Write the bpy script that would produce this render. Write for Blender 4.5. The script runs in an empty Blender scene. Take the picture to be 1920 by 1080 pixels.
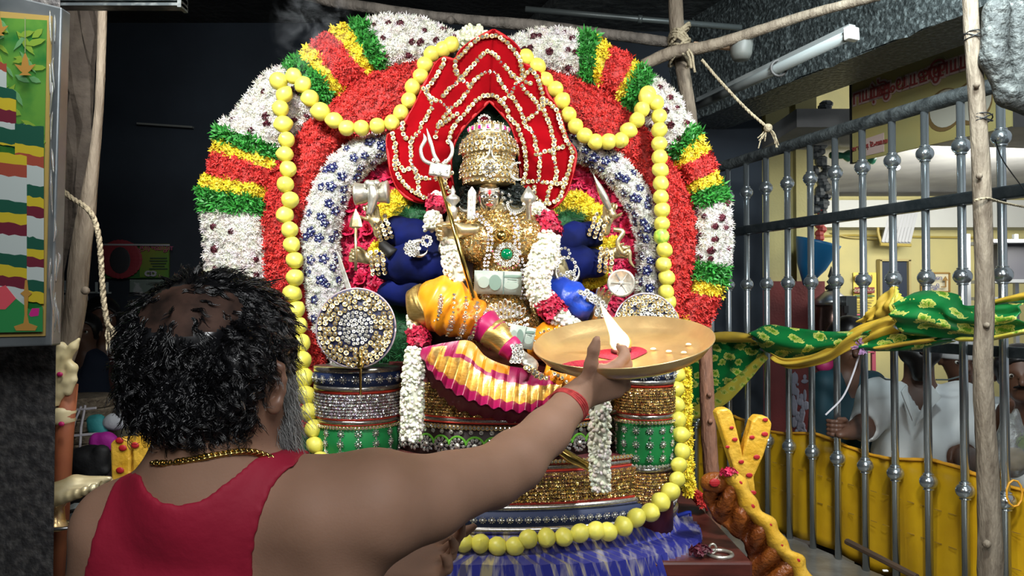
import bpy, math, random
import numpy as np
from mathutils import Vector, Matrix
rnd = random.Random(7); R = np.random.default_rng(7)
C = bpy.context.scene.collection
# ---------------------------------------------------------------- camera, world, lights, exposure
CAMH = 1.65; PITCH = math.radians(1.2); F = 1450.0
sc = bpy.context.scene
cam = bpy.data.objects.new('camera', bpy.data.cameras.new('camera')); C.objects.link(cam)
cam.location = (0, 0, CAMH); cam.rotation_euler = (math.pi/2 + PITCH, 0, 0)
cam.data.sensor_width = 36; cam.data.lens = 36*F/1920; cam.data.clip_start = .05
sc.camera = cam
sc.view_settings.view_transform = 'Standard'; sc.view_settings.look = 'None'
sc.view_settings.gamma = 1; sc.view_settings.use_curve_mapping = False; sc.view_settings.exposure = 0.45
w = bpy.data.worlds.new('hall_air'); sc.world = w; w.use_nodes = True
w.node_tree.nodes['Background'].inputs[0].default_value = (.72, .78, .84, 1)
w.node_tree.nodes['Background'].inputs[1].default_value = .3
def area(name, loc, at, power, size, col=(1, 1, 1), spread=180):
    l = bpy.data.lights.new(name, 'AREA'); l.energy = power; l.size = size; l.color = col; l.spread = math.radians(spread)
    o = bpy.data.objects.new(name, l); C.objects.link(o); o.location = loc
    o.rotation_euler = (Vector(at)-Vector(loc)).to_track_quat('-Z', 'Y').to_euler(); return o
area('flood_light_left', (-.8, 1.3, 2.8), (-.62, 2.6, 1.75), 15, .2, (1, .99, .95), 110)
area('flood_light_right', (1.0, 1.3, 2.75), (.62, 2.6, 1.7), 14.5, .2, (.97, 1, .98), 110)
area('rear_fill', (.4, -.9, 3.0), (.1, 1.8, 1.3), 44, 1.1, (.97, .99, 1))  # added fill behind the camera for the man's back, no actual fitting
area('railing_fill', (1.25, 1.9, 3.15), (2.5, 3.1, 2.0), 32, .4, (.85, .97, 1), 140)  # added fill aimed at the beam and railing to brighten them
area('far_wall_fill', (3.6, 5.6, 2.7), (3.3, 8.0, 1.2), 150, 1.2, (1, .98, .9))  # added fill that lifts the building across the aisle, no visible source
# ---------------------------------------------------------------- helpers
cp, sp = math.cos(PITCH), math.sin(PITCH)
def P(px, py, Y):
    u = (px-960)/F; v = (540-py)/F; k = Y/(cp-v*sp)
    return np.array([u*k, Y, CAMH+(sp+v*cp)*k])
def S(px, Y): return px*Y/F          # pixels -> metres at depth Y
def PL(pts, Y): return [P(a[0], a[1], a[2] if len(a) > 2 else Y) for a in pts]
def nd(nt, t, **kw):
    n = nt.nodes.new(t)
    for k, v in kw.items(): setattr(n, k, v)
    return n
MATS = {}
def mat(name, col, rough=.55, metal=0, col2=None, vs=6, bump=0, bs=60, tint=False, emis=0, sheen=0, sharp=None, sss=0, trans=0, alpha=1, spec=.5, coat=0, stretch=None, aniso=0):
    if name in MATS: return MATS[name]
    m = bpy.data.materials.new(name); m.use_nodes = True; nt = m.node_tree; b = nt.nodes['Principled BSDF']; L = nt.links.new
    c4 = lambda c: (c[0], c[1], c[2], 1)
    b.inputs['Base Color'].default_value = c4(col); b.inputs['Roughness'].default_value = rough; b.inputs['Metallic'].default_value = metal
    b.inputs['Specular IOR Level'].default_value = spec
    tc = nd(nt, 'ShaderNodeTexCoord'); src = tc.outputs['Object']
    if stretch:
        mp = nd(nt, 'ShaderNodeMapping'); mp.inputs['Scale'].default_value = stretch; L(src, mp.inputs[0]); src = mp.outputs[0]
    out = None
    if col2 is not None:
        n = nd(nt, 'ShaderNodeTexNoise'); n.inputs['Scale'].default_value = vs; n.inputs['Detail'].default_value = 6; L(src, n.inputs[0])
        r = nd(nt, 'ShaderNodeValToRGB'); lo, hi = sharp or (.35, .65)
        r.color_ramp.elements[0].position = lo; r.color_ramp.elements[1].position = hi
        r.color_ramp.elements[0].color = c4(col); r.color_ramp.elements[1].color = c4(col2); L(n.outputs[0], r.inputs[0]); out = r.outputs[0]
    if tint:
        a = nd(nt, 'ShaderNodeAttribute', attribute_name='tint'); mx = nd(nt, 'ShaderNodeMix', data_type='RGBA', blend_type='MULTIPLY')
        mx.inputs[0].default_value = 1; mx.inputs[6].default_value = c4(col); L(a.outputs[0], mx.inputs[7])
        if out: L(out, mx.inputs[6])
        out = mx.outputs[2]
    if out: L(out, b.inputs['Base Color'])
    if bump:
        n = nd(nt, 'ShaderNodeTexNoise'); n.inputs['Scale'].default_value = bs; n.inputs['Detail'].default_value = 5; L(src, n.inputs[0])
        bp = nd(nt, 'ShaderNodeBump'); bp.inputs['Strength'].default_value = bump; bp.inputs['Distance'].default_value = .02
        L(n.outputs[0], bp.inputs['Height']); L(bp.outputs[0], b.inputs['Normal'])
    if emis: b.inputs['Emission Color'].default_value = c4(col); b.inputs['Emission Strength'].default_value = emis
    if sheen: b.inputs['Sheen Weight'].default_value = sheen*.12; b.inputs['Sheen Tint'].default_value = c4(tuple(min(1, x*1.5+.1) for x in col))
    if sss: b.inputs['Subsurface Weight'].default_value = sss; b.inputs['Subsurface Radius'].default_value = (.02, .008, .004); b.inputs['Subsurface Scale'].default_value = .3
    if trans: b.inputs['Transmission Weight'].default_value = trans
    if coat: b.inputs['Coat Weight'].default_value = coat
    if alpha < 1: b.inputs['Alpha'].default_value = alpha
    if aniso: b.inputs['Anisotropic'].default_value = aniso
    MATS[name] = m; return m
def tagit(o, label=None, cat=None, group=None, kind=None):
    if label: o['label'] = label
    if cat: o['category'] = cat
    if group: o['group'] = group
    if kind: o['kind'] = kind
    return o
def thing(name, label, cat, loc=(0, 0, 0), group=None):
    o = bpy.data.objects.new(name, None); C.objects.link(o); o.empty_display_size = .05
    o.location = tuple(float(x) for x in loc); return tagit(o, label, cat, group)
WORLD = {}
def link(name, me, parent=None, loc=None, rot=None, scale=None):
    """link a mesh object; loc is a world position, the parent has translation only"""
    o = bpy.data.objects.new(name, me); C.objects.link(o)
    wl = Vector([float(x) for x in loc]) if loc is not None else Vector((0, 0, 0))
    if parent is not None:
        o.parent = parent; pw = WORLD.get(parent.name, Vector(parent.location) if parent.type == 'EMPTY' else Vector((0, 0, 0)))
        o.location = wl-pw
    else: o.location = wl
    WORLD[o.name] = wl
    if rot is not None:
        o.rotation_mode = 'QUATERNION' if len(rot) == 4 else 'XYZ'
        if len(rot) == 4: o.rotation_quaternion = rot
        else: o.rotation_euler = rot
    if scale is not None: o.scale = scale if hasattr(scale, '__len__') else (scale,)*3
    return o
def npmesh(name, V, Fc, mats, smooth=True, tint=None, midx=None):
    """V (n,3), Fc (m,k) uniform faces or list of such arrays"""
    me = bpy.data.meshes.new(name); Fs = Fc if isinstance(Fc, list) else [Fc]; Fs = [f for f in Fs if len(f)]
    V = np.asarray(V, np.float32); me.vertices.add(len(V)); me.vertices.foreach_set('co', V.ravel())
    loops = np.concatenate([f.ravel() for f in Fs]).astype(np.int32); sizes = np.concatenate([np.full(len(f), f.shape[1]) for f in Fs])
    me.loops.add(len(loops)); me.loops.foreach_set('vertex_index', loops)
    st = np.concatenate([[0], np.cumsum(sizes)[:-1]]).astype(np.int32)
    me.polygons.add(len(sizes)); me.polygons.foreach_set('loop_start', st)
    me.polygons.foreach_set('use_smooth', np.full(len(sizes), smooth))
    for m in (mats if isinstance(mats, (list, tuple)) else [mats]): me.materials.append(m)
    if midx is not None: me.polygons.foreach_set('material_index', np.asarray(midx, np.int32))
    if tint is not None:
        a = me.attributes.new('tint', 'FLOAT_COLOR', 'POINT'); a.data.foreach_set('color', np.asarray(tint, np.float32).ravel())
    me.update(calc_edges=True); me.validate(); return me
def npobj(name, V, Fc, mats, parent=None, center=False, **kw):
    V = np.asarray(V, np.float64); c = None
    if center or parent is None: c = V.mean(0); V = V-c
    return link(name, npmesh(name, V, Fc, mats, **kw), parent, c)
def norm(v): v = np.asarray(v, float); return v/(np.linalg.norm(v)+1e-12)
def frame(d):
    d = norm(d); a = np.array([0, 0, 1.]) if abs(d[2]) < .9 else np.array([1., 0, 0]); x = norm(np.cross(a, d)); return x, np.cross(d, x), d
def spline(pts, n):
    p = np.array(pts, float)
    if len(p) < 3: return np.array([p[0]+(p[-1]-p[0])*t for t in np.linspace(0, 1, n)])
    q = np.vstack([2*p[0]-p[1], p, 2*p[-1]-p[-2]]); L = np.concatenate([[0], np.cumsum(np.linalg.norm(np.diff(p[:, :3], axis=0), axis=1))]); L /= L[-1]
    out = []
    for t in np.linspace(0, 1, n):
        i = min(int(np.searchsorted(L, t, 'right'))-1, len(p)-2); i = max(i, 0); s = (t-L[i])/(L[i+1]-L[i]+1e-12)
        a, b, c, d = q[i], q[i+1], q[i+2], q[i+3]
        out.append(.5*((2*b)+(-a+c)*s+(2*a-5*b+4*c-d)*s*s+(-a+3*b-3*c+d)*s**3))
    return np.array(out)
class MB:
    def __init__(s): s.v = []; s.f = []; s.m = []; s.mi = 0
    def add(s, vs, fs):
        o = len(s.v); s.v += [tuple(map(float, x)) for x in vs]; s.f += [tuple(o+i for i in f) for f in fs]; s.m += [s.mi]*len(fs); return s
    def box(s, c, d, ax=None, taper=1):
        ax = ax or (np.array([1, 0, 0.]), np.array([0, 1., 0]), np.array([0, 0, 1.])); c = np.array(c, float); vs = []
        for z in (-1, 1):
            for x, y in ((-1, -1), (1, -1), (1, 1), (-1, 1)):
                k = taper if z > 0 else 1; vs.append(c+ax[0]*x*d[0]/2*k+ax[1]*y*d[1]/2*k+ax[2]*z*d[2]/2)
        return s.add(vs, [(3, 2, 1, 0), (4, 5, 6, 7), (0, 1, 5, 4), (1, 2, 6, 5), (2, 3, 7, 6), (3, 0, 4, 7)])
    def bar(s, a, b, w, h):      # box between two points
        a = np.array(a, float); b = np.array(b, float); x, y, d = frame(b-a); return s.box((a+b)/2, (w, h, np.linalg.norm(b-a)), (x, y, d))
    def tube(s, pts, r, n=8, sm=0, cap=True, flat=1, up=None, wob=0):
        p = np.array(pts, float); rr = np.array(r if hasattr(r, '__len__') else [r]*len(p), float)
        if sm: q = spline(np.hstack([p, rr[:, None]]), sm); p = q[:, :3]; rr = np.abs(q[:, 3])
        vs = []; fx = None
        for i in range(len(p)):
            d = norm(p[min(i+1, len(p)-1)]-p[max(i-1, 0)])
            if fx is None: fx = frame(d)[0] if up is None else norm(np.cross(up, d))
            fx = norm(fx-d*np.dot(fx, d)); fy = np.cross(d, fx)
            for k in range(n):
                a = 2*math.pi*k/n; q = rr[i]*(1+wob*(rnd.random()-.5)); vs.append(p[i]+fx*math.cos(a)*q+fy*math.sin(a)*q*flat)
        fs = [(i*n+k, i*n+(k+1) % n, (i+1)*n+(k+1) % n, (i+1)*n+k) for i in range(len(p)-1) for k in range(n)]
        if cap: fs += [tuple(range(n-1, -1, -1)), tuple(range((len(p)-1)*n, len(p)*n))]
        return s.add(vs, fs)
    def lathe(s, prof, c=(0, 0, 0), ax=(0, 0, 1), n=24, sx=1, sy=1):
        x, y, d = frame(ax); x, y = (np.array([1., 0, 0]), np.array([0, 1., 0])) if abs(d[2]) > .999 else (x, y); c = np.array(c, float); vs = []
        for r, z in prof:
            for k in range(n):
                a = 2*math.pi*k/n; vs.append(c+x*r*math.cos(a)*sx+y*r*math.sin(a)*sy+d*z)
        m = len(prof); fs = [(i*n+k, i*n+(k+1) % n, (i+1)*n+(k+1) % n, (i+1)*n+k) for i in range(m-1) for k in range(n)]
        fs += [tuple(range(n-1, -1, -1)), tuple(range((m-1)*n, m*n))]; return s.add(vs, fs)
    def ell(s, c, r, ax=None, n=12, m=7):
        r = r if hasattr(r, '__len__') else (r, r, r); ax = ax or (np.array([1, 0, 0.]), np.array([0, 1., 0]), np.array([0, 0, 1.])); c = np.array(c, float); vs = []; fs = []
        for i in range(m+1):
            t = math.pi*i/m; t = min(max(t, .02), math.pi-.02)
            for k in range(n):
                a = 2*math.pi*k/n; vs.append(c+ax[0]*r[0]*math.sin(t)*math.cos(a)+ax[1]*r[1]*math.sin(t)*math.sin(a)-ax[2]*r[2]*math.cos(t))
        fs = [(i*n+k, i*n+(k+1) % n, (i+1)*n+(k+1) % n, (i+1)*n+k) for i in range(m) for k in range(n)]
        return s.add(vs, fs+[tuple(range(n-1, -1, -1)), tuple(range(m*n, (m+1)*n))])
    def slab(s, pts, th, dirv=(0, 1, 0)):     # polygon extruded by th along dirv
        p = [np.array(q, float) for q in pts]; d = norm(dirv)*th; n = len(p)
        return s.add(p+[q+d for q in p], [tuple(range(n)), tuple(range(2*n-1, n-1, -1))]+[(i, i+n, (i+1) % n+n, (i+1) % n) for i in range(n)])
    def sheet(s, rows):       # grid of points
        r = [list(x) for x in rows]; n = len(r[0]); return s.add([q for x in r for q in x], [(i*n+k, i*n+k+1, (i+1)*n+k+1, (i+1)*n+k) for i in range(len(r)-1) for k in range(n-1)])
    def mesh(s, name, mats, smooth=False):
        me = bpy.data.meshes.new(name); me.from_pydata(s.v, [], s.f)
        for m in (mats if isinstance(mats, (list, tuple)) else [mats]): me.materials.append(m)
        me.polygons.foreach_set('material_index', s.m)
        if smooth: me.polygons.foreach_set('use_smooth', [True]*len(s.f))
        me.update(); return me
    def obj(s, name, mats, parent=None, smooth=False, label=None, cat=None, group=None, kind=None, bevel=0, thick=0, sub=0):
        c = None
        if parent is None:
            a = np.array(s.v); c = (a.min(0)+a.max(0))/2; s.v = [tuple(x) for x in a-c]
        o = link(name, s.mesh(name, mats, smooth), parent, c)
        if thick: m = o.modifiers.new('t', 'SOLIDIFY'); m.thickness = thick; m.offset = 0
        if bevel: m = o.modifiers.new('b', 'BEVEL'); m.width = bevel; m.segments = 2; m.limit_method = 'ANGLE'
        if sub: m = o.modifiers.new('s', 'SUBSURF'); m.levels = sub; m.render_levels = sub
        return tagit(o, label, cat, group, kind)
# ---- signed-distance bodies, polygonised with surface nets (one continuous skin)
class SDF:
    def __init__(s, lo, hi, h):
        s.h = h; s.lo = np.array(lo, float); s.n = np.ceil((np.array(hi)-s.lo)/h).astype(int)+1; s.v = np.full(s.n, 9., np.float32)
    def block(s, lo, hi):
        a = np.clip(np.floor((lo-s.lo)/s.h).astype(int), 0, s.n-1); b = np.clip(np.ceil((hi-s.lo)/s.h).astype(int)+1, 1, s.n)
        sl = tuple(slice(a[i], max(b[i], a[i]+1)) for i in range(3)); g = [s.lo[i]+s.h*np.arange(sl[i].start, sl[i].stop) for i in range(3)]
        return sl, g[0][:, None, None], g[1][None, :, None], g[2][None, None, :]
    def put(s, sl, d, k, op):
        a = s.v[sl]
        if op < 0: d = -d; h = np.maximum(k-np.abs(a-d), 0)/max(k, 1e-9); s.v[sl] = np.maximum(a, d)+h*h*k*.25
        else: h = np.maximum(k-np.abs(a-d), 0)/max(k, 1e-9); s.v[sl] = np.minimum(a, d)-h*h*k*.25
    def cap(s, a, b, ra, rb=None, k=.02, op=1, sc=(1, 1, 1)):
        a = np.array(a, float); b = np.array(b, float); rb = ra if rb is None else rb; m = max(ra, rb)*max(1/min(sc), 1)+k+s.h*2
        sl, x, y, z = s.block(np.minimum(a, b)-m, np.maximum(a, b)+m); d = b-a; L = max((d*d).sum(), 1e-12)
        t = np.clip(((x-a[0])*d[0]+(y-a[1])*d[1]+(z-a[2])*d[2])/L, 0, 1)
        e = np.sqrt(((x-a[0]-d[0]*t)*sc[0])**2+((y-a[1]-d[1]*t)*sc[1])**2+((z-a[2]-d[2]*t)*sc[2])**2)-(ra+(rb-ra)*t)
        s.put(sl, e.astype(np.float32), k, op); return s
    def chain(s, pts, rs, k=.02, op=1):
        for i in range(len(pts)-1): s.cap(pts[i], pts[i+1], rs[i], rs[i+1], k if i == 0 else min(k, .012), op)
        return s
    def ell(s, c, r, ax=None, k=.02, op=1):
        c = np.array(c, float); r = np.array(r, float); m = r.max()+k+s.h*2; sl, x, y, z = s.block(c-m, c+m)
        ax = ax or ((1, 0, 0), (0, 1, 0), (0, 0, 1)); q = [((x-c[0])*a[0]+(y-c[1])*a[1]+(z-c[2])*a[2])/r[i] for i, a in enumerate(ax)]
        k0 = np.sqrt(q[0]**2+q[1]**2+q[2]**2); k1 = np.sqrt((q[0]/r[0])**2+(q[1]/r[1])**2+(q[2]/r[2])**2)+1e-9
        s.put(sl, (k0*(k0-1)/k1).astype(np.float32), k, op); return s
    def net(s, iso=0):
        v = s.v-iso; ins = v < 0; c = np.zeros(v.shape, np.int8)[:-1, :-1, :-1]
        cnt = sum(ins[a:a+c.shape[0], b:b+c.shape[1], d:d+c.shape[2]].astype(np.int8) for a in (0, 1) for b in (0, 1) for d in (0, 1))
        act = (cnt > 0) & (cnt < 8); I = np.argwhere(act); idx = np.full(act.shape, -1, np.int32); idx[act] = np.arange(len(I))
        pos = np.zeros((len(I), 3)); n = np.zeros(len(I))
        for ax in range(3):
            o1, o2 = [q for q in range(3) if q != ax]
            for a in (0, 1):
                for b in (0, 1):
                    J = I.copy(); J[:, o1] += a; J[:, o2] += b; K = J.copy(); K[:, ax] += 1
                    u = v[J[:, 0], J[:, 1], J[:, 2]]; w_ = v[K[:, 0], K[:, 1], K[:, 2]]; m = (u < 0) != (w_ < 0)
                    t = np.where(m, u/np.where(m, u-w_, 1), 0); q = J.astype(float); q[:, ax] += t; pos[m] += q[m]; n[m] += 1
        V = s.lo+s.h*pos/n[:, None]; Q = []
        for ax in range(3):
            o1, o2 = (ax+1) % 3, (ax+2) % 3
            sh = [slice(None)]*3; sh[ax] = slice(0, -1); sh2 = [slice(None)]*3; sh2[ax] = slice(1, None)
            A = ins[tuple(sh)]; B = ins[tuple(sh2)]; E = np.argwhere(A != B)
            E = E[(E[:, o1] > 0) & (E[:, o2] > 0) & (E[:, o1] < s.n[o1]-1) & (E[:, o2] < s.n[o2]-1)]
            if not len(E): continue
            fl = A[E[:, 0], E[:, 1], E[:, 2]]
            def g(da, db): J = E.copy(); J[:, o1] -= da; J[:, o2] -= db; return idx[J[:, 0], J[:, 1], J[:, 2]]
            q = np.stack([g(1, 1), g(0, 1), g(0, 0), g(1, 0)], 1); q[~fl] = q[~fl][:, ::-1]; Q.append(q)
        return V, np.concatenate(Q)
    def copy(s): o = SDF.__new__(SDF); o.h = s.h; o.lo = s.lo; o.n = s.n; o.v = s.v.copy(); return o
    def obj(s, name, mats, parent=None, iso=0, fm=None, relax=0, **kw):
        V, Q = s.net(iso)
        for _ in range(relax):
            acc = np.zeros_like(V); n = np.zeros(len(V))
            for a, b in ((0, 1), (1, 2), (2, 3), (3, 0)):
                np.add.at(acc, Q[:, a], V[Q[:, b]]); np.add.at(acc, Q[:, b], V[Q[:, a]]); np.add.at(n, Q[:, a], 1); np.add.at(n, Q[:, b], 1)
            V = V*.5+.5*acc/np.maximum(n, 1)[:, None]
        mi = fm(V[Q].mean(1)) if fm else None
        return tagit(npobj(name, V, Q, mats, parent, midx=mi), **kw)
# ---- scattering thousands of florets into one real mesh
def rotmats(N, spin=None):
    N = N/np.linalg.norm(N, axis=1)[:, None]; a = np.where(np.abs(N[:, 2:3]) < .9, [[0, 0, 1.]], [[1., 0, 0]])
    x = np.cross(a, N); x /= np.linalg.norm(x, axis=1)[:, None]; y = np.cross(N, x)
    th = R.random(len(N))*2*np.pi if spin is None else spin; c, s_ = np.cos(th)[:, None], np.sin(th)[:, None]
    return np.stack([x*c+y*s_, -x*s_+y*c, N], 2)
def scatter(protos, pos, nrm, size, jit=.35, tilt=.5, tintr=(.75, 1.1), tcol=None):
    N = nrm+R.normal(0, tilt, nrm.shape); M = rotmats(N); sz = size*(1+jit*(R.random(len(pos))-.5)*2); VV = []; FF = []; TT = []; off = 0
    which = R.integers(0, len(protos), len(pos))
    for k, (pv, pf) in enumerate(protos):
        s_ = which == k; m = s_.sum()
        if not m: continue
        V = np.einsum('nij,vj->nvi', M[s_], pv)*sz[s_][:, None, None]+pos[s_][:, None]
        Fq = pf[None]+(np.arange(m)*len(pv))[:, None, None]+off; off += m*len(pv)
        t = R.uniform(tintr[0], tintr[1], (m, 1, 1))*np.ones((m, len(pv), 1)); t = np.concatenate([t, t*R.uniform(.85, 1.1, (m, 1, 1)), t*R.uniform(.85, 1.1, (m, 1, 1)), np.ones_like(t)], 2)
        VV.append(V.reshape(-1, 3)); FF.append(Fq.reshape(-1, pf.shape[1])); TT.append(t.reshape(-1, 4))
    return np.concatenate(VV), np.concatenate(FF), np.concatenate(TT)
def star(n, w_, lift, curl, jitter=.2, seed=0):
    g = np.random.default_rng(seed); V = [[0, 0, 0]]; Fc = []
    for k in range(n):
        a = 2*np.pi*(k+g.uniform(-jitter, jitter))/n; l = g.uniform(.8, 1.1); c, s_ = math.cos(a), math.sin(a); i = len(V); up = lift*g.uniform(.6, 1.4)
        V += [[c*.5*l-s_*w_, s_*.5*l+c*w_, up*.55], [c*.5*l+s_*w_, s_*.5*l-c*w_, up*.55], [c*l, s_*l, up*(1-curl)]]
        Fc += [(0, i+1, i, 0), (i, i+1, i+2, i)]
    return np.array(V, float), np.array([f[:3] for f in Fc])
STAR_RED = [star(5, .19, .75, .25, seed=i) for i in range(4)]
STAR_WHITE = [star(7, .1, .75, .1, seed=10+i) for i in range(4)]
STAR_YEL = [star(6, .2, .7, .2, seed=20+i) for i in range(4)]
STAR_GREEN = [star(5, .22, .9, -.2, .45, seed=30+i) for i in range(5)]
BLADE = [star(3, .05, 1.2, -.2, .5, seed=40+i) for i in range(4)]
STAR_ROSE = [star(4, .38, .55, .6, .3, seed=50+i) for i in range(4)]
def octa(rx=.5, rz=.7):
    V = [[rx, 0, 0], [0, rx, 0], [-rx, 0, 0], [0, -rx, 0], [0, 0, rz], [0, 0, -rz]]; Fc = [(0, 1, 4), (1, 2, 4), (2, 3, 4), (3, 0, 4), (1, 0, 5), (2, 1, 5), (3, 2, 5), (0, 3, 5)]
    return np.array(V, float), np.array(Fc)
def ball6(rx=.5, rz=.7, n=7):
    V = []; Fc = []; T = (.35, .9, 1.5, 2.2, 2.85)
    for t in T: V += [[rx*math.sin(t)*math.cos(2*math.pi*k/n), rx*math.sin(t)*math.sin(2*math.pi*k/n), rz*math.cos(t)] for k in range(n)]
    V += [[0, 0, rz], [0, 0, -rz]]
    for i in range(4):
        for k in range(n): a, b = i*n+k, i*n+(k+1) % n; Fc += [(a, a+n, b), (b, a+n, b+n)]
    for k in range(n): Fc += [(len(V)-2, k, (k+1) % n), (len(V)-1, 4*n+(k+1) % n, 4*n+k)]
    return np.array(V, float), np.array(Fc)
def strip(A, B, Y, n=40, m=10, bulge=.05, YB=None):
    """ruled, bulging surface between two pixel polylines; returns grid (n,m,3), normals"""
    a = spline([list(p)+([Y] if len(p) < 3 else []) for p in A], n); b = spline([list(p)+([Y if YB is None else YB] if len(p) < 3 else []) for p in B], n)
    G = np.zeros((n, m, 3))
    for i in range(n):
        for j in range(m):
            t = j/(m-1); q = a[i]*(1-t)+b[i]*t; G[i, j] = P(q[0], q[1], q[2]-bulge*math.sin(math.pi*min(max(t, .0), 1))**.7)
    return G
def gnormals(G):
    du = np.gradient(G, axis=0); dv = np.gradient(G, axis=1); N = np.cross(du, dv); N /= np.linalg.norm(N, axis=2)[:, :, None]+1e-9
    N[N[:, :, 1] > 0] *= -1; return N
def sample(G, count):
    """area-weighted random points on the grid surface"""
    N = gnormals(G); n, m = G.shape[:2]; A = np.linalg.norm(np.cross(G[1:, :-1]-G[:-1, :-1], G[:-1, 1:]-G[:-1, :-1]), axis=2)
    c = R.choice(A.size, count, p=(A/A.sum()).ravel()); i, j = c//(m-1), c % (m-1); u, v = R.random(count)[:, None], R.random(count)[:, None]
    f = lambda X: X[i, j]*(1-u)*(1-v)+X[i+1, j]*u*(1-v)+X[i, j+1]*(1-u)*v+X[i+1, j+1]*u*v
    return f(G), f(N), A.sum()
def flowers(name, G, protos, size, m, parent, dens=2.2, lift=.006, tintr=(.78, 1.1), tilt=.55, base=None, holes=None, back=.05, kind='stuff', label=None):
    """a padded bed (its own back and rim) plus florets over it, one mesh"""
    area_ = sample(G, 4)[2]; cnt = int(dens*area_/(size*size)); p, n_, _ = sample(G, cnt)
    if holes is not None:
        k = np.ones(len(p), bool)
        for h, r in holes: k &= np.linalg.norm(p-h, axis=1) > r
        p, n_ = p[k], n_[k]
    p = p+n_*(lift*(R.random((len(p), 1))-.2)); V, Fc, T = scatter(protos, p, n_, size*.75, tilt=tilt, tintr=tintr)
    a, b = G.shape[:2]; g = G.reshape(-1, 3); gb = g.copy(); gb[:, 1] = G[:, :, 1].max()+back; off = len(V)
    ids = np.arange(a*b).reshape(a, b)+off; q = np.stack([ids[:-1, :-1], ids[1:, :-1], ids[1:, 1:], ids[:-1, 1:]], 2).reshape(-1, 4); q2 = q+a*b
    rim = np.concatenate([ids[0], ids[1:, -1], ids[-1, -2::-1], ids[-2::-1, 0]]); r4 = np.stack([rim[:-1], rim[1:], rim[1:]+a*b, rim[:-1]+a*b], 1)
    V = np.concatenate([V, g, gb]); T = np.concatenate([T, np.tile([[.55, .55, .55, 1]], (2*a*b, 1))])  # bed tinted darker than its florets: painted shade in the gaps
    return tagit(npobj(name, V, [Fc, np.concatenate([q, q2, r4])], m, parent, tint=T, smooth=False), kind=kind, label=label)
# ================================================================ setting
M_granite = mat('dark_granite', (.028, .027, .028), .5, col2=(.09, .085, .08), vs=55, bump=.5, bs=40, sharp=(.45, .75))
M_black = mat('blackened_wall', (.006, .011, .020), .75, col2=(.018, .028, .042), vs=1.2, bump=.15, bs=9)
M_hacked = mat('hacked_granite', (.055, .065, .065), .38, col2=(.24, .28, .28), vs=48, bump=.9, bs=38, sharp=(.48, .72))
M_yellowwall = mat('yellow_distemper', (.52, .46, .2), .8, col2=(.44, .40, .19), vs=2.5, bump=.08)
M_dado = mat('oxide_red_paint', (.16, .018, .016), .6, col2=(.10, .012, .012), vs=3, bump=.1)
M_slab = mat('wet_stone', (.13, .12, .105), .22, col2=(.24, .23, .21), vs=5, bump=.2, bs=14, sharp=(.4, .75))
M_floor = mat('dark_floor', (.05, .045, .04), .5, col2=(.09, .08, .07), vs=6)
M_ceil = mat('sooty_ceiling', (.012, .013, .014), .8, col2=(.035, .037, .038), vs=3, bump=.6, bs=22)
M_plaster = mat('old_brown_plaster', (.038, .028, .02), .85, col2=(.10, .08, .06), vs=7, bump=.8, bs=16, sharp=(.5, .7))
def struct(name, mb, m, label=None, **kw): return mb.obj(name, m, kind='structure', label=label, **kw)
FD = norm((-.365, 1, 0)); FN = np.array([FD[1], -FD[0], 0])   # fence direction and its outward side normal
def FP(Y, h, A=3.0): return np.array([A-.365*Y, Y, CAMH+h])
def YF(px, A=3.0): return 1450*A/(px-430)
def PF(px, py, A=3.0): return P(px, py, YF(px, A))
AX = (FN, FD, np.array([0, 0, 1.]))
struct('floor', MB().box((1, 4, -.05), (12, 14, .1)), M_floor, 'dark stone floor of the hall')
struct('ceiling', MB().box((-.6, 2.2, 3.62), (5.6, 7.6, .1)), M_ceil, 'sooty dark stone ceiling')
struct('wall_back', MB().box((-1.35, 5.3, 1.8), (6.1, .12, 3.7)), M_black, 'blackened blue-dark wall behind the arch')
struct('wall_left', MB().box((-3.4, 2.2, 1.8), (.12, 6.4, 3.7)), M_black)
struct('wall_rear', MB().box((0, -1.7, 1.8), (7, .12, 3.7)), M_plaster)
# granite beam over the fence, running with it
def along(A0, A1, Y0, Y1, h0, h1):
    c = (FP(Y0, 0, (A0+A1)/2)+FP(Y1, 0, (A0+A1)/2))/2; L = np.linalg.norm(FP(Y0, 0)-FP(Y1, 0)); c[2] = CAMH+(h0+h1)/2
    return c, ((A1-A0)*FN[0], L, h1-h0)
c, d = along(3.0, 3.36, .4, 5.4, 1.19, 1.95); mb = MB()
n = 70; m = 14; rows = []
for i in range(n+1):      # rough-hacked front face with real relief
    Y = .4+5.0*i/n; rows.append([FP(Y, 1.19+.8*j/m, 3.0)-FN*(rnd.uniform(0, .012)+(.016 if j in (7, 10) else 0))+np.array([0, 0, rnd.uniform(-.008, .006) if j == 0 else 0]) for j in range(m+1)])
mb.sheet(rows); mb.box(c, d, AX); struct('trim_1', mb, M_hacked, 'rough hacked granite beam above the railing')
c, d = along(2.0, 3.0, .4, 5.4, 1.86, 1.98); struct('trim_2', MB().box(c, d, AX), mat('beam_soffit', (.05, .055, .055), .6, col2=(.10, .11, .11), vs=9, bump=.8, bs=18), 'grey stone ceiling slab beside the beam')
# stone plinth the railing stands on
c, d = along(1.3, 3.02, .7, 4.9, -1.4, -1.25); struct('trim_3', MB().box(c, d, AX), M_slab, 'wet grey stone ledge below the railing')
c, d = along(1.42, 2.98, .7, 4.9, -1.65, -1.4); struct('trim_4', MB().box(c, d, AX), M_granite)
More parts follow.
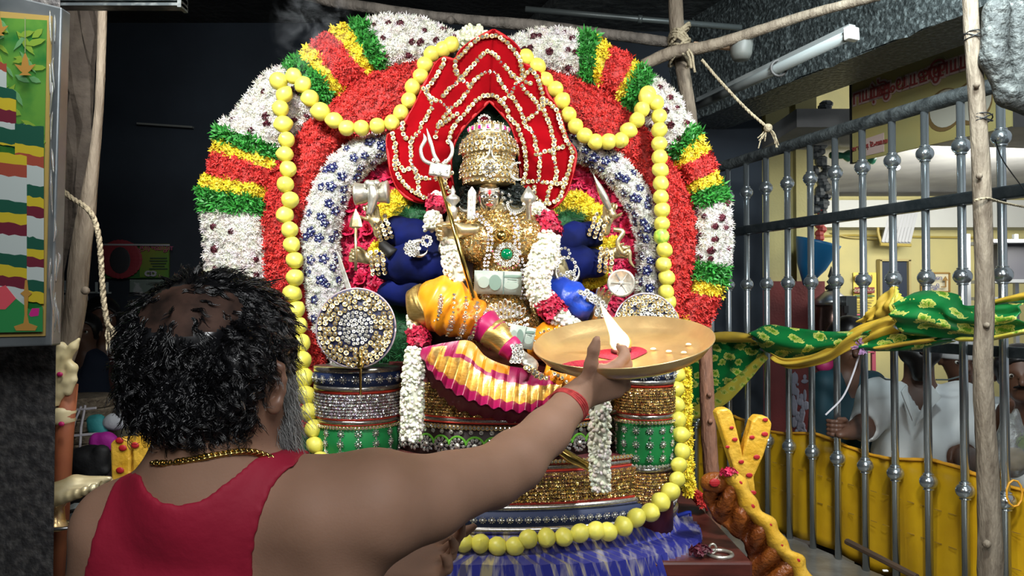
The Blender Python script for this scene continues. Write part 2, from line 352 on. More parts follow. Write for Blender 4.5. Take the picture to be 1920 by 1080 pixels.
# building across the aisle
mb = MB(); mb.box(P(1446, 300, 5.8)*[1, 1, 0]+[0, .3, 2.0], (.68, .6, 4.0)); struct('wall_pillar', mb, M_yellowwall, 'yellow distempered wall end beyond the railing')
for x0, x1, dy in ((1372, 1396, .06), (1432, 1476, .07), (1486, 1525, .09)):
    struct('trim_5', MB().box(P((x0+x1)/2, 300, 5.8)*[1, 1, 0]+[0, -dy/2+.02, 2.0], (S(x1-x0, 5.8), dy, 4.0)), M_yellowwall)
struct('trim_6', MB().box(P(1446, 300, 5.8)*[1, 1, 0]+[0, .28, .91], (.72, .74, 1.82)), M_dado, 'dark red painted dado on the yellow wall end')
mb = MB()
for k in range(40): mb.ell(P(rnd.uniform(1487, 1512), rnd.uniform(705, 815), 5.7), (rnd.uniform(.008, .03), .004, rnd.uniform(.01, .05)), n=6, m=4)
mb.obj('flaked_paint', mat('flaked', (.2, .2, .25), .8), bpy.data.objects['trim_6'], kind='stuff')
struct('wall_far', MB().box((5.2, 8.3, 2.0), (7.0, .15, 4.2)), M_yellowwall, 'yellow far wall with signs and wiring')
struct('ceiling_far', MB().box((5.6, 6.7, 2.86), (7.5, 3.4, .12)), mat('grey_whitewash', (.3, .3, .29), .85, col2=(.2, .2, .2), vs=2), 'grey whitewashed soffit of the hall across')
struct('trim_7', MB().box((5.0, 8.1, 2.58), (7.0, .35, .28)), mat('beam_white', (.46, .47, .45), .8), 'pale beam along the far wall')
# window opening and signs on the far wall
t = thing('window_1', None, None, P(1676, 530, 8.2)); t['kind'] = 'structure'
MB().box(P(1676, 530, 8.2), (S(50, 8.2), .05, S(82, 8.2))).obj('window_shutter', mat('blue_black_paint', (.012, .022, .045), .5), t)
for dx, dz, w_, h_ in ((0, 42, 58, 4), (-27, 0, 4, 84), (27, 0, 4, 84)): MB().box(P(1676+dx, 530-dz, 8.17), (S(w_, 8.2), .08, S(h_, 8.2))).obj('window_frame', mat('frame_ochre', (.4, .33, .14), .7), t)
def board(name, label, cat, x0, y0, x1, y1, Y, m, th=.02, frame_m=None, fw=3):
    t = thing(name, label, cat, P((x0+x1)/2, (y0+y1)/2, Y)); MB().box(P((x0+x1)/2, (y0+y1)/2, Y), (S(x1-x0, Y), th, S(y1-y0, Y))).obj('board', m, t)
    if frame_m:
        f = MB()
        for a in ((x0, y0, x1, y0), (x0, y1, x1, y1), (x0, y0, x0, y1), (x1, y0, x1, y1)): f.bar(P(a[0], a[1], Y-.015), P(a[2], a[3], Y-.015), S(fw, Y), S(fw, Y))
        f.obj('frame', frame_m, t)
    return t
FONT = None
try: FONT = bpy.data.fonts.load(bpy.utils.system_resource('DATAFILES')+'/fonts/NotoSansTamil-VariableFont_wdth,wght.woff2')
except Exception: FONT = None
def text(s, loc, size, m, parent, rot=(math.pi/2, 0, 0), name='lettering', flip=False, extr=.002, off=0, align='CENTER', sx=1):
    cu = bpy.data.curves.new('t', 'FONT'); cu.body = s; cu.size = size; cu.extrude = extr; cu.offset = off; cu.align_x = align; cu.align_y = 'CENTER'; cu.resolution_u = 3
    if FONT: cu.font = FONT
    o = bpy.data.objects.new('t', cu); C.objects.link(o); bpy.context.view_layer.update()
    me = bpy.data.meshes.new_from_object(o.evaluated_get(bpy.context.evaluated_depsgraph_get())); bpy.data.objects.remove(o); me.materials.clear(); me.materials.append(m)
    for v in me.vertices:
        v.co.x *= sx
        if flip: v.co.y = -v.co.y
    if flip: me.flip_normals()
    return link(name, me, parent, loc, rot)
M_brown = mat('sign_maroon', (.2, .03, .03), .6); M_blue = mat('sign_blue', (.08, .1, .3), .6); M_cream = mat('sign_cream', (.62, .57, .4), .6)
Mfr = mat('frame_brown', (.3, .17, .04), .5)
t = board('direction_sign', 'framed cream sign with blue lettering and a red-brown arrow on far wall', 'sign', 1728, 512, 1780, 547, 8.2, M_cream, frame_m=Mfr)
text('அறை', P(1750, 522, 8.12), S(13, 8.1), M_blue, t); text('வழி', P(1750, 538, 8.12), S(13, 8.1), M_blue, t)
MB().bar(P(1773, 538, 8.11), P(1773, 524, 8.11), .012, .01).bar(P(1773, 538, 8.11), P(1765, 538, 8.11), .012, .01).slab(PL([(1768, 526), (1778, 526), (1773, 518)], 8.11), .01).obj('arrow', Mfr, t)
t = board('notice_poster', 'yellow paper notice with a maroon band pasted on far wall', 'poster', 1600, 511, 1643, 586, 8.2, mat('poster_yellow', (.7, .58, .1), .6), th=.006)
MB().box(P(1621, 544, 8.14), (S(38, 8), .006, S(11, 8))).obj('printed_band', M_brown, t); MB().box(P(1621, 555, 8.14), (S(38, 8), .006, S(3, 8))).obj('printed_line', mat('sign_green', (.05, .15, .05), .6), t)
text('அறிவிப்பு', P(1621, 544, 8.13), S(9, 8), M_cream, t)
for i in range(5): MB().box(P(1621, 564+i*5, 8.14), (S(rnd.uniform(24, 36), 8), .004, S(1.6, 8))).obj('printed_line', mat('sign_ink', (.25, .16, .05), .6), t)
for x_, w_ in ((1608, .03), (1634, .012)): MB().ell(P(x_, 521, 8.14), (w_, .004, .035)).obj('printed_figure', Mfr, t)
# louvre panel under the far ceiling
t = thing('ribbed_panel', 'grey ribbed sheet panel tilted high on the yellow far wall', 'panel', P(1690, 425, 8.0)); mb = MB()
mb.slab(PL([(1652, 455), (1706, 457), (1722, 396), (1668, 392)], 7.95), .03); mb.obj('panel_sheet', mat('grey_sheet', (.27, .28, .3), .5), t)
for i in range(9): MB().bar(P(1655+i*6.2, 454, 7.93), P(1671+i*6.0, 394, 7.93), .014, .03).obj('rib', mat('grey_rib', (.42, .43, .45), .4), t)
MB().tube(PL([(1650, 458), (1708, 460)], 7.9), .018).tube(PL([(1652, 455), (1646, 430), (1652, 405)], 7.95), .014, sm=8).obj('bracket', mat('mustard_pipe', (.36, .28, .07), .5), t)
mb = MB().tube(PL([(1530, 443), (1600, 441), (1650, 442), (1720, 444), (1850, 446)], 8.18), .012, 6); mb.tube(PL([(1560, 436), (1590, 445), (1620, 447), (1650, 450)], 8.17), .008, 5, sm=12); mb.obj('wall_conduit', mat('mustard_pipe', (.36, .28, .07)), label='thin mustard cable conduit along the far yellow wall', cat='conduit')
# dark ornament strip, green bracket arm, bulb, blue lamp shade, urn, cabinet
mb = MB(); pp = [P(1527+rnd.uniform(0, 25), 195+i*6, 5.6) for i in range(36)]
for q in pp: mb.ell(q, (rnd.uniform(.03, .055), .04, rnd.uniform(.02, .045)), n=7, m=5)
mb.obj('carved_bracket', mat('dark_carving', (.02, .025, .03), .4, col2=(.09, .1, .1), vs=40), label='dark knobbly carved bracket hanging at the yellow wall end', cat='carving')
mb = MB(); 
for i in range(7): mb.ell(P(1541+rnd.uniform(-5, 5), 398+i*8, 5.6), (.035, .03, .03), n=7, m=5)
mb.obj('red_garland', mat('faded_red', (.3, .03, .02), .6), label='short dark red garland under the carved bracket', cat='garland')
MB().lathe([(.02, 0), (.03, .02), (.022, .1), (.045, .14), (.022, .18), (.02, .26), (.05, .3), (.055, .33)], P(1556, 291, 5.6), (1, .1, -.02), 12).obj('green_bracket', mat('green_enamel', (.005, .09, .05), .35), smooth=True, label='green turned bracket arm projecting above the far aisle', cat='bracket')
t = thing('light_bulb', 'small glowing bulb hanging under the far soffit', 'bulb', P(1682, 314, 5.3)); MB().ell(P(1682, 314, 5.3), (.022, .02, .018)).obj('glass', mat('bulb_glow', (1, 1, .95), emis=12), t, smooth=True); MB().bar(P(1682, 310, 5.3), P(1682, 250, 5.3), .005, .005).obj('flex', mat('black_knob', (.02, .02, .02)), t)
MB().lathe([(.02, -.3), (.10, -.16), (.15, 0), (.155, .02), (.12, .02), (.02, -.1)], P(1533, 458, 5.4), (.25, -.1, 1), 18).obj('blue_lampshade', mat('blue_plastic', (.01, .13, .3), .4), smooth=True, label='tilted blue plastic funnel shade beside the yellow wall end', cat='lampshade')
t = thing('water_urn', 'bulbous metal urn with dark spired lid behind the railing', 'urn', P(1560, 660, 5.6))
MB().lathe([(.02, 0), (.12, .02), (.125, .3), (.11, .42), (.02, .5)], P(1560, 655, 5.6)-[0, 0, .1], (0, 0, 1), 20).obj('urn_body', mat('dark_copper', (.09, .05, .04), .22, metal=.8), t, smooth=True)
MB().lathe([(.13, .42), (.12, .46), (.07, .5), (.05, .52), (.02, .53)], P(1560, 655, 5.6)-[0, 0, .1], (0, 0, 1), 20).obj('lid', mat('dull_steel', (.4, .4, .4), .3, metal=.9), t, smooth=True)
MB().lathe([(.04, .53), (.045, .55), (.02, .57), (.035, .59), (.015, .61), (.025, .63), (.003, .7)], P(1560, 655, 5.6)-[0, 0, .1], (0, 0, 1), 12).obj('finial', mat('black_knob', (.02, .02, .02), .4), t, smooth=True)
t = thing('steel_cabinet', 'grey metal cabinet with a latch beside the copper urn', 'cabinet', P(1586, 650, 5.5))
MB().box(P(1586, 610, 5.5), (S(20, 5.5), .2, S(110, 5.5))).obj('cabinet_body', mat('cab_grey', (.1, .11, .11), .4, metal=.4), t, bevel=.004); MB().box(P(1586, 580, 5.38), (.03, .02, .05)).obj('latch', mat('black_knob', (.02, .02, .02)), t)
t = board('green_hoarding', 'green printed board on legs low behind the railing', 'board', 1583, 590, 1640, 660, 6.2, mat('hoard_green', (.06, .25, .09), .6, col2=(.5, .4, .3), vs=3, sharp=(.55, .6)), frame_m=mat('hoard_red', (.2, .03, .05)))
for x in (1586, 1637): q = P(x, 655, 6.2); MB().box([q[0], q[1], q[2]/2], (.03, .03, q[2])).obj('leg', mat('hoard_red', (.2, .03, .05)), t)
t = thing('steel_rack', 'steel shelf rack at the right end of the far hall', 'rack', P(1880, 560, 6.0)); R_ = mat('rack_steel', (.3, .31, .32), .35, metal=.8)
for y in (455, 528, 560): MB().box(P(1865, y, 6.0)+[.3, 0, 0], (.85, .35, .025)).obj('shelf', R_, t)
for x in (1815, 1905, 1935): MB().box(P(x, 560, 6.0), (.03, .03, 1.0)).obj('upright', R_, t)
MB().box(P(1890, 492, 6.1)+[.2, 0, 0], (.7, .3, .3)).obj('dark_panel', mat('rack_dark', (.015, .015, .02), .5), t)
# Tamil banner, hung upside down along the beam
AS = 3.6; t = thing('banner', 'yellow printed banner with upside-down red Tamil lettering under the beam', 'banner', FP(3.9, 1.05, AS))
mb = MB(); q0, q1 = FP(YF(1600, AS), 0, AS), FP(YF(1900, AS), 0, AS)
def bq(px, h, o=0): return FP(YF(px, AS), h, AS)-FN*o
mb.slab([bq(1600, .82), bq(1900, .82), bq(1900, 1.4), bq(1600, 1.4)], .01, FN); mb.obj('banner_sheet', mat('banner_yellow', (.34, .26, .08), .7, col2=(.26, .24, .1), vs=2), t)
mb = MB(); mb.slab([bq(1590, .82, -.02), bq(1601, .82, -.02), bq(1601, 1.4, -.02), bq(1590, 1.4, -.02)], .02, FN); mb.obj('banner_edge', mat('black_knob', (.02, .02, .02)), t)
ang = math.atan2(FD[1], FD[0]); brot = (math.pi/2, 0, ang-math.pi)
M_sred = mat('banner_red', (.22, .035, .03), .6); M_sbl = mat('banner_outline', (.42, .3, .26), .6)
for s_, px, h, sz in (('பார்தி', 1638, 1.185, .13), ('பகுளாகஞ', 1704, 1.185, .125), ('டி', 1757, 1.19, .125), ('பாா', 1793, 1.19, .13)):
    text(s_, bq(px, h, .004), sz, M_sbl, t, brot, flip=True, off=.012, sx=.8, name='lettering_outline'); text(s_, bq(px, h, .007), sz, M_sred, t, brot, flip=True, sx=.8, off=.001)
text('கடவுள் துணை', bq(1634, .895, .007), .045, M_sred, t, brot, flip=True, sx=.8)
mb = MB(); mb.slab([bq(1612, .84, .003), bq(1660, .84, .003), bq(1660, .945, .003), bq(1614, .935, .003)], .003, FN); mb.obj('printed_patch', M_sbl, t)
for px in (1778, 1830):
    mb = MB(); r = .095; c0 = bq(px, .985, .005); mb.slab([c0+FD*r*math.cos(a)+np.array([0, 0, r*math.sin(a)]) for a in np.linspace(0, 2*math.pi, 25)[:-1]], .003, FN); mb.obj('printed_disc', mat('disc_grey', (.33, .31, .25), .7), t)
    mb = MB(); r = .108; c0 = bq(px-3, .98, .003); mb.slab([c0+FD*r*math.cos(a)+np.array([0, 0, r*math.sin(a)]) for a in np.linspace(0, 2*math.pi, 25)[:-1]], .002, FN); mb.obj('printed_shadow', mat('disc_brown', (.12, .07, .02), .7), t)
# ---- railing
M_steel = mat('stainless_steel', (.62, .67, .69), .2, metal=.9, col2=(.5, .55, .58), vs=3); M_rail = mat('painted_rail', (.035, .045, .05), .3, metal=.6, col2=(.07, .08, .085), vs=14, bump=.15)
fence = thing('railing', 'stainless steel railing with round balls on every bar', 'railing', FP(3.0, -1.25))
M_hoary = mat('dusty_rail', (.022, .025, .026), .6, col2=(.085, .095, .095), vs=20, bump=.4)
MB().tube([FP(2.4, .862), FP(3.0, .86), FP(4.0, .852), FP(5.3, .83)], .032, 12, sm=30, wob=.12).obj('top_rail', M_hoary, fence, smooth=True)
for h, nm in ((.43, 'middle_rail'),):
    c, d = along(2.975, 3.025, 2.4, 5.3, h-.026, h+.026); MB().box(c, d, AX).obj(nm, M_rail, fence, bevel=.008)
c, d = along(3.03, 3.05, 2.4, 5.3, -.21, -.165); MB().box(c, d, AX).obj('lower_rail', M_rail, fence, bevel=.004)
prof = []
for zc in (-.76, .114, .65): prof.append(zc)
bar = MB().lathe([(.0165, -1.25), (.0165, .84)], (0, 0, 0), n=14).mesh('bar', M_steel, True)
ball = MB().lathe([(.017, -.036), (.0225, -.034), (.0225, -.03)]+[(.037*math.cos(a), .034*math.sin(a)) for a in np.linspace(-1.1, 1.1, 11)]+[(.0225, .03), (.0225, .034), (.017, .036)], (0, 0, 0), n=20).mesh('ball', M_steel, True)
for i in range(-2, 14):
    Y = 3.0+.165*i; b_ = link('bar', bar, fence, FP(Y, 0))
    for zc in prof: link('ball', ball, b_, FP(Y, zc))
# tarpaulin tied to the far side of the railing
rows = []; n = 60
for i in range(n+1):
    Y = 2.4+2.75*i/n; r_ = []
    for j in range(13):
        t_ = j/12; h = -.70-.02*math.sin(Y*9)-t_*(.55+.0); r_.append(FP(Y, h, 3.05)+FN*(.006*math.sin(Y*19+3*t_)+.02*t_*math.sin(Y*7.3)+.008*math.sin(Y*47)))
    rows.append(r_)
t = thing('tarpaulin', 'bright yellow tarpaulin sheet tied along the lower railing', 'tarpaulin', FP(3.0, -1.2))
MB().sheet(rows).obj('sheet', mat('tarp_yellow', (.62, .36, .008), .42, col2=(.52, .28, .006), vs=4, bump=.12, bs=12), t, smooth=True, thick=.003)
MB().tube([r[0]+np.array([0, 0, .004]) for r in rows], .012, 8, flat=.6, wob=.5).obj('rolled_hem', mat('tarp_hem', (.75, .35, .02), .45), t, smooth=True, label='orange rolled hem')
for q in (1902,): MB().tube([PF(q, 880 if q < 1800 else 925, 2.98)+np.array([.03*math.cos(a), 0, .05*math.sin(a)]) for a in np.linspace(0, 6.3, 12)], .004, 6).obj('tie_cord', mat('tarp_hem', (.75, .35, .02)), t)
for k, z_ in enumerate((-.88, -1.02)):
    for i in range(40): MB().bar(FP(2.45+i*.066, z_, 3.034), FP(2.45+i*.066+.035, z_, 3.034), .002, .004).obj('stitch', mat('stitch_brown', (.35, .2, .02), .6), t)
MB().tube([FP(3.4, -1.228, 2.6), FP(2.9, -1.228, 2.55), FP(2.2, -1.228, 2.46)], .012, 7, wob=.3).obj('wooden_stick', mat('dark_stick', (.06, .035, .02), .6), label='thin dark stick lying on the wet stone ledge', cat='stick')
MB().tube([P(1587, 1015, 3.36), P(1720, 1082, 3.0)], .013, 7, wob=.3).obj('wooden_batten', mat('dark_stick', (.06, .035, .02)), label='long brown wooden batten lying at the foot of the tarpaulin', cat='batten')
MB().box(P(1660, 1070, 3.05), (.02, .012, .006)).obj('white_scrap', mat('paper_white', (.8, .8, .78)), label='tiny white scrap on the wet stone ledge', cat='scrap', bevel=.002)
# ---- printed cloth festooned on the railing (paisley print = flat pattern on the cloth)
def paisley(name, base, sc_=13, sx=1):
    m = mat(name, base, .5, sheen=.3); nt = m.node_tree; L = nt.links.new; b = nt.nodes['Principled BSDF']; tc = [n for n in nt.nodes if n.type == 'TEX_COORD'][0]
    nz = nd(nt, 'ShaderNodeTexNoise'); nz.inputs['Scale'].default_value = 60; L(tc.outputs['Object'], nz.inputs[0])
    mx = nd(nt, 'ShaderNodeMix', data_type='RGBA', blend_type='LINEAR_LIGHT'); mx.inputs[0].default_value = .013; L(tc.outputs['Object'], mx.inputs[6]); L(nz.outputs[1], mx.inputs[7])
    sx_ = nd(nt, 'ShaderNodeSeparateXYZ'); cx_ = nd(nt, 'ShaderNodeCombineXYZ'); L(mx.outputs[2], sx_.inputs[0]); L(sx_.outputs[0], cx_.inputs[0]); L(sx_.outputs[2], cx_.inputs[1])
    mp = nd(nt, 'ShaderNodeMapping'); mp.inputs['Scale'].default_value = (1.15, .8, 1); mp.inputs['Rotation'].default_value = (0, 0, .5); L(cx_.outputs[0], mp.inputs[0])
    vo = nd(nt, 'ShaderNodeTexVoronoi', voronoi_dimensions='2D'); vo.inputs['Scale'].default_value = sc_; vo.inputs['Randomness'].default_value = .55; L(mp.outputs[0], vo.inputs[0])
    r = nd(nt, 'ShaderNodeValToRGB'); cr = r.color_ramp; cr.interpolation = 'CONSTANT'; cr.elements[0].position = 0; cr.elements[0].color = (.12, .28, .015, 1); cr.elements[1].position = .13; cr.elements[1].color = (.5, .52, .09, 1)
    for p_, c_ in ((.19, (.2, .35, .03, 1)), (.23, (.62, .62, .14, 1)), (.32, (*base, 1))): e = cr.elements.new(p_); e.color = c_
    L(vo.outputs['Distance'], r.inputs[0]); L(r.outputs[0], b.inputs['Base Color']); return m
M_pais = paisley('green_paisley', (.004, .17, .035), 19); M_ycl = mat('yellow_cotton', (.72, .46, .045), .55, col2=(.6, .4, .05), vs=8, sheen=.3)
M_ybord = paisley('yellow_border', (.6, .5, .06), 26)
def swag(name, top, bot, A, m, parent, n=40, k=12, fold=.012, nf=3, seed=0, tw=0, label=None, puff=.03):
    a = spline([[*p, 0] for p in top], n); b = spline([[*p, 0] for p in bot], n); rows = []; g = random.Random(seed); ph = g.uniform(0, 6)
    for i in range(n):
        r_ = []; s = i/(n-1)
        for j in range(k):
            t_ = j/(k-1); q = a[i]*(1-t_)+b[i]*t_; p_ = P(q[0], q[1], YF(q[0], A))
            o = fold*math.sin(nf*2*math.pi*(t_+.25*math.sin(s*3+ph))+ph)+puff*math.sin(math.pi*t_)+fold*.6*math.sin(s*23+t_*5+ph); r_.append(p_-FN*o)
        rows.append(r_)
    return MB().sheet(rows).obj(name, m, parent, smooth=True, thick=.003, label=label)
t = thing('festoon_cloth', 'green paisley cloth with yellow border wound along the railing', 'cloth', FP(3.5, -.1, 2.9))
swag('green_length', [(1255, 650), (1300, 640), (1345, 632), (1420, 640)], [(1262, 770), (1300, 765), (1360, 725), (1432, 662)], 2.9, M_pais, t, nf=2, seed=1, puff=0)
swag('yellow_edge', [(1262, 768), (1300, 763), (1362, 722), (1432, 660)], [(1262, 790), (1300, 787), (1368, 752), (1440, 672)], 2.895, M_ybord, t, k=5, nf=1, fold=.004, seed=1, puff=0)
swag('yellow_edge', [(1325, 625), (1370, 622), (1418, 628)], [(1325, 640), (1370, 642), (1418, 642)], 2.86, M_ycl, t, k=5, nf=1, fold=.004, seed=3)
swag('green_length', [(1418, 618), (1440, 609), (1500, 616), (1570, 622), (1650, 616)], [(1420, 634), (1442, 662), (1500, 674), (1560, 660), (1640, 632)], 2.86, M_pais, t, nf=1.5, seed=4, puff=.05)
swag('yellow_length', [(1442, 660), (1480, 672), (1550, 655), (1600, 618), (1655, 594), (1684, 590)], [(1472, 686), (1490, 692), (1550, 680), (1620, 645), (1665, 630), (1684, 622)], 2.84, M_ycl, t, nf=2, seed=5, puff=.03)
swag('yellow_length', [(1618, 602), (1640, 572), (1660, 550), (1682, 536)], [(1620, 606), (1650, 600), (1676, 596), (1690, 594)], 2.92, M_ycl, t, nf=2, seed=6)
swag('yellow_edge', [(1680, 536), (1688, 546), (1696, 560)], [(1678, 590), (1684, 612), (1692, 622)], 2.90, M_ybord, t, k=6, nf=1, seed=7, n=16)
swag('green_length', [(1692, 562), (1712, 548), (1740, 545), (1790, 552), (1815, 572), (1860, 570), (1935, 558)], [(1686, 612), (1705, 626), (1740, 630), (1800, 635), (1840, 634), (1870, 632), (1935, 618)], 2.80, M_pais, t, n=60, nf=2.5, seed=8, puff=.06, fold=.016)
swag('yellow_edge', [(1850, 566), (1890, 556), (1935, 545)], [(1852, 574), (1890, 566), (1935, 560)], 2.78, M_ycl, t, k=4, nf=1, fold=.003, seed=9, n=16)
swag('yellow_edge', [(1800, 632), (1860, 630), (1935, 614)], [(1800, 640), (1860, 638), (1935, 624)], 2.76, M_ybord, t, k=4, nf=1, fold=.003, seed=9, n=16)
swag('green_length', [(1622, 640), (1660, 628), (1720, 626), (1800, 634)], [(1612, 655), (1650, 658), (1720, 655), (1790, 640)], 2.85, M_pais, t, nf=1, seed=10)
swag('yellow_edge', [(1640, 650), (1700, 640), (1760, 632)], [(1650, 656), (1700, 648), (1760, 640)], 2.82, M_ycl, t, k=4, nf=1, fold=.003, seed=11)
mb = MB().tube(PL([(1614, 656), (1600, 700), (1580, 745), (1548, 778)], 3.5), .004, 5, sm=14); mb.obj('thread', mat('white_thread', (.55, .52, .55)), label='thin white thread hanging from the festoon to a bar', cat='thread')
mb = MB()
for i in range(22): a = rnd.uniform(0, 6.3); mb.tube([P(1615, 650, 3.46), P(1615+22*math.cos(a)*rnd.random(), 650+16*math.sin(a), 3.44)], .003, 4)
mb.obj('lilac_tassel', mat('lilac', (.35, .18, .35), .6), label='small lilac ribbon rosette tied under the festoon', cat='tassel')
# ---- people on the far side of the railing (each body one skin, clothes as children)
M_skin2 = mat('brown_skin', (.13, .06, .035), .5, col2=(.10, .045, .028), vs=8, sss=.05); M_hair = mat('black_hair', (.006, .005, .005), .35)
M_shirt = mat('white_shirt', (.76, .79, .79), .7, col2=(.66, .70, .70), vs=3, bump=.2, bs=9)
def face(s, c, r, f, up=(0, 0, 1), k=.006):
    """brow, nose, lips, chin and ears on a head of radius r at c looking along f"""
    f = norm(f); u = norm(up); sd = np.cross(f, u); g = lambda a, b, d: c+f*a*r+sd*b*r+u*d*r
    s.ell(c+u*r*.1, (r*.82, r*.95, r*1.05), (sd, f, u)); s.cap(g(.35, 0, -.55), g(.55, 0, -.75), r*.5, r*.36, .02)
    s.cap(g(.92, 0, .1), g(1.18, 0, -.22), r*.1, r*.16, k); s.cap(g(.86, .16, .2), g(.74, .5, .18), r*.13, r*.1, k*2); s.cap(g(.86, -.16, .2), g(.74, -.5, .18), r*.13, r*.1, k*2)
    s.cap(g(.93, .16, -.47), g(.93, -.16, -.47), r*.08, r*.08, k); s.cap(g(.9, .14, -.56), g(.9, -.14, -.56), r*.09, r*.09, k)
    for q in (-1, 1): s.ell(g(.84, .36*q, .02), (r*.15, r*.1, r*.09), (sd, f, u), k=.004, op=-1); s.ell(g(-.05, .9*q, -.08), (r*.28, r*.09, r*.34), (f, sd, u), k=.008)
    return g
def onlooker(nm, label, head, r, f, body, arms, shirt, hair=True, beard=False, h=.011, neck=None, hands=True, lo=-.75, vneck=True, cap=None):
    """head: centre; body: [(pt, r)...] spine; arms: list of [pts, radii, sleeve_end_index]"""
    allp = [head]+[p for p, _ in body]+[p for a in arms for p in a[0]]; lo_ = np.min(allp, 0)-.26; hi_ = np.max(allp, 0)+.24
    s = SDF(lo_, hi_, h); g = face(s, head, r, f); s.cap(head-np.array([0, 0, r*.5]), body[0][0], r*.55, r*.62, .03)
    for i in range(len(body)-1): s.cap(body[i][0], body[i+1][0], body[i][1], body[i+1][1], .05)
    sh = SDF(lo_, hi_, h)
    for i in range(len(body)-1): sh.cap(body[i][0], body[i+1][0], body[i][1]+.012, body[i+1][1]+.014, .05)
    for pts, rs, se in arms:
        s.cap(body[0][0]-np.array([0, 0, .05]), pts[0], rs[0]*1.1, rs[0], .05); s.chain(pts, rs, .025); sh.cap(body[0][0]-np.array([0, 0, .05]), pts[0], rs[0]*1.1+.012, rs[0]+.012, .05)
        sh.chain(pts[:se+1], [q+.014 for q in rs[:se+1]], .025)
        if hands: d = norm(pts[-1]-pts[-2]); s.ell(pts[-1]+d*.04, (.03, .045, .022), frame(d)[:1]+(d,)+frame(d)[1:2], k=.015)
    for pts, rs, se in arms:
        if se < len(pts)-1: d_ = norm(pts[se+1]-pts[se]); sh.ell(pts[se]+d_*(rs[se]+.035), [rs[se]+.03]*3, k=.003, op=-1)
    if vneck: s0 = body[0][0]+norm(f)*.1; sh.cap(s0+[0, 0, .09], s0+np.array([0, 0, -.10]), .065, .01, .004, -1)
    t = thing(nm, label, 'person', body[-1][0]); s.obj('body', [M_skin2], t, relax=1); sh.obj('shirt', [shirt], t, relax=1)
    for q in (-1, 1):
        MB().ell(g(.76, .35*q, .02), r*.105, n=10, m=6).obj('eye', mat('eye_white', (.7, .68, .62), .2), t, smooth=True); MB().ell(g(.91, .35*q, .03), r*.06, n=8, m=5).obj('iris', mat('eye_dark', (.01, .006, .004), .1), t, smooth=True)
    hip = body[-1][0]; rt = np.cross(norm(f), (0, 0, 1)); rt = norm(rt*[1, 1, 0])
    for q in (-1, 1): MB().tube([hip+rt*.08*q, np.array([*(hip+rt*.10*q)[:2], hip[2]*.5]), np.array([*(hip+rt*.11*q)[:2], .03])], [.10, .075, .055], 10, sm=8).obj('trouser_leg', mat('dark_trousers', (.02, .02, .025), .8), t, smooth=True)
    if hair:
        hs = SDF(head-r*1.6, head+r*1.6, .009); hs.ell(head+np.array([0, 0, r*.2])-norm(f)*r*.1, (r*.98, r*1.1, r*1.06), (np.cross(norm(f), (0, 0, 1)), norm(f), (0, 0, 1)), k=.001)
        hs.ell(g(.9, 0, -.25), (r*.75, r*.75, r*.85), k=.01, op=-1); hs.obj('hair', [M_hair], t, relax=1)
    if beard:
        hs = SDF(head-r*1.9, head+r*1.9, .008); hs.cap(g(.35, .3, -.6), g(.35, -.3, -.6), r*.55, r*.55, .01); hs.cap(g(.5, 0, -.8), g(.6, 0, -1.45), r*.55, r*.36, .02); hs.obj('beard', [M_hair], t, relax=1)
    if cap:
        hs = SDF(head-r*1.8, head+r*1.8, .009); hs.ell(head+np.array([0, 0, r*.35]), (r*1.02, r*1.12, r*.95), k=.001); hs.ell(head-np.array([0, 0, r*.75]), (r*1.4, r*1.4, r*.95), k=.01, op=-1); hs.obj('cap', [cap], t, relax=1)
    return t, g
# man in the white shirt, chin down, fist closed on a bar
Yb = 3.98; hd = P(1722, 628, Yb-.03)
tm, g = onlooker('person', 'bearded man in an open-necked white shirt gripping a railing bar', hd, S(44, Yb), (-.35, -1, -.35),
    [(P(1724, 752, Yb), .10), (P(1722, 850, Yb+.04), .20), (P(1720, 1000, Yb+.07), .20)],
    [([P(1650, 750, Yb+.02), P(1622, 800, Yb-.02), P(1585, 812, 3.80)], [.10, .066, .034], 1), ([P(1800, 755, Yb+.02), P(1806, 858, Yb-.12), P(1880, 880, 3.22)], [.095, .062, .042], 1)], M_shirt, beard=True)
for a, b in (((1650, 705), (1672, 712)), ((1755, 712), (1800, 706))      ): MB().tube(PL([a, ((a[0]+b[0])/2, (a[1]+b[1])/2+3), b], Yb-.19), .004, 5).obj('stitched_mark', mat('mark_grey', (.1, .13, .13)), tm)
sl = MB(); 
for a, b, c_ in (((1700, 722), (1712, 790), (1690, 735)), ((1748, 722), (1716, 800), (1766, 745))): sl.slab(PL([a, b, c_], Yb-.2), .012)
sl.obj('collar', M_shirt, tm, bevel=.003)
YB_ = 3.0+.165*5; bq_ = lambda h: FP(YB_, h)
hs = SDF(P(1562, 805, YB_)-.1, P(1562, 805, YB_)+.12, .004); c0 = P(1566, 802, YB_)
for i in range(4):      # fingers wrapped round the bar
    z = .034-.021*i; ring = [c0+np.array([.036*math.cos(a), .036*math.sin(a)-.002, z]) for a in np.linspace(.5, -3.6, 8)]; hs.chain(ring, [.0115]*5+[.0105, .01, .009], .003)
hs.cap(c0+[.045, .0, .03], c0+[.05, 0, -.03], .02, .02, .02); hs.cap(c0+[.045, 0, -.01], c0+[.10, .03, -.02], .026, .03, .02); hs.chain([c0+[.045, -.01, .03], c0+[.03, -.036, .045], c0+[.0, -.042, .05]], [.014, .012, .009], .006)
hs.obj('hand', [M_skin2], tm, relax=1)
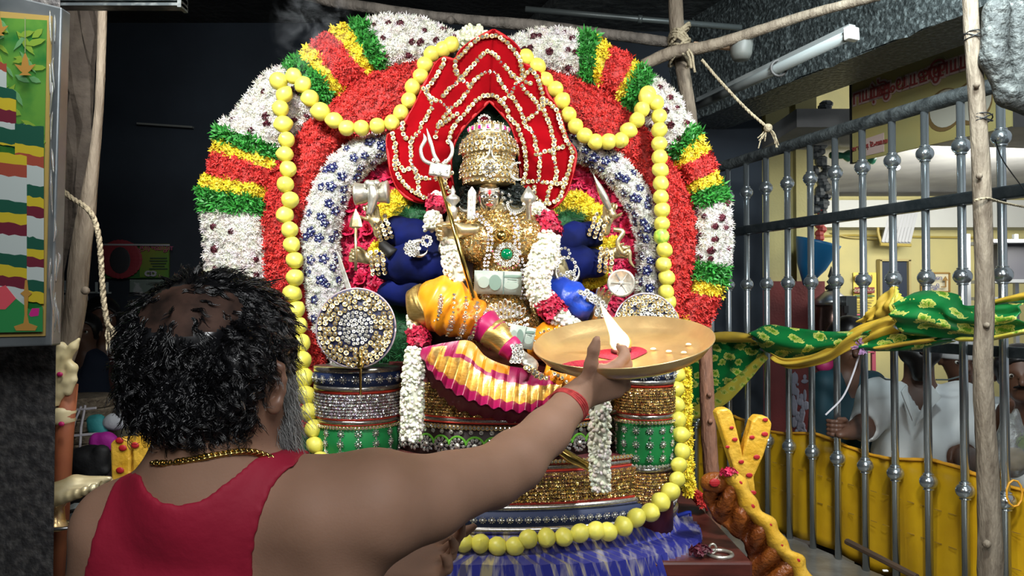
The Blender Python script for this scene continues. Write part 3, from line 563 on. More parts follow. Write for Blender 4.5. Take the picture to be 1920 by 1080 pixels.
# second man at the right edge with a plastic bag
hd2 = P(1912, 700, 3.42)
onlooker('person', 'man with a moustache at the right edge holding a clear plastic bag', hd2, S(45, 3.42), (-.55, -1, -.1),
    [(P(1935, 800, 3.5), .07), (P(1950, 900, 3.55), .15), (P(1960, 1000, 3.55), .16)], [([P(1875, 790, 3.5), P(1862, 850, 3.42), P(1885, 770, 3.2)], [.06, .048, .034], 1), ([P(2020, 800, 3.5), P(2030, 900, 3.4), P(1960, 905, 3.2)], [.06, .05, .035], 1)], M_shirt)
tt = bpy.data.objects['person.001'] if 'person.001' in bpy.data.objects else tm
f2 = norm((-.55, -1, -.1)); sd2 = np.cross(f2, (0, 0, 1)); r2 = S(45, 3.42)
MB().tube([hd2+f2*r2*1.02+sd2*r2*.3-np.array([0, 0, r2*.42]), hd2+f2*r2*1.1-np.array([0, 0, r2*.36]), hd2+f2*r2*1.02-sd2*r2*.3-np.array([0, 0, r2*.42])], [.004, .009, .004], 6, sm=9).obj('moustache', M_hair, tt)
onlooker('person', 'man in a white cap standing behind the bearded man', P(1802, 672, 4.3), S(40, 4.3), (-.3, -1, -.2), [(P(1806, 745, 4.35), .07), (P(1806, 860, 4.4), .15), (P(1806, 950, 4.4), .15)], [([P(1740, 770, 4.35), P(1740, 900, 4.3)], [.06, .05], 1), ([P(1870, 770, 4.35), P(1870, 900, 4.3)], [.06, .05], 1)],
    mat('grey_shirt', (.3, .32, .32), .7), hair=False, cap=mat('white_cap', (.6, .6, .6), .7), hands=False)
onlooker('person', 'person in a dark teal shirt behind the green and yellow festoon', P(1590, 640, 4.5), S(38, 4.5), (-.1, -1, -.3), [(P(1588, 705, 4.5), .07), (P(1588, 800, 4.5), .15), (P(1588, 920, 4.5), .15)], [([P(1545, 720, 4.5), P(1535, 830, 4.45)], [.06, .05], 1), ([P(1635, 720, 4.5), P(1640, 830, 4.45)], [.06, .05], 1)],
    mat('teal_shirt', (.006, .045, .065), .7), hands=False)
MB().ell(P(1548, 685, 4.6), (.06, .05, .05)).obj('pink_bundle', mat('pink_cloth', (.4, .02, .12)), label='deep pink cloth bundle behind the festoon', cat='bundle', smooth=True)
# plastic bag
t = thing('plastic_bag', 'clear plastic carrier bag with produce held beside the pole', 'bag', P(1895, 850, 3.05))
s = SDF(P(1895, 850, 3.12)-.17, P(1895, 850, 3.12)+.2, .008); s.ell(P(1898, 850, 3.14), (.075, .05, .10)); s.chain([P(1895, 815, 3.14), P(1885, 775, 3.15)], [.05, .012], .02); s.chain([P(1900, 815, 3.14), P(1905, 770, 3.15)], [.045, .012], .02)
s.obj('bag_film', [mat('bag_film', (.75, .78, .78), .15, trans=.85, bump=.6, bs=30)], t, relax=1)
MB().ell(P(1900, 860, 3.14), (.04, .03, .045)).obj('bread', mat('bread', (.4, .28, .12)), t, smooth=True); MB().ell(P(1912, 830, 3.14), (.02, .02, .03)).obj('leaf_bundle', mat('leafy', (.25, .4, .06)), t, smooth=True)
# ================================================================ floral arch
YA = 2.6
M_red = mat('red_petal', (.62, .030, .024), .7, tint=True, sss=.0); M_wht = mat('white_petal', (.84, .83, .76), .6, tint=True); M_yel = mat('yellow_petal', (.86, .68, .03), .6, tint=True)
M_grn = mat('green_leaf', (.035, .27, .035), .55, tint=True); M_rose = mat('crimson_petal', (.55, .012, .07), .6, tint=True); M_moss = mat('dyed_green_fibre', (.012, .13, .035), .65, tint=True); M_purp = mat('purple_petal', (.09, .008, .02), .6, tint=True)
arch = thing('floral_arch', 'great horseshoe arch of red white yellow and green flowers behind the statue', 'flower arch', P(870, 900, YA+.1))
mb = MB(); o = [P(960-590+20+q, 0, 2.72)*0 for q in ()]
outl = [(560, 1000), (555, 800), (480, 560), (385, 500), (385, 400), (420, 250), (480, 165), (560, 105), (650, 62), (760, 45), (870, 60), (980, 70), (1080, 78), (1180, 120), (1250, 190), (1310, 290), (1345, 400), (1345, 540), (1280, 640), (1270, 900), (1270, 1000)]
mb.slab(PL(outl, 2.74), .04); mb.obj('backing_board', mat('arch_backing', (.05, .02, .015), .8), arch)
W, G_, Y_, R_2 = 'W', 'G', 'Y', 'R'
left = [('', (386, 516), (500, 524)), (W, (379, 396), (497, 402)), (G_, (371, 350), (499, 376)), (Y_, (385, 326), (502, 350)), (R_2, (397, 282), (520, 322)), (Y_, (403, 262), (523, 300)), (G_, (405, 234), (524, 276)),
        (W, [(438, 214), (466, 174), (498, 140), (530, 122)], [(540, 262), (560, 245), (580, 225), (600, 208)]), (G_, (562, 100), (628, 180)), (Y_, (582, 84), (645, 165)), (R_2, [(592, 72), (618, 58)], [(665, 155), (690, 142)]), (Y_, (652, 44), (706, 132)), (G_, (690, 35), (726, 122)),
        (W, [(730, 30), (790, 36), (835, 55), (862, 78)], [(745, 118), (780, 118), (812, 112), (842, 98)])]
right = [('', (950, 78), (985, 118)), (W, [(985, 60), (1020, 54), (1060, 56), (1082, 60)], [(1000, 125), (1025, 132), (1060, 138), (1088, 150)]), (G_, (1118, 66), (1112, 160)), (Y_, (1143, 86), (1122, 165)), (R_2, [(1165, 94), (1187, 110)], [(1140, 178), (1152, 186)]), (Y_, (1200, 122), (1162, 194)), (G_, (1226, 142), (1182, 214)),
         (W, [(1250, 160), (1275, 190), (1298, 232)], [(1205, 222), (1225, 250), (1252, 284)]), (G_, (1315, 250), (1266, 300)), (Y_, (1329, 284), (1270, 316)), (R_2, (1346, 320), (1288, 345)), (Y_, (1352, 346), (1298, 362)), (G_, (1366, 378), (1302, 388)), (W, [(1370, 420), (1370, 460), (1368, 500)], [(1304, 420), (1304, 455), (1302, 490)]),
         (G_, (1360, 534), (1290, 522)), (Y_, (1352, 556), (1282, 548)), (R_2, [(1340, 590), (1318, 622)], [(1268, 560), (1272, 580)]), (Y_, (1296, 640), (1262, 596))]
KIND = {W: ('white_flower_section', STAR_WHITE, .0165, M_wht, 4.0, .055), G_: ('green_leaf_strip', STAR_GREEN, .020, M_grn, 5.0, .055), Y_: ('yellow_flower_strip', STAR_YEL, .018, M_yel, 3.6, .05), R_2: ('red_flower_section', STAR_RED, .0165, M_red, 3.2, .055)}
blob = [star(6, .3, .5, .3, seed=80+i) for i in range(3)]; pv, pf = [], []
def clump(protos, n, size, r, seed=0, flat=.6):      # small flower head: n florets on a dome, local z outward
    g = np.random.default_rng(seed); N = g.normal(0, 1, (n, 3)); N[:, 2] = np.abs(N[:, 2])+.2; N /= np.linalg.norm(N, axis=1)[:, None]
    return scatter(protos, N*[r, r, r*flat], N, size, tilt=.3, tintr=(.6, 1.3))
cv, cf, ct = clump(blob, 22, .007, .0075); purple_me = npmesh('purple_flower', cv, cf, M_purp, tint=ct, smooth=False)
def quat(Nv): return Vector(norm(Nv)).to_track_quat('Z', 'Y')
def runs(lst):
    prev = (lst[0][1], lst[0][2])
    for kd, a, b in lst[1:]:
        a = a if isinstance(a, list) else [a]; b = b if isinstance(b, list) else [b]
        nm, pr, sz, m, dens, bl = KIND[kd]; G = strip([prev[0]]+a, [prev[1]]+b, YA, n=10*len(a)+8, m=12, bulge=bl)
        prev = (a[-1], b[-1]); spots = []
        if kd == W:
            n, mm = G.shape[:2]; N = gnormals(G); nu = max(3, int(n/8)+1)
            for iu in range(nu):
                for jv in range(3):
                    i = int((iu+.5+(.25 if jv % 2 else -.2))/nu*n); j = int((jv+.6+rnd.uniform(-.25, .25))/3.2*mm); i += rnd.choice((-2, -1, 0, 1, 2))
                    if 0 <= i < n: spots.append((G[i, j], N[i, j]))
            spots = [q for q in spots]
        spots = [q for i_, q in enumerate(spots) if rnd.random() < .72]
        part = flowers(nm, G, pr, sz, m, arch, dens=dens, tilt=.6, tintr=(.62, 1.12), holes=[(q, .009) for q, _ in spots])
        for q, nn in spots: link('purple_flower', purple_me, part, q+nn*.004, rot=quat(nn), scale=rnd.uniform(.8, 1.25))
runs(left); runs(right)
flowers('cream_flower_tuft', strip([(850, 78), (862, 56), (885, 48), (905, 54), (915, 70)], [(855, 95), (868, 90), (885, 90), (900, 88), (908, 84)], YA, 16, 8, .04), [ball6(.5, .6)], .016, mat('cream_bud', (.72, .74, .52), .5, tint=True), arch, dens=2, tilt=.4)
# wide red band
flowers('red_flower_band', strip([(560, 850), (535, 760), (520, 660), (500, 540), (494, 400), (520, 310), (560, 250), (615, 200), (680, 148), (760, 118), (830, 95)], [(640, 850), (625, 760), (610, 690), (590, 590), (578, 500), (582, 400), (605, 320), (650, 272), (700, 250), (740, 240), (800, 180)], YA-.01, 60, 12, .05), STAR_RED, .0160, M_red, arch, dens=3.2, tilt=.7, tintr=(.5, 1.25))
flowers('red_flower_band', strip([(985, 105), (1030, 130), (1090, 150), (1150, 185), (1200, 225), (1250, 290), (1295, 370), (1306, 450), (1300, 530), (1285, 590), (1270, 640)], [(1000, 170), (1050, 230), (1085, 262), (1130, 282), (1165, 300), (1200, 345), (1222, 400), (1232, 460), (1236, 530), (1238, 600), (1235, 640)], YA-.01, 60, 12, .05), STAR_RED, .0160, M_red, arch, dens=3.2, tilt=.7, tintr=(.5, 1.25))
# blue gems: dark ring round a pale-blue bead
M_navy = mat('navy_bead', (.008, .012, .07), .12, coat=.6); M_pale = mat('pale_crystal', (.5, .62, .75), .08, metal=.3)
gm = MB().lathe([(.004, .001), (.0085, .002), (.0105, .0005), (.0105, -.003), (.004, -.003)], (0, 0, 0), n=10); gm.mi = 1; gm.ell((0, 0, .003), (.0038, .0038, .0032), n=8, m=5); gm.mi = 0
for k in range(5):
    a = k*1.2566; gm.ell((.0095*math.cos(a), .0095*math.sin(a), 0), (.0062, .0062, .0035), n=6, m=4)
gem_me = gm.mesh('blue_bead', [M_navy, M_pale], True)
for A, B in (([(640, 700), (600, 640), (580, 580), (572, 510), (570, 440), (582, 370), (608, 315), (648, 275), (690, 257), (735, 256)], [(668, 640), (655, 600), (645, 560), (638, 510), (634, 450), (642, 395), (662, 350), (690, 318), (715, 300), (738, 292)]),
             ([(1040, 262), (1085, 255), (1128, 272), (1170, 298), (1205, 345), (1228, 400), (1236, 460), (1238, 530), (1236, 600)], [(1060, 300), (1090, 305), (1120, 322), (1150, 350), (1175, 388), (1192, 430), (1198, 480), (1195, 540), (1190, 600)])):
    G = strip(A, B, YA-.06, 50, 10, .045, YB=YA-.03); N = gnormals(G); spots = []
    for i in range(2, 49, 3):
        for j in ((1, 4, 7) if i % 2 else (2, 5, 8)): 
            jj = max(0, min(9, j)); ii = max(0, min(49, i+rnd.choice((-1, 0, 1)))); spots.append((G[ii, jj], N[ii, jj]))
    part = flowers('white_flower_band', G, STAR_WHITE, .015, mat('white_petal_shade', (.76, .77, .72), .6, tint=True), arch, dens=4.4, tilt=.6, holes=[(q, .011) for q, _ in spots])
    for q, nn in spots: link('blue_bead', gem_me, part, q+nn*.006, rot=quat(nn), scale=rnd.uniform(.95, 1.35))
# crimson rosette field behind the arms
flowers('crimson_rose_bed', strip([(720, 700), (655, 640), (642, 560), (636, 480), (642, 400), (665, 345), (700, 310), (750, 290)], [(800, 700), (790, 600), (780, 500), (775, 450), (775, 400), (775, 370), (770, 350), (780, 330)], YA+.02, 40, 12, .02), STAR_ROSE, .022, M_rose, arch, dens=5, tilt=.5, tintr=(.5, 1.3))
flowers('crimson_rose_bed', strip([(1060, 290), (1100, 300), (1150, 340), (1185, 400), (1200, 460), (1200, 540), (1190, 640)], [(1040, 360), (1050, 400), (1060, 430), (1080, 460), (1080, 500), (1080, 560), (1090, 640)], YA+.02, 40, 12, .02), STAR_ROSE, .022, M_rose, arch, dens=5, tilt=.5, tintr=(.5, 1.3))
rv = []; rf = []
def rose(seed, r=.022):
    g = random.Random(seed); mb = MB()
    for ring, (n, rr, tlt) in enumerate(((3, .28, .25), (5, .6, .55), (6, .95, .9))):
        for k in range(n):
            a0 = 2*math.pi*(k+g.random()*.4)/n+ring; rows = []
            for i in range(4):
                rows.append([np.array([math.cos(a0+(j-2)*.28*(1.1-ring*.1))*(rr*.35+rr*i/3*math.sin(tlt)+ .05), math.sin(a0+(j-2)*.28*(1.1-ring*.1))*(rr*.35+rr*i/3*math.sin(tlt)+.05), .9*i/3*math.cos(tlt)+.1*math.sin(j*2+seed)])*r for j in range(5)])
            mb.sheet(rows)
    return mb.mesh('rose', mat('crimson_fabric', (.62, .015, .075), .6, col2=(.4, .006, .04), vs=60), True)
rose_me = [rose(i) for i in range(3)]
for x, y in ((660, 385), (652, 432), (668, 470), (650, 500), (690, 430), (675, 525), (705, 545), (655, 540), (690, 330), (735, 330), (640, 580), (1150, 345), (1185, 395), (1165, 372), (1195, 440), (1190, 480), (1185, 520), (1130, 330), (1110, 310), (1175, 425), (668, 410), (700, 400), (1200, 400), (1100, 345), (1075, 330)):
    link('crimson_rosette', rose_me[rnd.randrange(3)], arch, P(x, y, YA-.01), rot=quat((rnd.uniform(-.4, .4), -1, rnd.uniform(-.1, .6))), scale=rnd.uniform(.8, 1.3))
# yellow and green puffs around the arms, lower leaf skirts
def puff(nm, poly, Y, pr, sz, m, dens=5, bl=.06, **kw): A, B = poly; return flowers(nm, strip(A, B, Y, 20, 10, bl), pr, sz, m, arch, dens=dens, **kw)
puff('yellow_flower_puff', ([(705, 420), (712, 390), (738, 362), (765, 372)], [(735, 430), (745, 415), (770, 405), (790, 395)]), YA-.02, STAR_YEL, .017, M_yel)
puff('yellow_flower_puff', ([(1030, 400), (1050, 375), (1080, 362), (1110, 378), (1135, 400)], [(1040, 420), (1065, 405), (1090, 410), (1110, 425), (1130, 440)]), YA-.03, STAR_YEL, .017, M_yel)
puff('yellow_flower_puff', ([(695, 470), (710, 455), (740, 470)], [(700, 490), (720, 485), (735, 480)]), YA-.06, STAR_YEL, .015, M_yel)
puff('yellow_flower_puff', ([(1100, 470), (1130, 452), (1155, 448)], [(1110, 485), (1135, 475), (1155, 465)]), YA-.06, STAR_YEL, .015, M_yel)
puff('yellow_flower_puff', ([(1090, 520), (1120, 510), (1140, 508)], [(1100, 540), (1125, 532), (1140, 525)]), YA-.06, STAR_YEL, .015, M_yel)
puff('yellow_flower_puff', ([(1075, 580), (1105, 590), (1125, 600)], [(1080, 620), (1105, 625), (1120, 625)]), YA-.1, STAR_YEL, .015, M_yel)
for pl, sz in ((([(745, 425), (752, 392), (785, 375), (812, 388)], [(752, 430), (770, 436), (795, 430), (812, 415)]), .03), (([(1030, 440), (1030, 402), (1060, 388), (1095, 405)], [(1060, 455), (1065, 450), (1080, 440), (1095, 420)]), .03),
               (([(812, 490), (820, 480), (836, 480)], [(815, 515), (825, 518), (838, 512)]), .02), (([(700, 570), (745, 565), (800, 570)], [(700, 700), (740, 695), (800, 690)]), .03), (([(1030, 560), (1050, 600), (1090, 620)], [(1020, 600), (1045, 640), (1080, 650)]), .02),
               (([(560, 810), (580, 820), (612, 850)], [(545, 880), (570, 885), (600, 890)]), .03), (([(1250, 760), (1262, 765), (1275, 775)], [(1245, 900), (1258, 905), (1275, 910)]), .03)):
    A, B = pl; flowers('green_fibre_puff', strip(A, B, YA-.05, 20, 10, .07), BLADE, .02, M_moss, arch, dens=7, tilt=.9, tintr=(.5, 1.35))
puff('yellow_flower_puff', ([(532, 630), (540, 680), (548, 720)], [(562, 630), (566, 680), (570, 720)]), YA-.03, STAR_YEL, .016, M_yel)
puff('yellow_flower_puff', ([(1262, 680), (1266, 740), (1270, 800), (1276, 880), (1285, 930)], [(1290, 690), (1292, 740), (1292, 800), (1296, 880), (1300, 930)]), YA-.0, STAR_YEL, .016, M_yel)
puff('red_flower_puff', ([(1300, 920), (1305, 945)], [(1322, 930), (1324, 955)]), YA-.0, STAR_RED, .013, M_red)
flowers('dark_fibre_backing', strip([(840, 400), (838, 320), (850, 260), (880, 215), (917, 180)], [(990, 400), (990, 320), (975, 270), (950, 225), (920, 185)], YA-.06, 30, 14, .01), BLADE, .022, mat('dark_fibre', (.008, .05, .022), .7, tint=True), arch, dens=6, tilt=.9, tintr=(.4, 1.6))
# ---- lemon garland
def lemon_mesh(seed, m):
    V = []; n, k = 18, 12; g = np.random.default_rng(seed); ph = g.random(6)*6
    for i in range(k+1):
        t = min(max(math.pi*i/k, .03), math.pi-.03)
        for j in range(n):
            a = 2*math.pi*j/n; r = 1+.022*math.sin(3*a+ph[0])*math.sin(t)+.02*math.sin(2*t+ph[1])+.012*math.sin(5*a+3*t+ph[2]); z = math.cos(t); ex = .10*max(0, abs(z)-.9)/.1*(.6 if z > 0 else 1)
            V.append((r*math.sin(t)*math.cos(a), r*math.sin(t)*math.sin(a), r*z*1.03+math.copysign(ex, z)))
    Fq = [(i*n+j, (i+1)*n+j, (i+1)*n+(j+1) % n, i*n+(j+1) % n) for i in range(k) for j in range(n)]
    return npmesh('lemon', np.array(V), np.array(Fq), m)
M_lem = mat('lemon_skin', (.68, .60, .075), .42, col2=(.58, .55, .10), vs=2.2, bump=.05, bs=30, sharp=(.3, .75), sss=.05); M_lem2 = mat('green_lemon_skin', (.60, .68, .10), .38, col2=(.22, .45, .05), vs=1.4, sharp=(.4, .6))
lem = [lemon_mesh(i, M_lem) for i in range(4)]; lemg = lemon_mesh(9, M_lem2)
YL = 2.48; yy = lambda y: YL-.0 if y < 640 else YL-.07*(min(y, 1000)-640)/360*3.2
g_left = [(533, 177), (526, 204), (531, 233), (537, 262), (534, 289), (540, 317), (535, 346), (544, 375), (534, 403), (543, 431), (547, 459), (552.5, 488), (553, 520.5), (548, 550.5), (555, 581), (559.5, 611), (564, 643), (566, 676), (571, 709), (574, 741), (579, 773), (588, 804), (591, 835), (600, 862), (612, 890), (628, 915), (650, 938), (676, 958), (705, 975), (737, 992), (769, 1006), (802, 1016)]
g_bot = [(836, 1021), (869, 1017), (901, 1019), (932.5, 1024), (965.6, 1024), (990.5, 1010), (1024.7, 1008), (1057, 1007), (1087, 999.5), (1117, 995), (1140, 997), (1169, 986.6), (1193, 971), (1219, 961), (1238.6, 941), (1257, 922.5), (1270, 899), (1273, 872), (1279, 846.6), (1276.7, 815.5), (1271, 787.5), (1268, 759), (1268, 730), (1268, 702), (1264, 674), (1262, 646), (1258, 620), (1256, 594)]
g_right = [(1253, 568), (1249, 547), (1250, 521), (1244, 496), (1246, 468.5), (1240, 443.7), (1241, 420), (1241, 393.7), (1239, 369.6), (1239, 344), (1238, 319), (1237, 295), (1236, 270), (1236, 244), (1236, 218.5), (1230, 193), (1215, 176)]
d_left = [(522, 152), (551, 142.6), (568, 158.5), (581, 184), (600.7, 209), (626.7, 226), (650.7, 240), (678, 240), (708, 236), (735, 230), (752, 211), (767, 188), (774, 164), (789, 143), (797, 121), (809, 101), (830, 93), (846, 84)]
d_right = [(985, 108), (1008, 125), (1022, 150), (1041, 167), (1054, 188.6), (1066, 215), (1079, 236.6), (1096, 254), (1116, 266), (1140.7, 265.6), (1164, 263), (1178.5, 244.5), (1194.5, 225), (1203.7, 205.6), (1212, 184)]
def garland(label, pts, Y0, group=None, thread=True):
    t = thing('lemon_garland', label, 'garland', P(*pts[0], Y0)); pp = []
    for i, (x, y) in enumerate(pts):
        XX = P(x, y, 2.2)[0]+.03; tt_ = min(1, max(0, (y-640)/250)); Yt = 2.46-.31*math.sqrt(max(0, 1-(XX/.60)**2))-.03; Yk = Y0*(1-tt_)+Yt*tt_ if y > 640 else Y0; q = P(x, y, Yk); pp.append(q)
        gr = abs(x-1240) < 2 and abs(y-443.7) < 1 or (x == 836)
        sp = min([math.hypot(x-a, y-b) for a, b in pts if (a, b) != (x, y)]); r = S(min(18.6+(2 if y > 900 else 0), max(15.2+(2.6 if y > 900 else 0), sp*.56)), Yk)*(.92 if Y0 > 2.5 else 1)
        link('lemon', lemg if gr else lem[rnd.randrange(4)], t, q, rot=(rnd.uniform(0, 6), rnd.uniform(0, 6), rnd.uniform(0, 6)), scale=r)
    MB().tube(pp, .0015, 5).obj('thread', mat('white_thread', (.55, .52, .55)), t)
    return t
garland('lemon string down the left of the arch and along the throne foot', g_left+g_bot+g_right, YL)
garland('lemon string draped in a swag on the upper left of the arch', d_left, YL-.01)
garland('lemon string draped in a swag on the upper right of the arch', d_right, YL-.01)
# ================================================================ red velvet flame-shaped halo with stone lattice
c3 = lambda x, y: (720+x/2.919, 30+y/2.919)
M_velvet = mat('red_velvet', (.26, .0015, .005), .9, col2=(.17, .001, .003), vs=9, spec=.05)
halo = thing('velvet_halo', 'flame-shaped red velvet halo with a lattice of gold stones behind the crown', 'halo', P(905, 380, 2.5))
outer = [c3(*q) for q in [(600, 78), (540, 105), (470, 148), (415, 195), (388, 240), (330, 228), (285, 262), (255, 320), (215, 385), (195, 440), (165, 500), (120, 570), (75, 625), (25, 650), (18, 690), (25, 770), (42, 860), (75, 940), (130, 995), (215, 1020), (300, 1010), (385, 975)]]
outer_r = [c3(*q) for q in [(600, 78), (650, 105), (710, 150), (748, 200), (765, 262), (800, 275), (840, 300), (870, 350), (895, 430), (930, 480), (965, 560), (990, 640), (1010, 690), (1045, 735), (1045, 800), (1025, 880), (1000, 960), (960, 1020), (910, 1050), (850, 1010), (790, 960), (755, 935)]]
inner_l = [c3(*q) for q in [(577, 462), (540, 500), (500, 540), (465, 575), (430, 615), (400, 660), (378, 720), (365, 790), (368, 860), (375, 920), (385, 975)]]
inner_r = [c3(*q) for q in [(577, 462), (615, 500), (650, 540), (685, 580), (710, 630), (730, 690), (740, 760), (748, 830), (752, 890), (755, 935)]]
YH = 2.46
def velvet(A, B, nm='velvet_panel'):
    a = spline([[*p, 0] for p in A], 46); b = spline([[*p, 0] for p in B], 46); rows = []
    for i in range(46): rows.append([P(*(a[i]*(1-t)+b[i]*t)[:2], YH-.012*math.sin(math.pi*t)+.004*math.sin(i*.9+t*6)) for t in np.linspace(0, 1, 14)])
    mb = MB().sheet(rows); return mb.obj(nm, M_velvet, halo, smooth=True, thick=.012)
velvet(outer, inner_l); velvet(outer_r, inner_r)
for pth in (outer, outer_r, inner_l, inner_r): MB().tube([P(x, y, YH) for x, y, _ in spline([[*p, 0] for p in pth], 60)], .0055, 7).obj('velvet_piping', mat('piping_red', (.45, .006, .008), .6), halo, smooth=True)
M_gold = mat('gold_stone', (.72, .50, .18), .26, metal=.85, col2=(.85, .70, .38), vs=300); M_crys = mat('crystal', (.88, .87, .84), .05, metal=.85, col2=(.6, .62, .66), vs=400); M_goldp = mat('polished_gold', (.78, .56, .17), .2, metal=1, col2=(.6, .42, .12), vs=30)
def studmesh(name, m1, m2, r=.0052):
    mb = MB().lathe([(r*.6, 0), (r, r*.25), (r*.92, r*.5), (r*.5, r*.45)], (0, 0, 0), n=8)
    for k in range(4): a = k*math.pi/2+.4; mb.add([(r*.75*math.cos(a-.3), r*.75*math.sin(a-.3), r*.4), (r*1.15*math.cos(a), r*1.15*math.sin(a), r*.5), (r*.75*math.cos(a+.3), r*.75*math.sin(a+.3), r*.4), (r*.7*math.cos(a), r*.7*math.sin(a), r*.8)], [(0, 1, 3), (1, 2, 3)])
    mb.mi = 1; mb.lathe([(r*.6, r*.45), (r*.42, r*.75), (r*.01, r*.85)], (0, 0, 0), n=7); return mb.mesh(name, [m1, m2])
stud = studmesh('jewel_stud', M_gold, M_crys)
chains = [[(395, 300), (393, 250), (425, 215), (480, 155), (540, 120), (600, 110), (650, 130), (700, 180), (740, 240), (755, 300), (750, 350)], [(325, 440), (345, 410), (375, 385), (415, 350), (465, 295), (510, 250), (575, 195), (640, 250), (690, 310), (740, 355), (765, 400), (800, 440), (850, 495)],
 [(390, 300), (405, 330), (440, 360), (470, 390)], [(300, 600), (325, 555), (350, 520), (390, 490), (440, 440), (470, 390), (510, 340), (560, 310), (610, 315), (640, 370), (680, 420), (725, 480), (755, 540), (775, 600), (820, 650), (830, 710), (855, 780), (850, 840), (845, 900)],
 [(355, 690), (370, 630), (395, 590), (430, 550), (490, 480), (540, 440), (600, 440), (640, 470), (670, 510), (690, 560), (730, 600), (745, 650), (768, 700), (775, 760), (780, 820), (770, 880), (755, 940)], [(330, 240), (310, 290), (275, 350), (235, 400), (250, 455), (265, 490), (240, 540), (215, 580), (200, 610), (190, 640), (150, 680), (150, 740), (150, 790), (165, 840), (185, 900), (190, 960)],
 [(45, 650), (60, 700), (65, 760), (58, 820), (75, 860), (95, 900), (130, 940), (170, 970), (230, 995), (290, 985)], [(215, 400), (265, 455), (300, 470), (330, 485), (360, 525)], [(105, 590), (105, 630), (115, 665), (150, 680)], [(65, 790), (110, 845), (160, 835), (190, 880), (215, 890), (260, 895), (330, 890)],
 [(285, 660), (295, 610), (325, 590), (370, 555), (400, 540)], [(750, 350), (800, 300), (840, 340), (855, 390), (870, 440), (870, 490), (885, 540), (905, 600), (920, 650), (930, 700), (930, 770), (940, 830), (940, 890), (905, 950), (895, 1010)], [(700, 330), (745, 350), (800, 370)], [(865, 460), (900, 470), (930, 500), (950, 540), (965, 590), (985, 640), (1000, 690), (1030, 740), (1025, 800), (1010, 860), (990, 920), (970, 980), (930, 1020), (880, 1030)],
 [(770, 580), (810, 550), (850, 510), (890, 475)], [(830, 760), (880, 745), (930, 735), (980, 715)], [(790, 905), (850, 905), (900, 915), (960, 920), (990, 900)], [(640, 465), (680, 440), (710, 400), (735, 350)], [(370, 860), (330, 900), (350, 950), (370, 985)], [(820, 940), (825, 985), (850, 1015)]]
for ch in chains:
    q = spline([[*c3(*p), 0] for p in ch], 200); Lc = np.concatenate([[0], np.cumsum(np.linalg.norm(np.diff(q, axis=0), axis=1))]); n = max(2, int(Lc[-1]/8.3))
    for i in range(n+1): x = np.interp(Lc[-1]*i/n, Lc, q[:, 0]); y = np.interp(Lc[-1]*i/n, Lc, q[:, 1]); link('jewel_stud', stud, halo, P(x+rnd.uniform(-1, 1), y+rnd.uniform(-1, 1), YH-.016), rot=quat((rnd.uniform(-.25, .25), -1, rnd.uniform(-.1, .4))), scale=rnd.uniform(1.5, 1.75))
# ================================================================ hands (man and statue share the anatomy)
def hand(s, W, F, N, T, L=.19, curl=(.3, .5, .4), thumb=(.6, .8, .3), fr=.048, k=.012, tcurl=.3, spread=.12, curls=None):
    W = np.array(W, float); F = norm(F); N = norm(np.array(N)-F*np.dot(F, N)); T0 = norm(T); T = norm(T0-F*np.dot(T0, F)-N*np.dot(T0, N)); tips = []
    for o in (.15, .05, -.05, -.15): s.cap(W+T*o*.6*L, W+F*.47*L+T*o*1.12*L, .085*L, .072*L, k)
    s.cap(W+T*.10*L+F*.08*L, W+F*.28*L+T*.2*L+N*.03*L, .09*L, .07*L, k)
    for i, (o, ln) in enumerate(zip((.17, .057, -.057, -.165), (.38, .43, .39, .30))):
        cu = curls[i] if curls else curl; p = W+F*.48*L+T*o*L; d = norm(F+T*spread*(1.2-.8*i)); pts = [p]; a = 0
        for q, c_ in zip((.46, .3, .24), cu): a += c_; p = p+(d*math.cos(a)+N*math.sin(a))*ln*q*L; pts.append(p)
        s.chain(pts, [fr*L*1.05, fr*L, fr*L*.9, fr*L*.75], k*.45); tips.append((pts[-1], pts[-1]-pts[-2], N))
    p = W+F*.12*L+T*.15*L; d = norm(F*thumb[0]+T*thumb[1]+N*thumb[2]); d2 = norm(d+N*tcurl+F*tcurl*.5); q = p+d*.2*L; e = q+d2*.16*L
    s.chain([p, q, e, e+norm(d2+F*tcurl)*.11*L], [fr*L*1.35, fr*L*1.15, fr*L*1.0, fr*L*.8], k*.6); tips.append((e, d2, N)); return tips
FRONT = np.array([0, -1., 0]); UP = np.array([0, 0, 1.]); RIGHT = np.array([1., 0, 0])
M_silver = mat('worked_silver', (.74, .72, .64), .34, metal=.8, col2=(.5, .48, .40), vs=40, bump=.1, bs=50); M_brass = mat('antique_gold', (.74, .62, .36), .32, metal=.8, col2=(.45, .36, .18), vs=30, bump=.08, bs=50)
M_bluev = mat('royal_blue_velvet', (.002, .007, .085), .8, col2=(.001, .003, .022), vs=9, spec=.15, bump=.2, bs=14); M_blueb = mat('bright_blue_satin', (.012, .07, .50), .35, col2=(.01, .035, .3), vs=12, bump=.15)
M_orange = mat('orange_silk', (.90, .36, .012), .35, col2=(.75, .22, .01), vs=9, sheen=.2); M_mag = mat('magenta_silk', (.42, .008, .10), .38, col2=(.28, .004, .06), vs=10, sheen=.2); M_zari = mat('gold_brocade', (.78, .56, .2), .33, metal=.85, col2=(.6, .38, .1), vs=45, stretch=(1, 1, 4), bump=.1, bs=120)
M_goldt = mat('gold_stone_tint', (.74, .52, .20), .24, metal=.9, tint=True); M_crt = mat('crystal_tint', (.86, .86, .88), .12, metal=.85, tint=True)
flw = star(5, .3, .35, .2, 0, 71); _b = ball6(.28, .3, 5); STUD = [(np.concatenate([flw[0], _b[0]+[0, 0, .25]]), np.concatenate([flw[1], _b[1]+len(flw[0])]))]
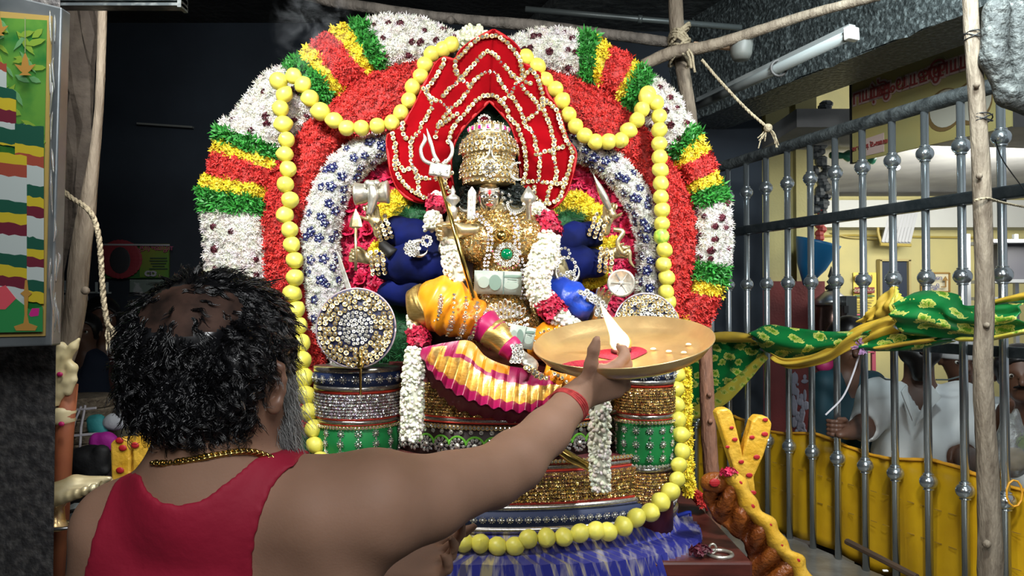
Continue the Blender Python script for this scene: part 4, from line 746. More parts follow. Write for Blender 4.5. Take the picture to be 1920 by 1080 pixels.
def cover(name, V, Q, parent, size, m, dens=1.6, keep=None, tintr=(.6, 1.25), lift=.0, label=None, protos=STUD, tilt=.2):
    c = V[Q]; n = np.cross(c[:, 2]-c[:, 0], c[:, 3]-c[:, 1]); A = np.linalg.norm(n, axis=1); n = n/(A[:, None]+1e-12); w_ = A*(n[:, 1] < .35)
    if keep is not None: w_ = w_*keep(c.mean(1))
    cnt = int(dens*w_.sum()*.5/size**2); i = R.choice(len(Q), cnt, p=w_/w_.sum()); u = R.random((cnt, 2, 1)); p = c[i, 0]*(1-u[:, 0])*(1-u[:, 1])+c[i, 1]*u[:, 0]*(1-u[:, 1])+c[i, 2]*u[:, 0]*u[:, 1]+c[i, 3]*(1-u[:, 0])*u[:, 1]
    VV, FF, T = scatter(protos, p+n[i]*lift, n[i], size*.62, tilt=tilt, tintr=tintr); return tagit(npobj(name, VV, FF, m, parent, tint=T, smooth=False), kind='stuff', label=label)
st = thing('deity_statue', 'four-tiered crowned goddess statue seated cross-legged in gold and jewels', 'statue', P(930, 690, 2.4))
st['label'] = 'seated many-armed goddess statue in gold, jewels, blue sleeves and orange silk'
YS = 2.38
s = SDF(P(760, 720, YS)*[1, 0, 1]+[0, 2.0, 0], P(1140, 320, YS)*[1, 0, 1]+[0, 2.62, 0], .0052)
s.cap(P(936, 430, YS+.03), P(936, 520, YS+.03), .085, .07, .03); s.cap(P(936, 520, YS+.03), P(940, 620, YS), .075, .125, .03); s.cap(P(872, 415, YS+.03), P(1000, 415, YS+.03), .045, .045, .03)
s.ell(P(902, 448, YS-.035), (.072, .065, .075), k=.02); s.ell(P(984, 448, YS-.035), (.068, .065, .075), k=.02)
s.cap(P(916, 425, YS), P(916, 385, YS), .04, .032, .02); s.cap(P(860, 415, YS+.02), P(845, 470, YS), .04, .034, .02); s.cap(P(845, 470, YS), P(846, 436, YS-.06), .034, .024, .02)
s.cap(P(1008, 420, YS+.02), P(1040, 500, YS), .04, .034, .02); s.cap(P(1040, 500, YS), P(1070, 550, YS), .034, .03, .02)
V, Q = s.net(); body = npobj('torso', V, Q, M_brass, st)
cover('gold_stud_cover', V, Q, body, .0095, M_goldt, 2.2, keep=lambda c: (c[:, 2] < P(0, 398, YS)[2]) & (c[:, 2] > P(0, 640, YS)[2]) & (np.abs(c[:, 0]-P(940, 0, YS)[0]) < .135))
# head and face
hc = P(917, 372, YS-.02); hr = .046; hs = SDF(hc-.1, hc+.1, .0023); g = face(hs, hc, hr, (.06, -1, -.05), k=.003); hs.cap(hc-[0, 0, .03], P(916, 402, YS), .026, .027, .01)
head = hs.obj('head', [mat('polished_silver_gold', (.80, .70, .52), .18, metal=1, col2=(.72, .68, .6), vs=14)], st, relax=1)
def onface(nm, pts, r, m, flat=.5): MB().tube([g(*p) for p in pts], r, 6, sm=10, flat=flat).obj(nm, m, head, smooth=True)
M_w = mat('white_paint', (.85, .85, .82), .4); M_dk = mat('kohl', (.01, .01, .02), .3); M_rd = mat('vermilion', (.6, .02, .02), .4)
for i in range(3): onface('forehead_stripe', [(.74, -.62, .62-i*.1), (.98, -.3, .52-i*.1), (1.04, 0, .50-i*.1), (.98, .3, .52-i*.1), (.74, .62, .62-i*.1)], .0018, M_w)
for q in (-1, 1):
    MB().ell(g(.84, .36*q, .03), (hr*.2, hr*.12, hr*.12), n=12, m=7).obj('eye', M_w, head, smooth=True); MB().ell(g(.95, .36*q, .03), hr*.085, n=8, m=5).obj('pupil', M_dk, head, smooth=True)
    onface('eyebrow', [(.98, .12*q, .22), (.95, .4*q, .34), (.78, .66*q, .2)], .0016, M_dk); onface('eyeliner', [(.96, .14*q, .02), (.93, .36*q, .12), (.78, .62*q, .02)], .001, M_dk)
onface('lips', [(.92, -.22, -.50), (1.0, -.08, -.46), (1.0, .08, -.46), (.92, .22, -.50)], .003, M_rd); onface('lips', [(.92, -.18, -.53), (1.0, 0, -.58), (.92, .18, -.53)], .003, M_rd)
MB().ell(g(1.02, 0, .34), (.006, .003, .008)).obj('forehead_mark', M_rd, head, smooth=True); MB().ell(g(1.14, -.2, -.2), .004).obj('nose_stud', M_crys, head)
# crown
CZ = lambda py: P(0, py, YS)[2]; cx = P(917, 0, YS)[0]; px = 1/F*YS
prof = [(y, r*px) for y, r in ((348, 36), (340, 50), (326, 52), (308, 48), (300, 44), (296, 46), (290, 52), (276, 51), (266, 46), (258, 38), (252, 37), (241, 37), (239, 30), (234, 22), (228, 10))]
crown = MB().lathe([(r, CZ(y)) for y, r in prof], (cx, YS+.0, 0), n=40).obj('crown', M_brass, st, smooth=True)
rad = lambda y: np.interp(y, [p[0] for p in prof[::-1]], [p[1] for p in prof[::-1]])
for y, sc_, step in ((343, 1.5, 9), (333, 1.6, 9.5), (322, 1.6, 9.5), (312, 1.3, 8), (288, 1.6, 9.5), (278, 1.7, 10), (268, 1.6, 10), (260, 1.2, 8), (236, 1.2, 8), (303, 1.0, 7), (296, 1.0, 7)):
    r = rad(y); n = int(2*math.pi*r/px/step); o_ = rnd.random()
    for k in range(n):
        a = -math.pi/2+2*math.pi*(k+o_)/n
        if math.sin(a) < .1: link('crown_stone', stud, crown, (cx+(r+.002)*math.cos(a), YS+(r+.002)*math.sin(a), CZ(y+rnd.uniform(-1, 1))), rot=quat((math.cos(a), math.sin(a), rnd.uniform(-.1, .5))), scale=sc_)
pk = mat('pink_gem', (.55, .01, .22), .06, coat=1, spec=.9)
for k in range(-3, 4): a = -math.pi/2+k*.42; r = 38*px; q = np.array([cx+r*math.cos(a), YS+r*math.sin(a), CZ(246)]); e = np.array([-math.sin(a), math.cos(a), 0]); nn = np.array([math.cos(a), math.sin(a), 0]); MB().box(q, (.017, .006, .019), (e, nn, UP)).obj('gem_setting', M_silver, crown, bevel=.002); MB().box(q+nn*.003, (.011, .006, .012), (e, nn, UP), .8).obj('pink_gem', pk, crown, bevel=.003)
def ring(c, r, n, size, parent, me, nm, ax=(RIGHT, UP), tilt=.2, fr=None, a0=0, a1=6.2832):
    for k in range(n): a = a0+(a1-a0)*k/n; link(nm, me, parent, c+ax[0]*r*math.cos(a)+ax[1]*r*math.sin(a), rot=quat(np.array([rnd.uniform(-tilt, tilt), -1, rnd.uniform(-tilt, .3)]) if fr is None else fr), scale=size)
cst = studmesh('crystal_stud', M_silver, M_crys)
def cflower():
    mb = MB(); r = .0105
    for k in range(9):
        a = 2*math.pi*k/9; d = np.array([math.cos(a), math.sin(a), 0]); e = np.array([-d[1], d[0], 0]); mb.ell(d*r*.7, (r*.34, r*.17, r*.16), (d, e, UP), n=6, m=4)
    mb.mi = 1; mb.lathe([(r*.36, 0), (r*.32, r*.25), (r*.15, r*.36)], (0, 0, 0), n=8); return mb.mesh('crystal_flower', [M_crys, M_silver])
cfl = cflower()
fc = P(919, 316, YS-54*px); link('crystal_flower', cfl, crown, fc+[0, -.006, 0], rot=quat(FRONT), scale=1.5); ring(fc, .022, 12, 1.0, crown, cst, 'crystal_stud')
MB().tube(PL([(905, 300), (916, 290), (918, 275), (912, 264), (917, 258), (925, 262), (922, 285), (926, 297), (932, 300)], YS-53*px), [.003, .004, .004, .004, .005, .004, .003, .003, .002], 8, sm=30).obj('serpent_ornament', M_silver, crown, smooth=True)
MB().lathe([(.004, -.004), (.014, 0), (.013, .004), (.006, .006)], P(908, 226, YS-.03), (0, -1, .1), 14, sy=1.2).obj('drop_jewel', mat('garnet', (.06, .003, .006), .05, coat=1), crown, smooth=True); ring(P(908, 226, YS-.035), .017, 12, .8, crown, cst, 'crystal_stud')
def crescent(nm, c, r, a0, a1, w_, parent, m=M_silver, Y=YS-.05): MB().tube([P(c[0]+r*math.cos(a), c[1]-r*math.sin(a), Y) for a in np.linspace(a0, a1, 16)], [w_*math.sin(math.pi*min(max(t, .04), .96)) for t in np.linspace(0, 1, 16)], 8).obj(nm, m, parent, smooth=True)
crescent('crescent_ornament', (972, 321), 16, 1.4, 5.2, .0075, st); crescent('ear_ornament', (968, 382), 16, 3.0, 6.4, .009, st); crescent('ear_ornament', (873, 384), 12, 3.3, 6.0, .007, st)
for k in range(14): a = 3.0+3.4*k/14; link('crystal_stud', cst, st, P(968+16*math.cos(a), 382-16*math.sin(a), YS-.062), rot=quat(FRONT), scale=.9); link('crystal_stud', cst, st, P(972+16*math.cos(1.4+3.8*k/14), 321-16*math.sin(1.4+3.8*k/14), YS-.06), rot=quat(FRONT), scale=.7)
for x, y in ((942, 362), (946, 372), (944, 384), (948, 392), (955, 366), (958, 378), (888, 365), (886, 378), (889, 390), (880, 372)): link('crystal_flower', cfl, st, P(x, y, YS-.05), rot=quat(FRONT), scale=.6)
# curly black hair tresses each side of the face
mb = MB()
for i in range(260):
    side = rnd.random() < .5; x = rnd.uniform(868, 896) if side else rnd.uniform(938, 990); y = rnd.uniform(345, 398); p0 = P(x, y, YS+rnd.uniform(-.02, .03)); a = rnd.uniform(0, 6)
    mb.tube([p0+.012*np.array([math.cos(a+t*5), math.sin(a+t*5)*.6, .5*math.sin(a+t*5)])+np.array([0, 0, -.02*t]) for t in np.linspace(0, 1, 6)], .0016, 3, cap=False)
mb.obj('dark_hair', mat('statue_hair', (.012, .02, .018), .5), st, kind='stuff')
for x_, w_ in ((960, .05), (880, .03)): MB().ell(P(x_, 372, YS+.04), (w_, .03, .052)).obj('hair_mass', mat('statue_hair', (.012, .02, .018)), st, smooth=True)
# jewellery on the chest
def chain_of(pts, Y, me, nm, step, size, parent, wob=1.2, rows=1, gap=6):
    q = spline([[*p, 0] for p in pts], 120); Lc = np.concatenate([[0], np.cumsum(np.linalg.norm(np.diff(q, axis=0), axis=1))]); n = int(Lc[-1]/step)
    for i in range(n+1):
        x, y = np.interp(Lc[-1]*i/n, Lc, q[:, 0]), np.interp(Lc[-1]*i/n, Lc, q[:, 1])
        for r_ in range(rows): link(nm, me, parent, P(x+(r_-(rows-1)/2)*gap+rnd.uniform(-wob, wob), y+rnd.uniform(-wob, wob), Y(x, y) if callable(Y) else Y), rot=quat((rnd.uniform(-.3, .3), -1, rnd.uniform(-.1, .5))), scale=size)
M_vio = mat('violet_crystal', (.5, .42, .62), .05, metal=.7); vst = studmesh('violet_stud', M_silver, M_vio)
YC = lambda x, y: YS-.118+max(0, y-470)*.0003
chain_of([(893, 402), (906, 415), (917, 430), (919, 456), (913, 488), (910, 520), (914, 555)], YC, vst, 'necklace_stone', 7, .85, st, rows=2, gap=7)
chain_of([(962, 402), (967, 420), (969, 446), (972, 474), (982, 509), (985, 535), (980, 560)], YC, vst, 'necklace_stone', 7, .85, st, rows=2, gap=7)
chain_of([(925, 470), (930, 490), (945, 503), (965, 500), (975, 488)], YC, studmesh('ruby_stud', M_gold, pk), 'ruby_stone', 6, .8, st)
MB().ell(P(940, 443, YS-.12), .0185, n=18, m=12).obj('gold_ball', M_goldp, st, smooth=True); MB().tube([P(940+17*math.cos(a), 441+13*math.sin(a), YS-.105) for a in np.linspace(0, 6.28, 24)], .003, 6).obj('ball_collar', M_goldp, st, smooth=True)
ec = P(950, 477, YS-.128); MB().lathe([(.017, -.004), (.0175, .002), (.013, .007), (.001, .009)], ec, (0, -1, .12), 20).obj('emerald', mat('emerald', (.0, .14, .05), .08, coat=1), st, smooth=True); ring(ec, .024, 16, .9, st, cst, 'crystal_stud'); ring(ec, .032, 20, .9, st, cst, 'crystal_stud')
for cx_, n in ((947, 5),):
    for k in range(-4, 5):      # lotus pendant petals
        a = k*.26; b0 = P(947+k*6, 597, YS-.13); tip = P(947+k*9.5, 560+abs(k)*4.5, YS-.135); md = (b0+tip)/2; sd = np.array([.009*math.cos(a), 0, -.009*math.sin(a)])
        MB().tube([b0, md-sd, tip, md+sd, b0], .002, 5, sm=18).obj('lotus_petal', M_silver, st, smooth=True); link('pendant_stone', vst, st, md, rot=quat(FRONT), scale=.8)
chain_of([(905, 600), (925, 606), (950, 608), (975, 604), (990, 596)], YS-.13, cst, 'pendant_stone', 7, 1, st, rows=1); chain_of([(912, 612), (935, 618), (965, 618), (990, 608)], YS-.13, vst, 'pendant_stone', 7, 1, st)
chain_of([(925, 590), (947, 596), (970, 590)], YS-.137, cst, 'pendant_stone', 6, .9, st)
# currency notes tucked into the ornaments
def note(x0, y0, x1, y1, Y, tilt, label):
    c = P((x0+x1)/2, (y0+y1)/2, Y); w_, h = S(x1-x0, Y), S(y1-y0, Y); t = thing('banknote', label, 'banknote', c); ca, sa = math.cos(tilt), math.sin(tilt); ax = (np.array([ca, 0, sa]), np.array([0, 1, 0]), np.array([-sa, 0, ca]))
    at = lambda u, v, o=0: c+ax[0]*u*w_+ax[2]*v*h-[0, o, 0]
    rows = [[at(u, v, .003*math.sin(u*7)) for u in np.linspace(-.5, .5, 9)] for v in (-.5, 0, .5)]; MB().sheet(rows).obj('paper', mat('note_paper', (.27, .31, .27), .6, col2=(.38, .42, .36), vs=30), t, thick=.0008, smooth=True)
    for u, v, a, b, m_ in ((-.06, 0, .13, .34, 'note_dark'), (-.3, .0, .12, .25, 'note_mid'), (.28, -.1, .16, .18, 'note_mid'), (.3, .28, .2, .07, 'note_dark')): MB().ell(at(u, v, .004), (a*w_, .0006, b*h), n=16, m=8).obj('printed_patch', mat(m_, {'note_dark': (.16, .24, .19), 'note_mid': (.30, .36, .30)}[m_], .6), t)
    for i in range(4): MB().box(at(.3, .15-.11*i, .004), (w_*.2, .0006, h*.03), ax).obj('printed_line', mat('note_dark', (.16, .24, .19)), t)
    MB().box(at(.12, 0, .004), (w_*.015, .0006, h*.95), ax).obj('security_thread', mat('note_thread', (.08, .14, .12), .4), t); return t
note(889, 508, 978, 552, YS-.115, -.03, 'grey-green banknote tucked across the statue waist behind the necklace'); note(954, 611, 1002, 652, YS-.19, -.2, 'pale banknote tucked beside the statue knee')
# seat, knees, skirt
def silk(nm, pts, rs, m, folds=18, amp=.003, parent=st, n=46, sides=28):
    q = spline([[*P(*p), r] for p, r in zip(pts, rs)], n); mb = MB(); vs = []; fx = None
    for i in range(n):
        d = norm(q[min(i+1, n-1), :3]-q[max(i-1, 0), :3]); fx = frame(d)[0] if fx is None else norm(fx-d*np.dot(fx, d)); fy = np.cross(d, fx)
        for k_ in range(sides): a = 2*math.pi*k_/sides; r = q[i, 3]+amp*math.sin(i/n*folds*6.28+1.5*math.sin(a*2))+amp*.5*math.sin(a*7+i*.3); vs.append(q[i, :3]+fx*math.cos(a)*r+fy*math.sin(a)*r)
    mb.add(vs, [(i*sides+k_, i*sides+(k_+1) % sides, (i+1)*sides+(k_+1) % sides, (i+1)*sides+k_) for i in range(n-1) for k_ in range(sides)]+[tuple(range(sides-1, -1, -1)), tuple(range((n-1)*sides, n*sides))]); return mb.obj(nm, m, parent, smooth=True)
knee = [(792, 572, 2.28), (812, 568, 2.27), (845, 578, 2.26), (880, 596, 2.25), (905, 610, 2.24)]
kn = silk('raised_knee', knee, [.02, .074, .082, .064, .045], M_orange, 5, .004); silk('knee_border', [(779, 590, 2.30), (788, 585, 2.29), (800, 575, 2.285), (808, 570, 2.28)], [.02, .062, .072, .070], M_zari, 1, .002)
for f_, w_ in ((.2, 40), (.42, 47), (.62, 44), (.8, 38), (.95, 31)):
    x = 796+f_*112; y = 568+f_*42; a_ = []
    for t in np.linspace(-1.15, 1.15, 13): a_.append((x+14*math.cos(t*1.2)*.5-10*t*-.55, y-w_*math.sin(t)))
    for (xx, yy_), t in zip(a_, np.linspace(-1.15, 1.15, 13)): link('silk_stone_trim', cfl if rnd.random() < .5 else stud, st, P(xx, yy_, 2.25-.086*math.cos(t)*(w_/47)), rot=quat((math.sin(f_-.5)*.5, -math.cos(t), math.sin(t))), scale=rnd.uniform(.75, 1.0))
silk('shin_cuff', [(905, 608, 2.235), (925, 625, 2.22)], [.05, .044], M_mag, 1, .001, n=10); silk('shin_cuff', [(922, 622, 2.222), (955, 650, 2.20)], [.046, .036], M_zari, 1, .0015, n=14); silk('shin_cuff', [(953, 648, 2.20), (968, 662, 2.19)], [.038, .032], M_mag, 1, .001, n=8)
for u in (.1, .5): silk('shin_cuff', [(922+30*u, 622+26*u, 2.222), (924+30*u, 624+26*u, 2.221)], [.0475-.008*u]*2, M_mag, 1, 0, n=4)
ft = SDF(P(985, 672, 2.17)-.09, P(985, 672, 2.17)+.10, .0035); hand(ft, P(972, 660, 2.18), P(1010, 690, 2.14)-P(972, 660, 2.18), (-.3, .5, -1), (0, -1, .3), .085, curl=(.15, .2, .2), spread=.05, fr=.07, thumb=(.95, .3, 0), k=.01); ft.obj('foot', [M_silver], st, relax=1)
chain_of([(968, 648), (972, 662), (966, 678)], 2.135, cst, 'anklet_stone', 6, 1.2, st, rows=3, gap=8); chain_of([(990, 690), (1005, 700), (1018, 708)], 2.12, stud, 'anklet_stone', 8, 1.4, st, rows=2, gap=9)
k2 = silk('folded_knee', [(1000, 645, 2.30), (1030, 640, 2.27), (1080, 642, 2.26), (1125, 660, 2.28)], [.04, .055, .06, .04], M_orange, 6, .004); silk('folded_knee_hem', [(1020, 700, 2.22), (1060, 712, 2.22), (1100, 712, 2.25)], [.03, .035, .03], M_orange, 6, .003); silk('folded_knee_hem', [(1050, 735, 2.24), (1090, 725, 2.25), (1120, 715, 2.27)], [.02, .02, .02], mat('maroon_silk', (.16, .01, .01), .5), 4, .002)
for y0 in (622, 632, 642, 652): chain_of([(1003, y0+6), (1030, y0-4), (1060, y0-2), (1095, y0+4)], 2.27-.058+abs(y0-637)*.0006, stud, 'silk_stone_trim', 9, .8, st)
chain_of([(1040, 700), (1058, 712), (1072, 722), (1085, 728)], 2.18, stud, 'silk_stone_trim', 8, 1.2, st)
# pleated front fan of the sari: magenta, gold brocade and orange bands
top_ = [(792, 652), (840, 642), (882, 640), (910, 668), (945, 684), (985, 692), (1020, 700), (1060, 708)]; mid_ = [(788, 664), (810, 700), (850, 735), (900, 757), (945, 768), (985, 772), (1015, 762), (1050, 738)]
np_ = 13; NS = np_*8; a = spline([[*p, 0] for p in top_], NS); b = spline([[*p, 0] for p in mid_], NS)
vb = [0, .18, .2, .36, .38, .80, .82, 1.0]; vm = [0, 2, 1, 2, 2, 2, 1]; vs_ = sorted(set(vb+[.1, .28, .5, .6, .7, .9])); mb = MB(); rows = []
for v in vs_:
    r_ = []
    for i in range(NS):
        fr_ = (i % 8)/8; tri = fr_/.75 if fr_ < .75 else (1-fr_)/.25; u = i/NS; q = a[i]*(1-v)+b[i]*v
        r_.append(P(q[0], q[1]+(3*v*math.sin(i/8*6.28)), 2.17-.05*v*math.sin(math.pi*u)-.030*v*tri+.05*abs(u-.4)))
    rows.append(r_)
nv = len(vs_)
for j in range(nv-1):
    vm_ = (vs_[j]+vs_[j+1])/2
    if vm_ < .29: m_ = lambda u: 1 if u < .22 or u > .62 or vm_ > .19 and u > .5 else 0
    elif vm_ < .37: m_ = lambda u: 1
    elif vm_ < .81: m_ = lambda u: 2
    else: m_ = lambda u: 1
    for i in range(NS-1):
        u = i/NS; mi = m_(u)
        if u < .05 : mi = 1
        elif u < .17 and .05 < vm_ < .81: mi = 2 if u > .065 else 1
        elif u < .24 and vm_ < .4: mi = 1
        mb.mi = mi; mb.add([rows[j][i], rows[j][i+1], rows[j+1][i+1], rows[j+1][i]], [(3, 2, 1, 0)])
mb.mi = 1
o = mb.obj('pleated_fan', [M_orange, M_mag, M_zari], st, smooth=False, thick=.002)
rows = []
for j in range(7): rows.append([P(*(b[i]*(1-.0)+[0, 0, 0])[:2], 2.16)*1+np.array([.01*j*0, .03+.012*j, -.005-.009*j-.006*math.sin(i/8*6.28+j)]) for i in range(0, NS, 2)])
MB().sheet(rows).obj('under_pleats', mat('dark_magenta', (.22, .004, .05), .5), st, smooth=True, thick=.002)
# arms in velvet sleeves, small worked hands and what they hold
def sleeve(pts, rs, m=M_bluev): return silk('sleeve', pts, rs, m, 3, .004, n=30, sides=18)
sleeve([(718, 432, 2.46), (750, 435, 2.46), (790, 450, 2.44), (850, 480, 2.44)], [.03, .05, .055, .05]); sleeve([(706, 494, 2.44), (735, 496, 2.44), (780, 495, 2.42), (850, 500, 2.42)], [.035, .055, .07, .06]); sleeve([(712, 545, 2.46), (740, 548, 2.45), (790, 540, 2.44), (850, 530, 2.44)], [.02, .045, .055, .05])
sleeve([(1128, 438, 2.46), (1095, 442, 2.46), (1060, 452, 2.44), (1010, 470, 2.44)], [.03, .046, .05, .05]); sleeve([(1135, 492, 2.44), (1110, 494, 2.44), (1070, 492, 2.42), (1010, 490, 2.42)], [.032, .048, .055, .05]); sleeve([(1112, 582, 2.30), (1085, 568, 2.31), (1055, 552, 2.33), (1030, 535, 2.37)], [.035, .05, .052, .03], M_blueb)
sleeve([(1090, 530, 2.46), (1060, 525, 2.46), (1030, 520, 2.46)], [.03, .04, .04])
def cuff(x, y, Y, a=0): 
    for i in range(3):
        for j in range(6): link('cuff_stone', stud, st, P(x+(i-1)*11*math.cos(a)+(j-2.5)*8*math.sin(a)+rnd.uniform(-1, 1), y+(j-2.5)*8*math.cos(a)-(i-1)*11*math.sin(a), Y-.045*math.cos((j-2.5)*.4)), rot=quat((0, -1, rnd.uniform(-.3, .5))), scale=1.5)
cuff(718, 428, 2.44, .35); cuff(708, 493, 2.42, .1); cuff(1122, 425, 2.44, -.35); cuff(1136, 488, 2.42, -.1)
def small_hand(W, F_, N, T, L, curl, nm='hand', m=M_brass, forearm=None, **kw):
    s = SDF(W-L*1.1, W+L*1.1, L*.028); hand(s, W, F_, N, T, L, curl=curl, k=.008, **kw)
    if forearm is not None: s.cap(W, W-norm(F_)*L*.35, L*.15, L*.17, .01)
    s.obj(nm, [m], st, relax=1)
grip = (1.1, 1.2, .7)
small_hand(P(705, 418, 2.42), (-.25, -.2, 1), (-.2, -1, 0), (-1, 0, .2), .095, (.7, 1.2, .8), forearm=1, thumb=(.5, .6, .7)); small_hand(P(690, 485, 2.40), (-1, -.2, .25), (0, -1, -.2), (0, -.2, 1), .095, grip, forearm=1, thumb=(.6, .5, .7))
small_hand(P(866, 432, 2.29), (-1, -.15, -.05), (-.1, -1, -.3), (0, -.3, 1), .12, (.75, 1.0, .6), forearm=1, thumb=(.95, .15, .5), spread=.03); small_hand(P(1120, 585, 2.30), (.3, -.5, 1), (0, -1, -.2), (-1, 0, 0), .10, (.2, .3, .2), forearm=1)
small_hand(P(1138, 415, 2.42), (.15, -.2, 1), (.2, -1, 0), (1, 0, .2), .09, (.7, 1.2, .8), forearm=1, thumb=(.5, .6, .7)); small_hand(P(1150, 475, 2.40), (1, -.2, .1), (0, -1, -.2), (0, -.2, 1), .09, grip, forearm=1, thumb=(.6, .5, .7))
ye = P(725, 470, 2.41); MB().lathe([(.004, 0), (.016, .01), (.02, .05), (.022, .06)], P(712, 455, 2.40), (.7, -.2, -.6), 10).obj('yellow_petal_cap', M_yel, st, smooth=True)
dr = thing('hand_drum', 'small silver hourglass drum raised in an upper left hand', 'drum', P(697, 362, 2.39)); MB().lathe([(.001, -.054), (.034, -.053), (.037, -.048), (.034, -.044), (.030, -.02), (.018, 0), (.030, .02), (.034, .044), (.037, .048), (.034, .053), (.001, .054)], P(697, 362, 2.39), (1, 0, .06), 22).obj('drum_body', M_silver, dr, smooth=True)
MB().ell(P(697, 346, 2.36), (.026, .014, .014)).tube(PL([(697, 348), (700, 365), (697, 385), (692, 402)], 2.355), [.014, .017, .013, .009], 10, sm=14).ell(P(690, 344, 2.355), (.012, .01, .012)).ell(P(706, 344, 2.355), (.012, .01, .012)).obj('drum_strap', M_silver, dr, smooth=True)
ar = thing('arrow', 'small gold arrow held upright in the middle left hand', 'arrow', P(667, 450, 2.33)); MB().tube(PL([(667, 508), (667, 425)], 2.33), .0045, 8).obj('shaft', M_brass, ar, smooth=True); MB().lathe([(.004, 0), (.02, .008), (.016, .03), (.001, .062)], P(667, 430, 2.33), (0, 0, 1), 6, sy=.4).obj('arrow_head', M_brass, ar)
MB().slab(PL([(629, 466), (636, 500), (650, 548), (662, 550), (650, 515), (638, 480)], 2.36), .006).obj('sword', M_silver, label='curved silver sword blade beside the blue beaded band', cat='sword', bevel=.002)
dg = thing('conch_dagger', 'silver pointed weapon raised in the upper right hand', 'dagger', P(1140, 370, 2.38)); MB().lathe([(.002, 0), (.014, .012), (.02, .05), (.017, .08), (.006, .115), (.001, .135)], P(1146, 398, 2.38), (-.42, 0, .9), 8, sy=.6).obj('blade', M_silver, dg, smooth=True); MB().lathe([(.01, 0), (.014, .01), (.008, .02), (.012, .03)], P(1150, 408, 2.38), (-.3, 0, .9), 10).obj('hilt', M_brass, dg, smooth=True)
MB().tube(PL([(1150, 430), (1168, 435), (1158, 455), (1168, 475), (1180, 470), (1182, 490), (1190, 502)], 2.37), [.007, .008, .007, .007, .006, .005, .002], 8, sm=30).obj('serpent_noose', M_brass, smooth=True, label='thin gold serpent noose hanging from the right hands', cat='noose')
cn = thing('silver_medallion', 'round silver coin medallion beside the right jewelled wheel', 'medallion', P(1165, 531, 2.34)); MB().lathe([(.001, -.006), (.041, -.005), (.043, 0), (.041, .005), (.036, .003), (.001, .004)], P(1165, 531, 2.34), (-.15, -1, 0), 30).obj('disc', M_silver, cn, smooth=True)
for a_ in range(6): MB().tube([P(1165, 531, 2.334), P(1165+20*math.cos(a_*1.05), 531+20*math.sin(a_*1.05), 2.334)], .002, 5).obj('engraved_ray', M_silver, cn)
MB().ell(P(1165, 531, 2.335), (.009, .004, .009)).obj('boss', M_silver, cn, smooth=True)
# trident and sceptre
tr = thing('trident', 'long gold staff with a silver trident head slanting across the statue', 'trident', P(888, 560, 2.22)); YT = 2.25
MB().tube([P(824, 332, 2.30), P(888, 560, 2.20)], .0072, 10).obj('staff', M_goldp, tr, smooth=True)
MB().box(P(825, 319, 2.30), (S(40, 2.3), .018, S(26, 2.3)), (norm((1, 0, -.15)), FRONT*-1, norm((.15, 0, 1)))).obj('socket', M_silver, tr, bevel=.005)
for pts in ([(816, 310), (795, 300), (789, 280), (797, 262), (794, 250)], [(822, 305), (814, 290), (810, 275), (806, 262), (800, 240)], [(830, 308), (842, 298), (848, 285), (846, 270), (840, 258)]): MB().tube(PL(pts, 2.30), [.007, .006, .0055, .006, .001], 8, sm=20, flat=.5, up=FRONT).obj('prong', M_silver, tr, smooth=True)
for q in ((813, 300), (836, 302), (825, 322), (812, 322), (838, 320)): link('crystal_stud', cst, tr, P(*q, 2.285), rot=quat(FRONT), scale=1.1)
def blade_(nm, label, x0, y0, x1, y1, w_, Y): t = thing(nm, label, 'sword', P(x1, y1, Y)); MB().slab(PL([(x0-w_, y0+12), (x0, y0), (x0+w_, y0+12), (x1+w_, y1), (x1-w_, y1)], Y), .008).obj('blade', M_silver, t, bevel=.003); MB().tube(PL([(x0, y0+8), (x1, y1)], Y-.002), .0025, 5).obj('ridge', M_silver, t); return t
blade_('short_sword', 'short straight silver sword standing left of the statue face', 885, 348, 883, 412, 8, 2.26)
fz = thing('silver_finial', 'silver budded finial rising right of the statue face', 'finial', P(991, 410, 2.28)); MB().lathe([(.008, 0), (.008, .04), (.014, .045), (.022, .055), (.024, .065), (.012, .085), (.002, .1)], P(991, 412, 2.28), (0, 0, 1), 12).obj('bud', M_silver, fz, smooth=True)
MB().slab(PL([(978, 384), (991, 361), (1004, 384), (997, 386), (991, 372), (985, 386)], 2.27), .006).obj('side_prong', M_silver, fz, bevel=.002)
fz = thing('silver_finial', 'silver pot-shaped finial left of the short sword', 'finial', P(850, 410, 2.28)); MB().lathe([(.012, -.03), (.014, 0), (.008, .01), (.022, .025), (.02, .035), (.006, .045), (.009, .052), (.001, .07)], P(849, 392, 2.28), (0, 0, 1), 14).obj('bud', M_silver, fz, smooth=True)
for x, y in ((795, 455), (772, 470), (790, 448), (806, 462), (780, 458)): pass
crescent('pendant_brooch', (788, 466), 14, 0, 6.1, .010, st, Y=2.33); ring(P(773, 466, 2.32), .02, 10, 1.3, st, cst, 'brooch_stone'); ring(P(773, 466, 2.32), .009, 6, 1.3, st, cst, 'brooch_stone'); ring(P(800, 452, 2.32), .013, 8, 1.2, st, cst, 'brooch_stone')
ring(P(1062, 500, 2.33), .028, 14, 1.1, st, cst, 'brooch_stone'); ring(P(1068, 520, 2.33), .016, 9, 1.1, st, cst, 'brooch_stone'); ring(P(1058, 475, 2.33), .016, 9, .9, st, cst, 'brooch_stone'); crescent('pendant_brooch', (1064, 510), 22, 2, 7, .006, st, Y=2.33)
chain_of([(1095, 548), (1115, 560), (1128, 575), (1125, 590)], 2.25, cst, 'bracelet_stone', 8, 1.6, st, rows=2, gap=12)
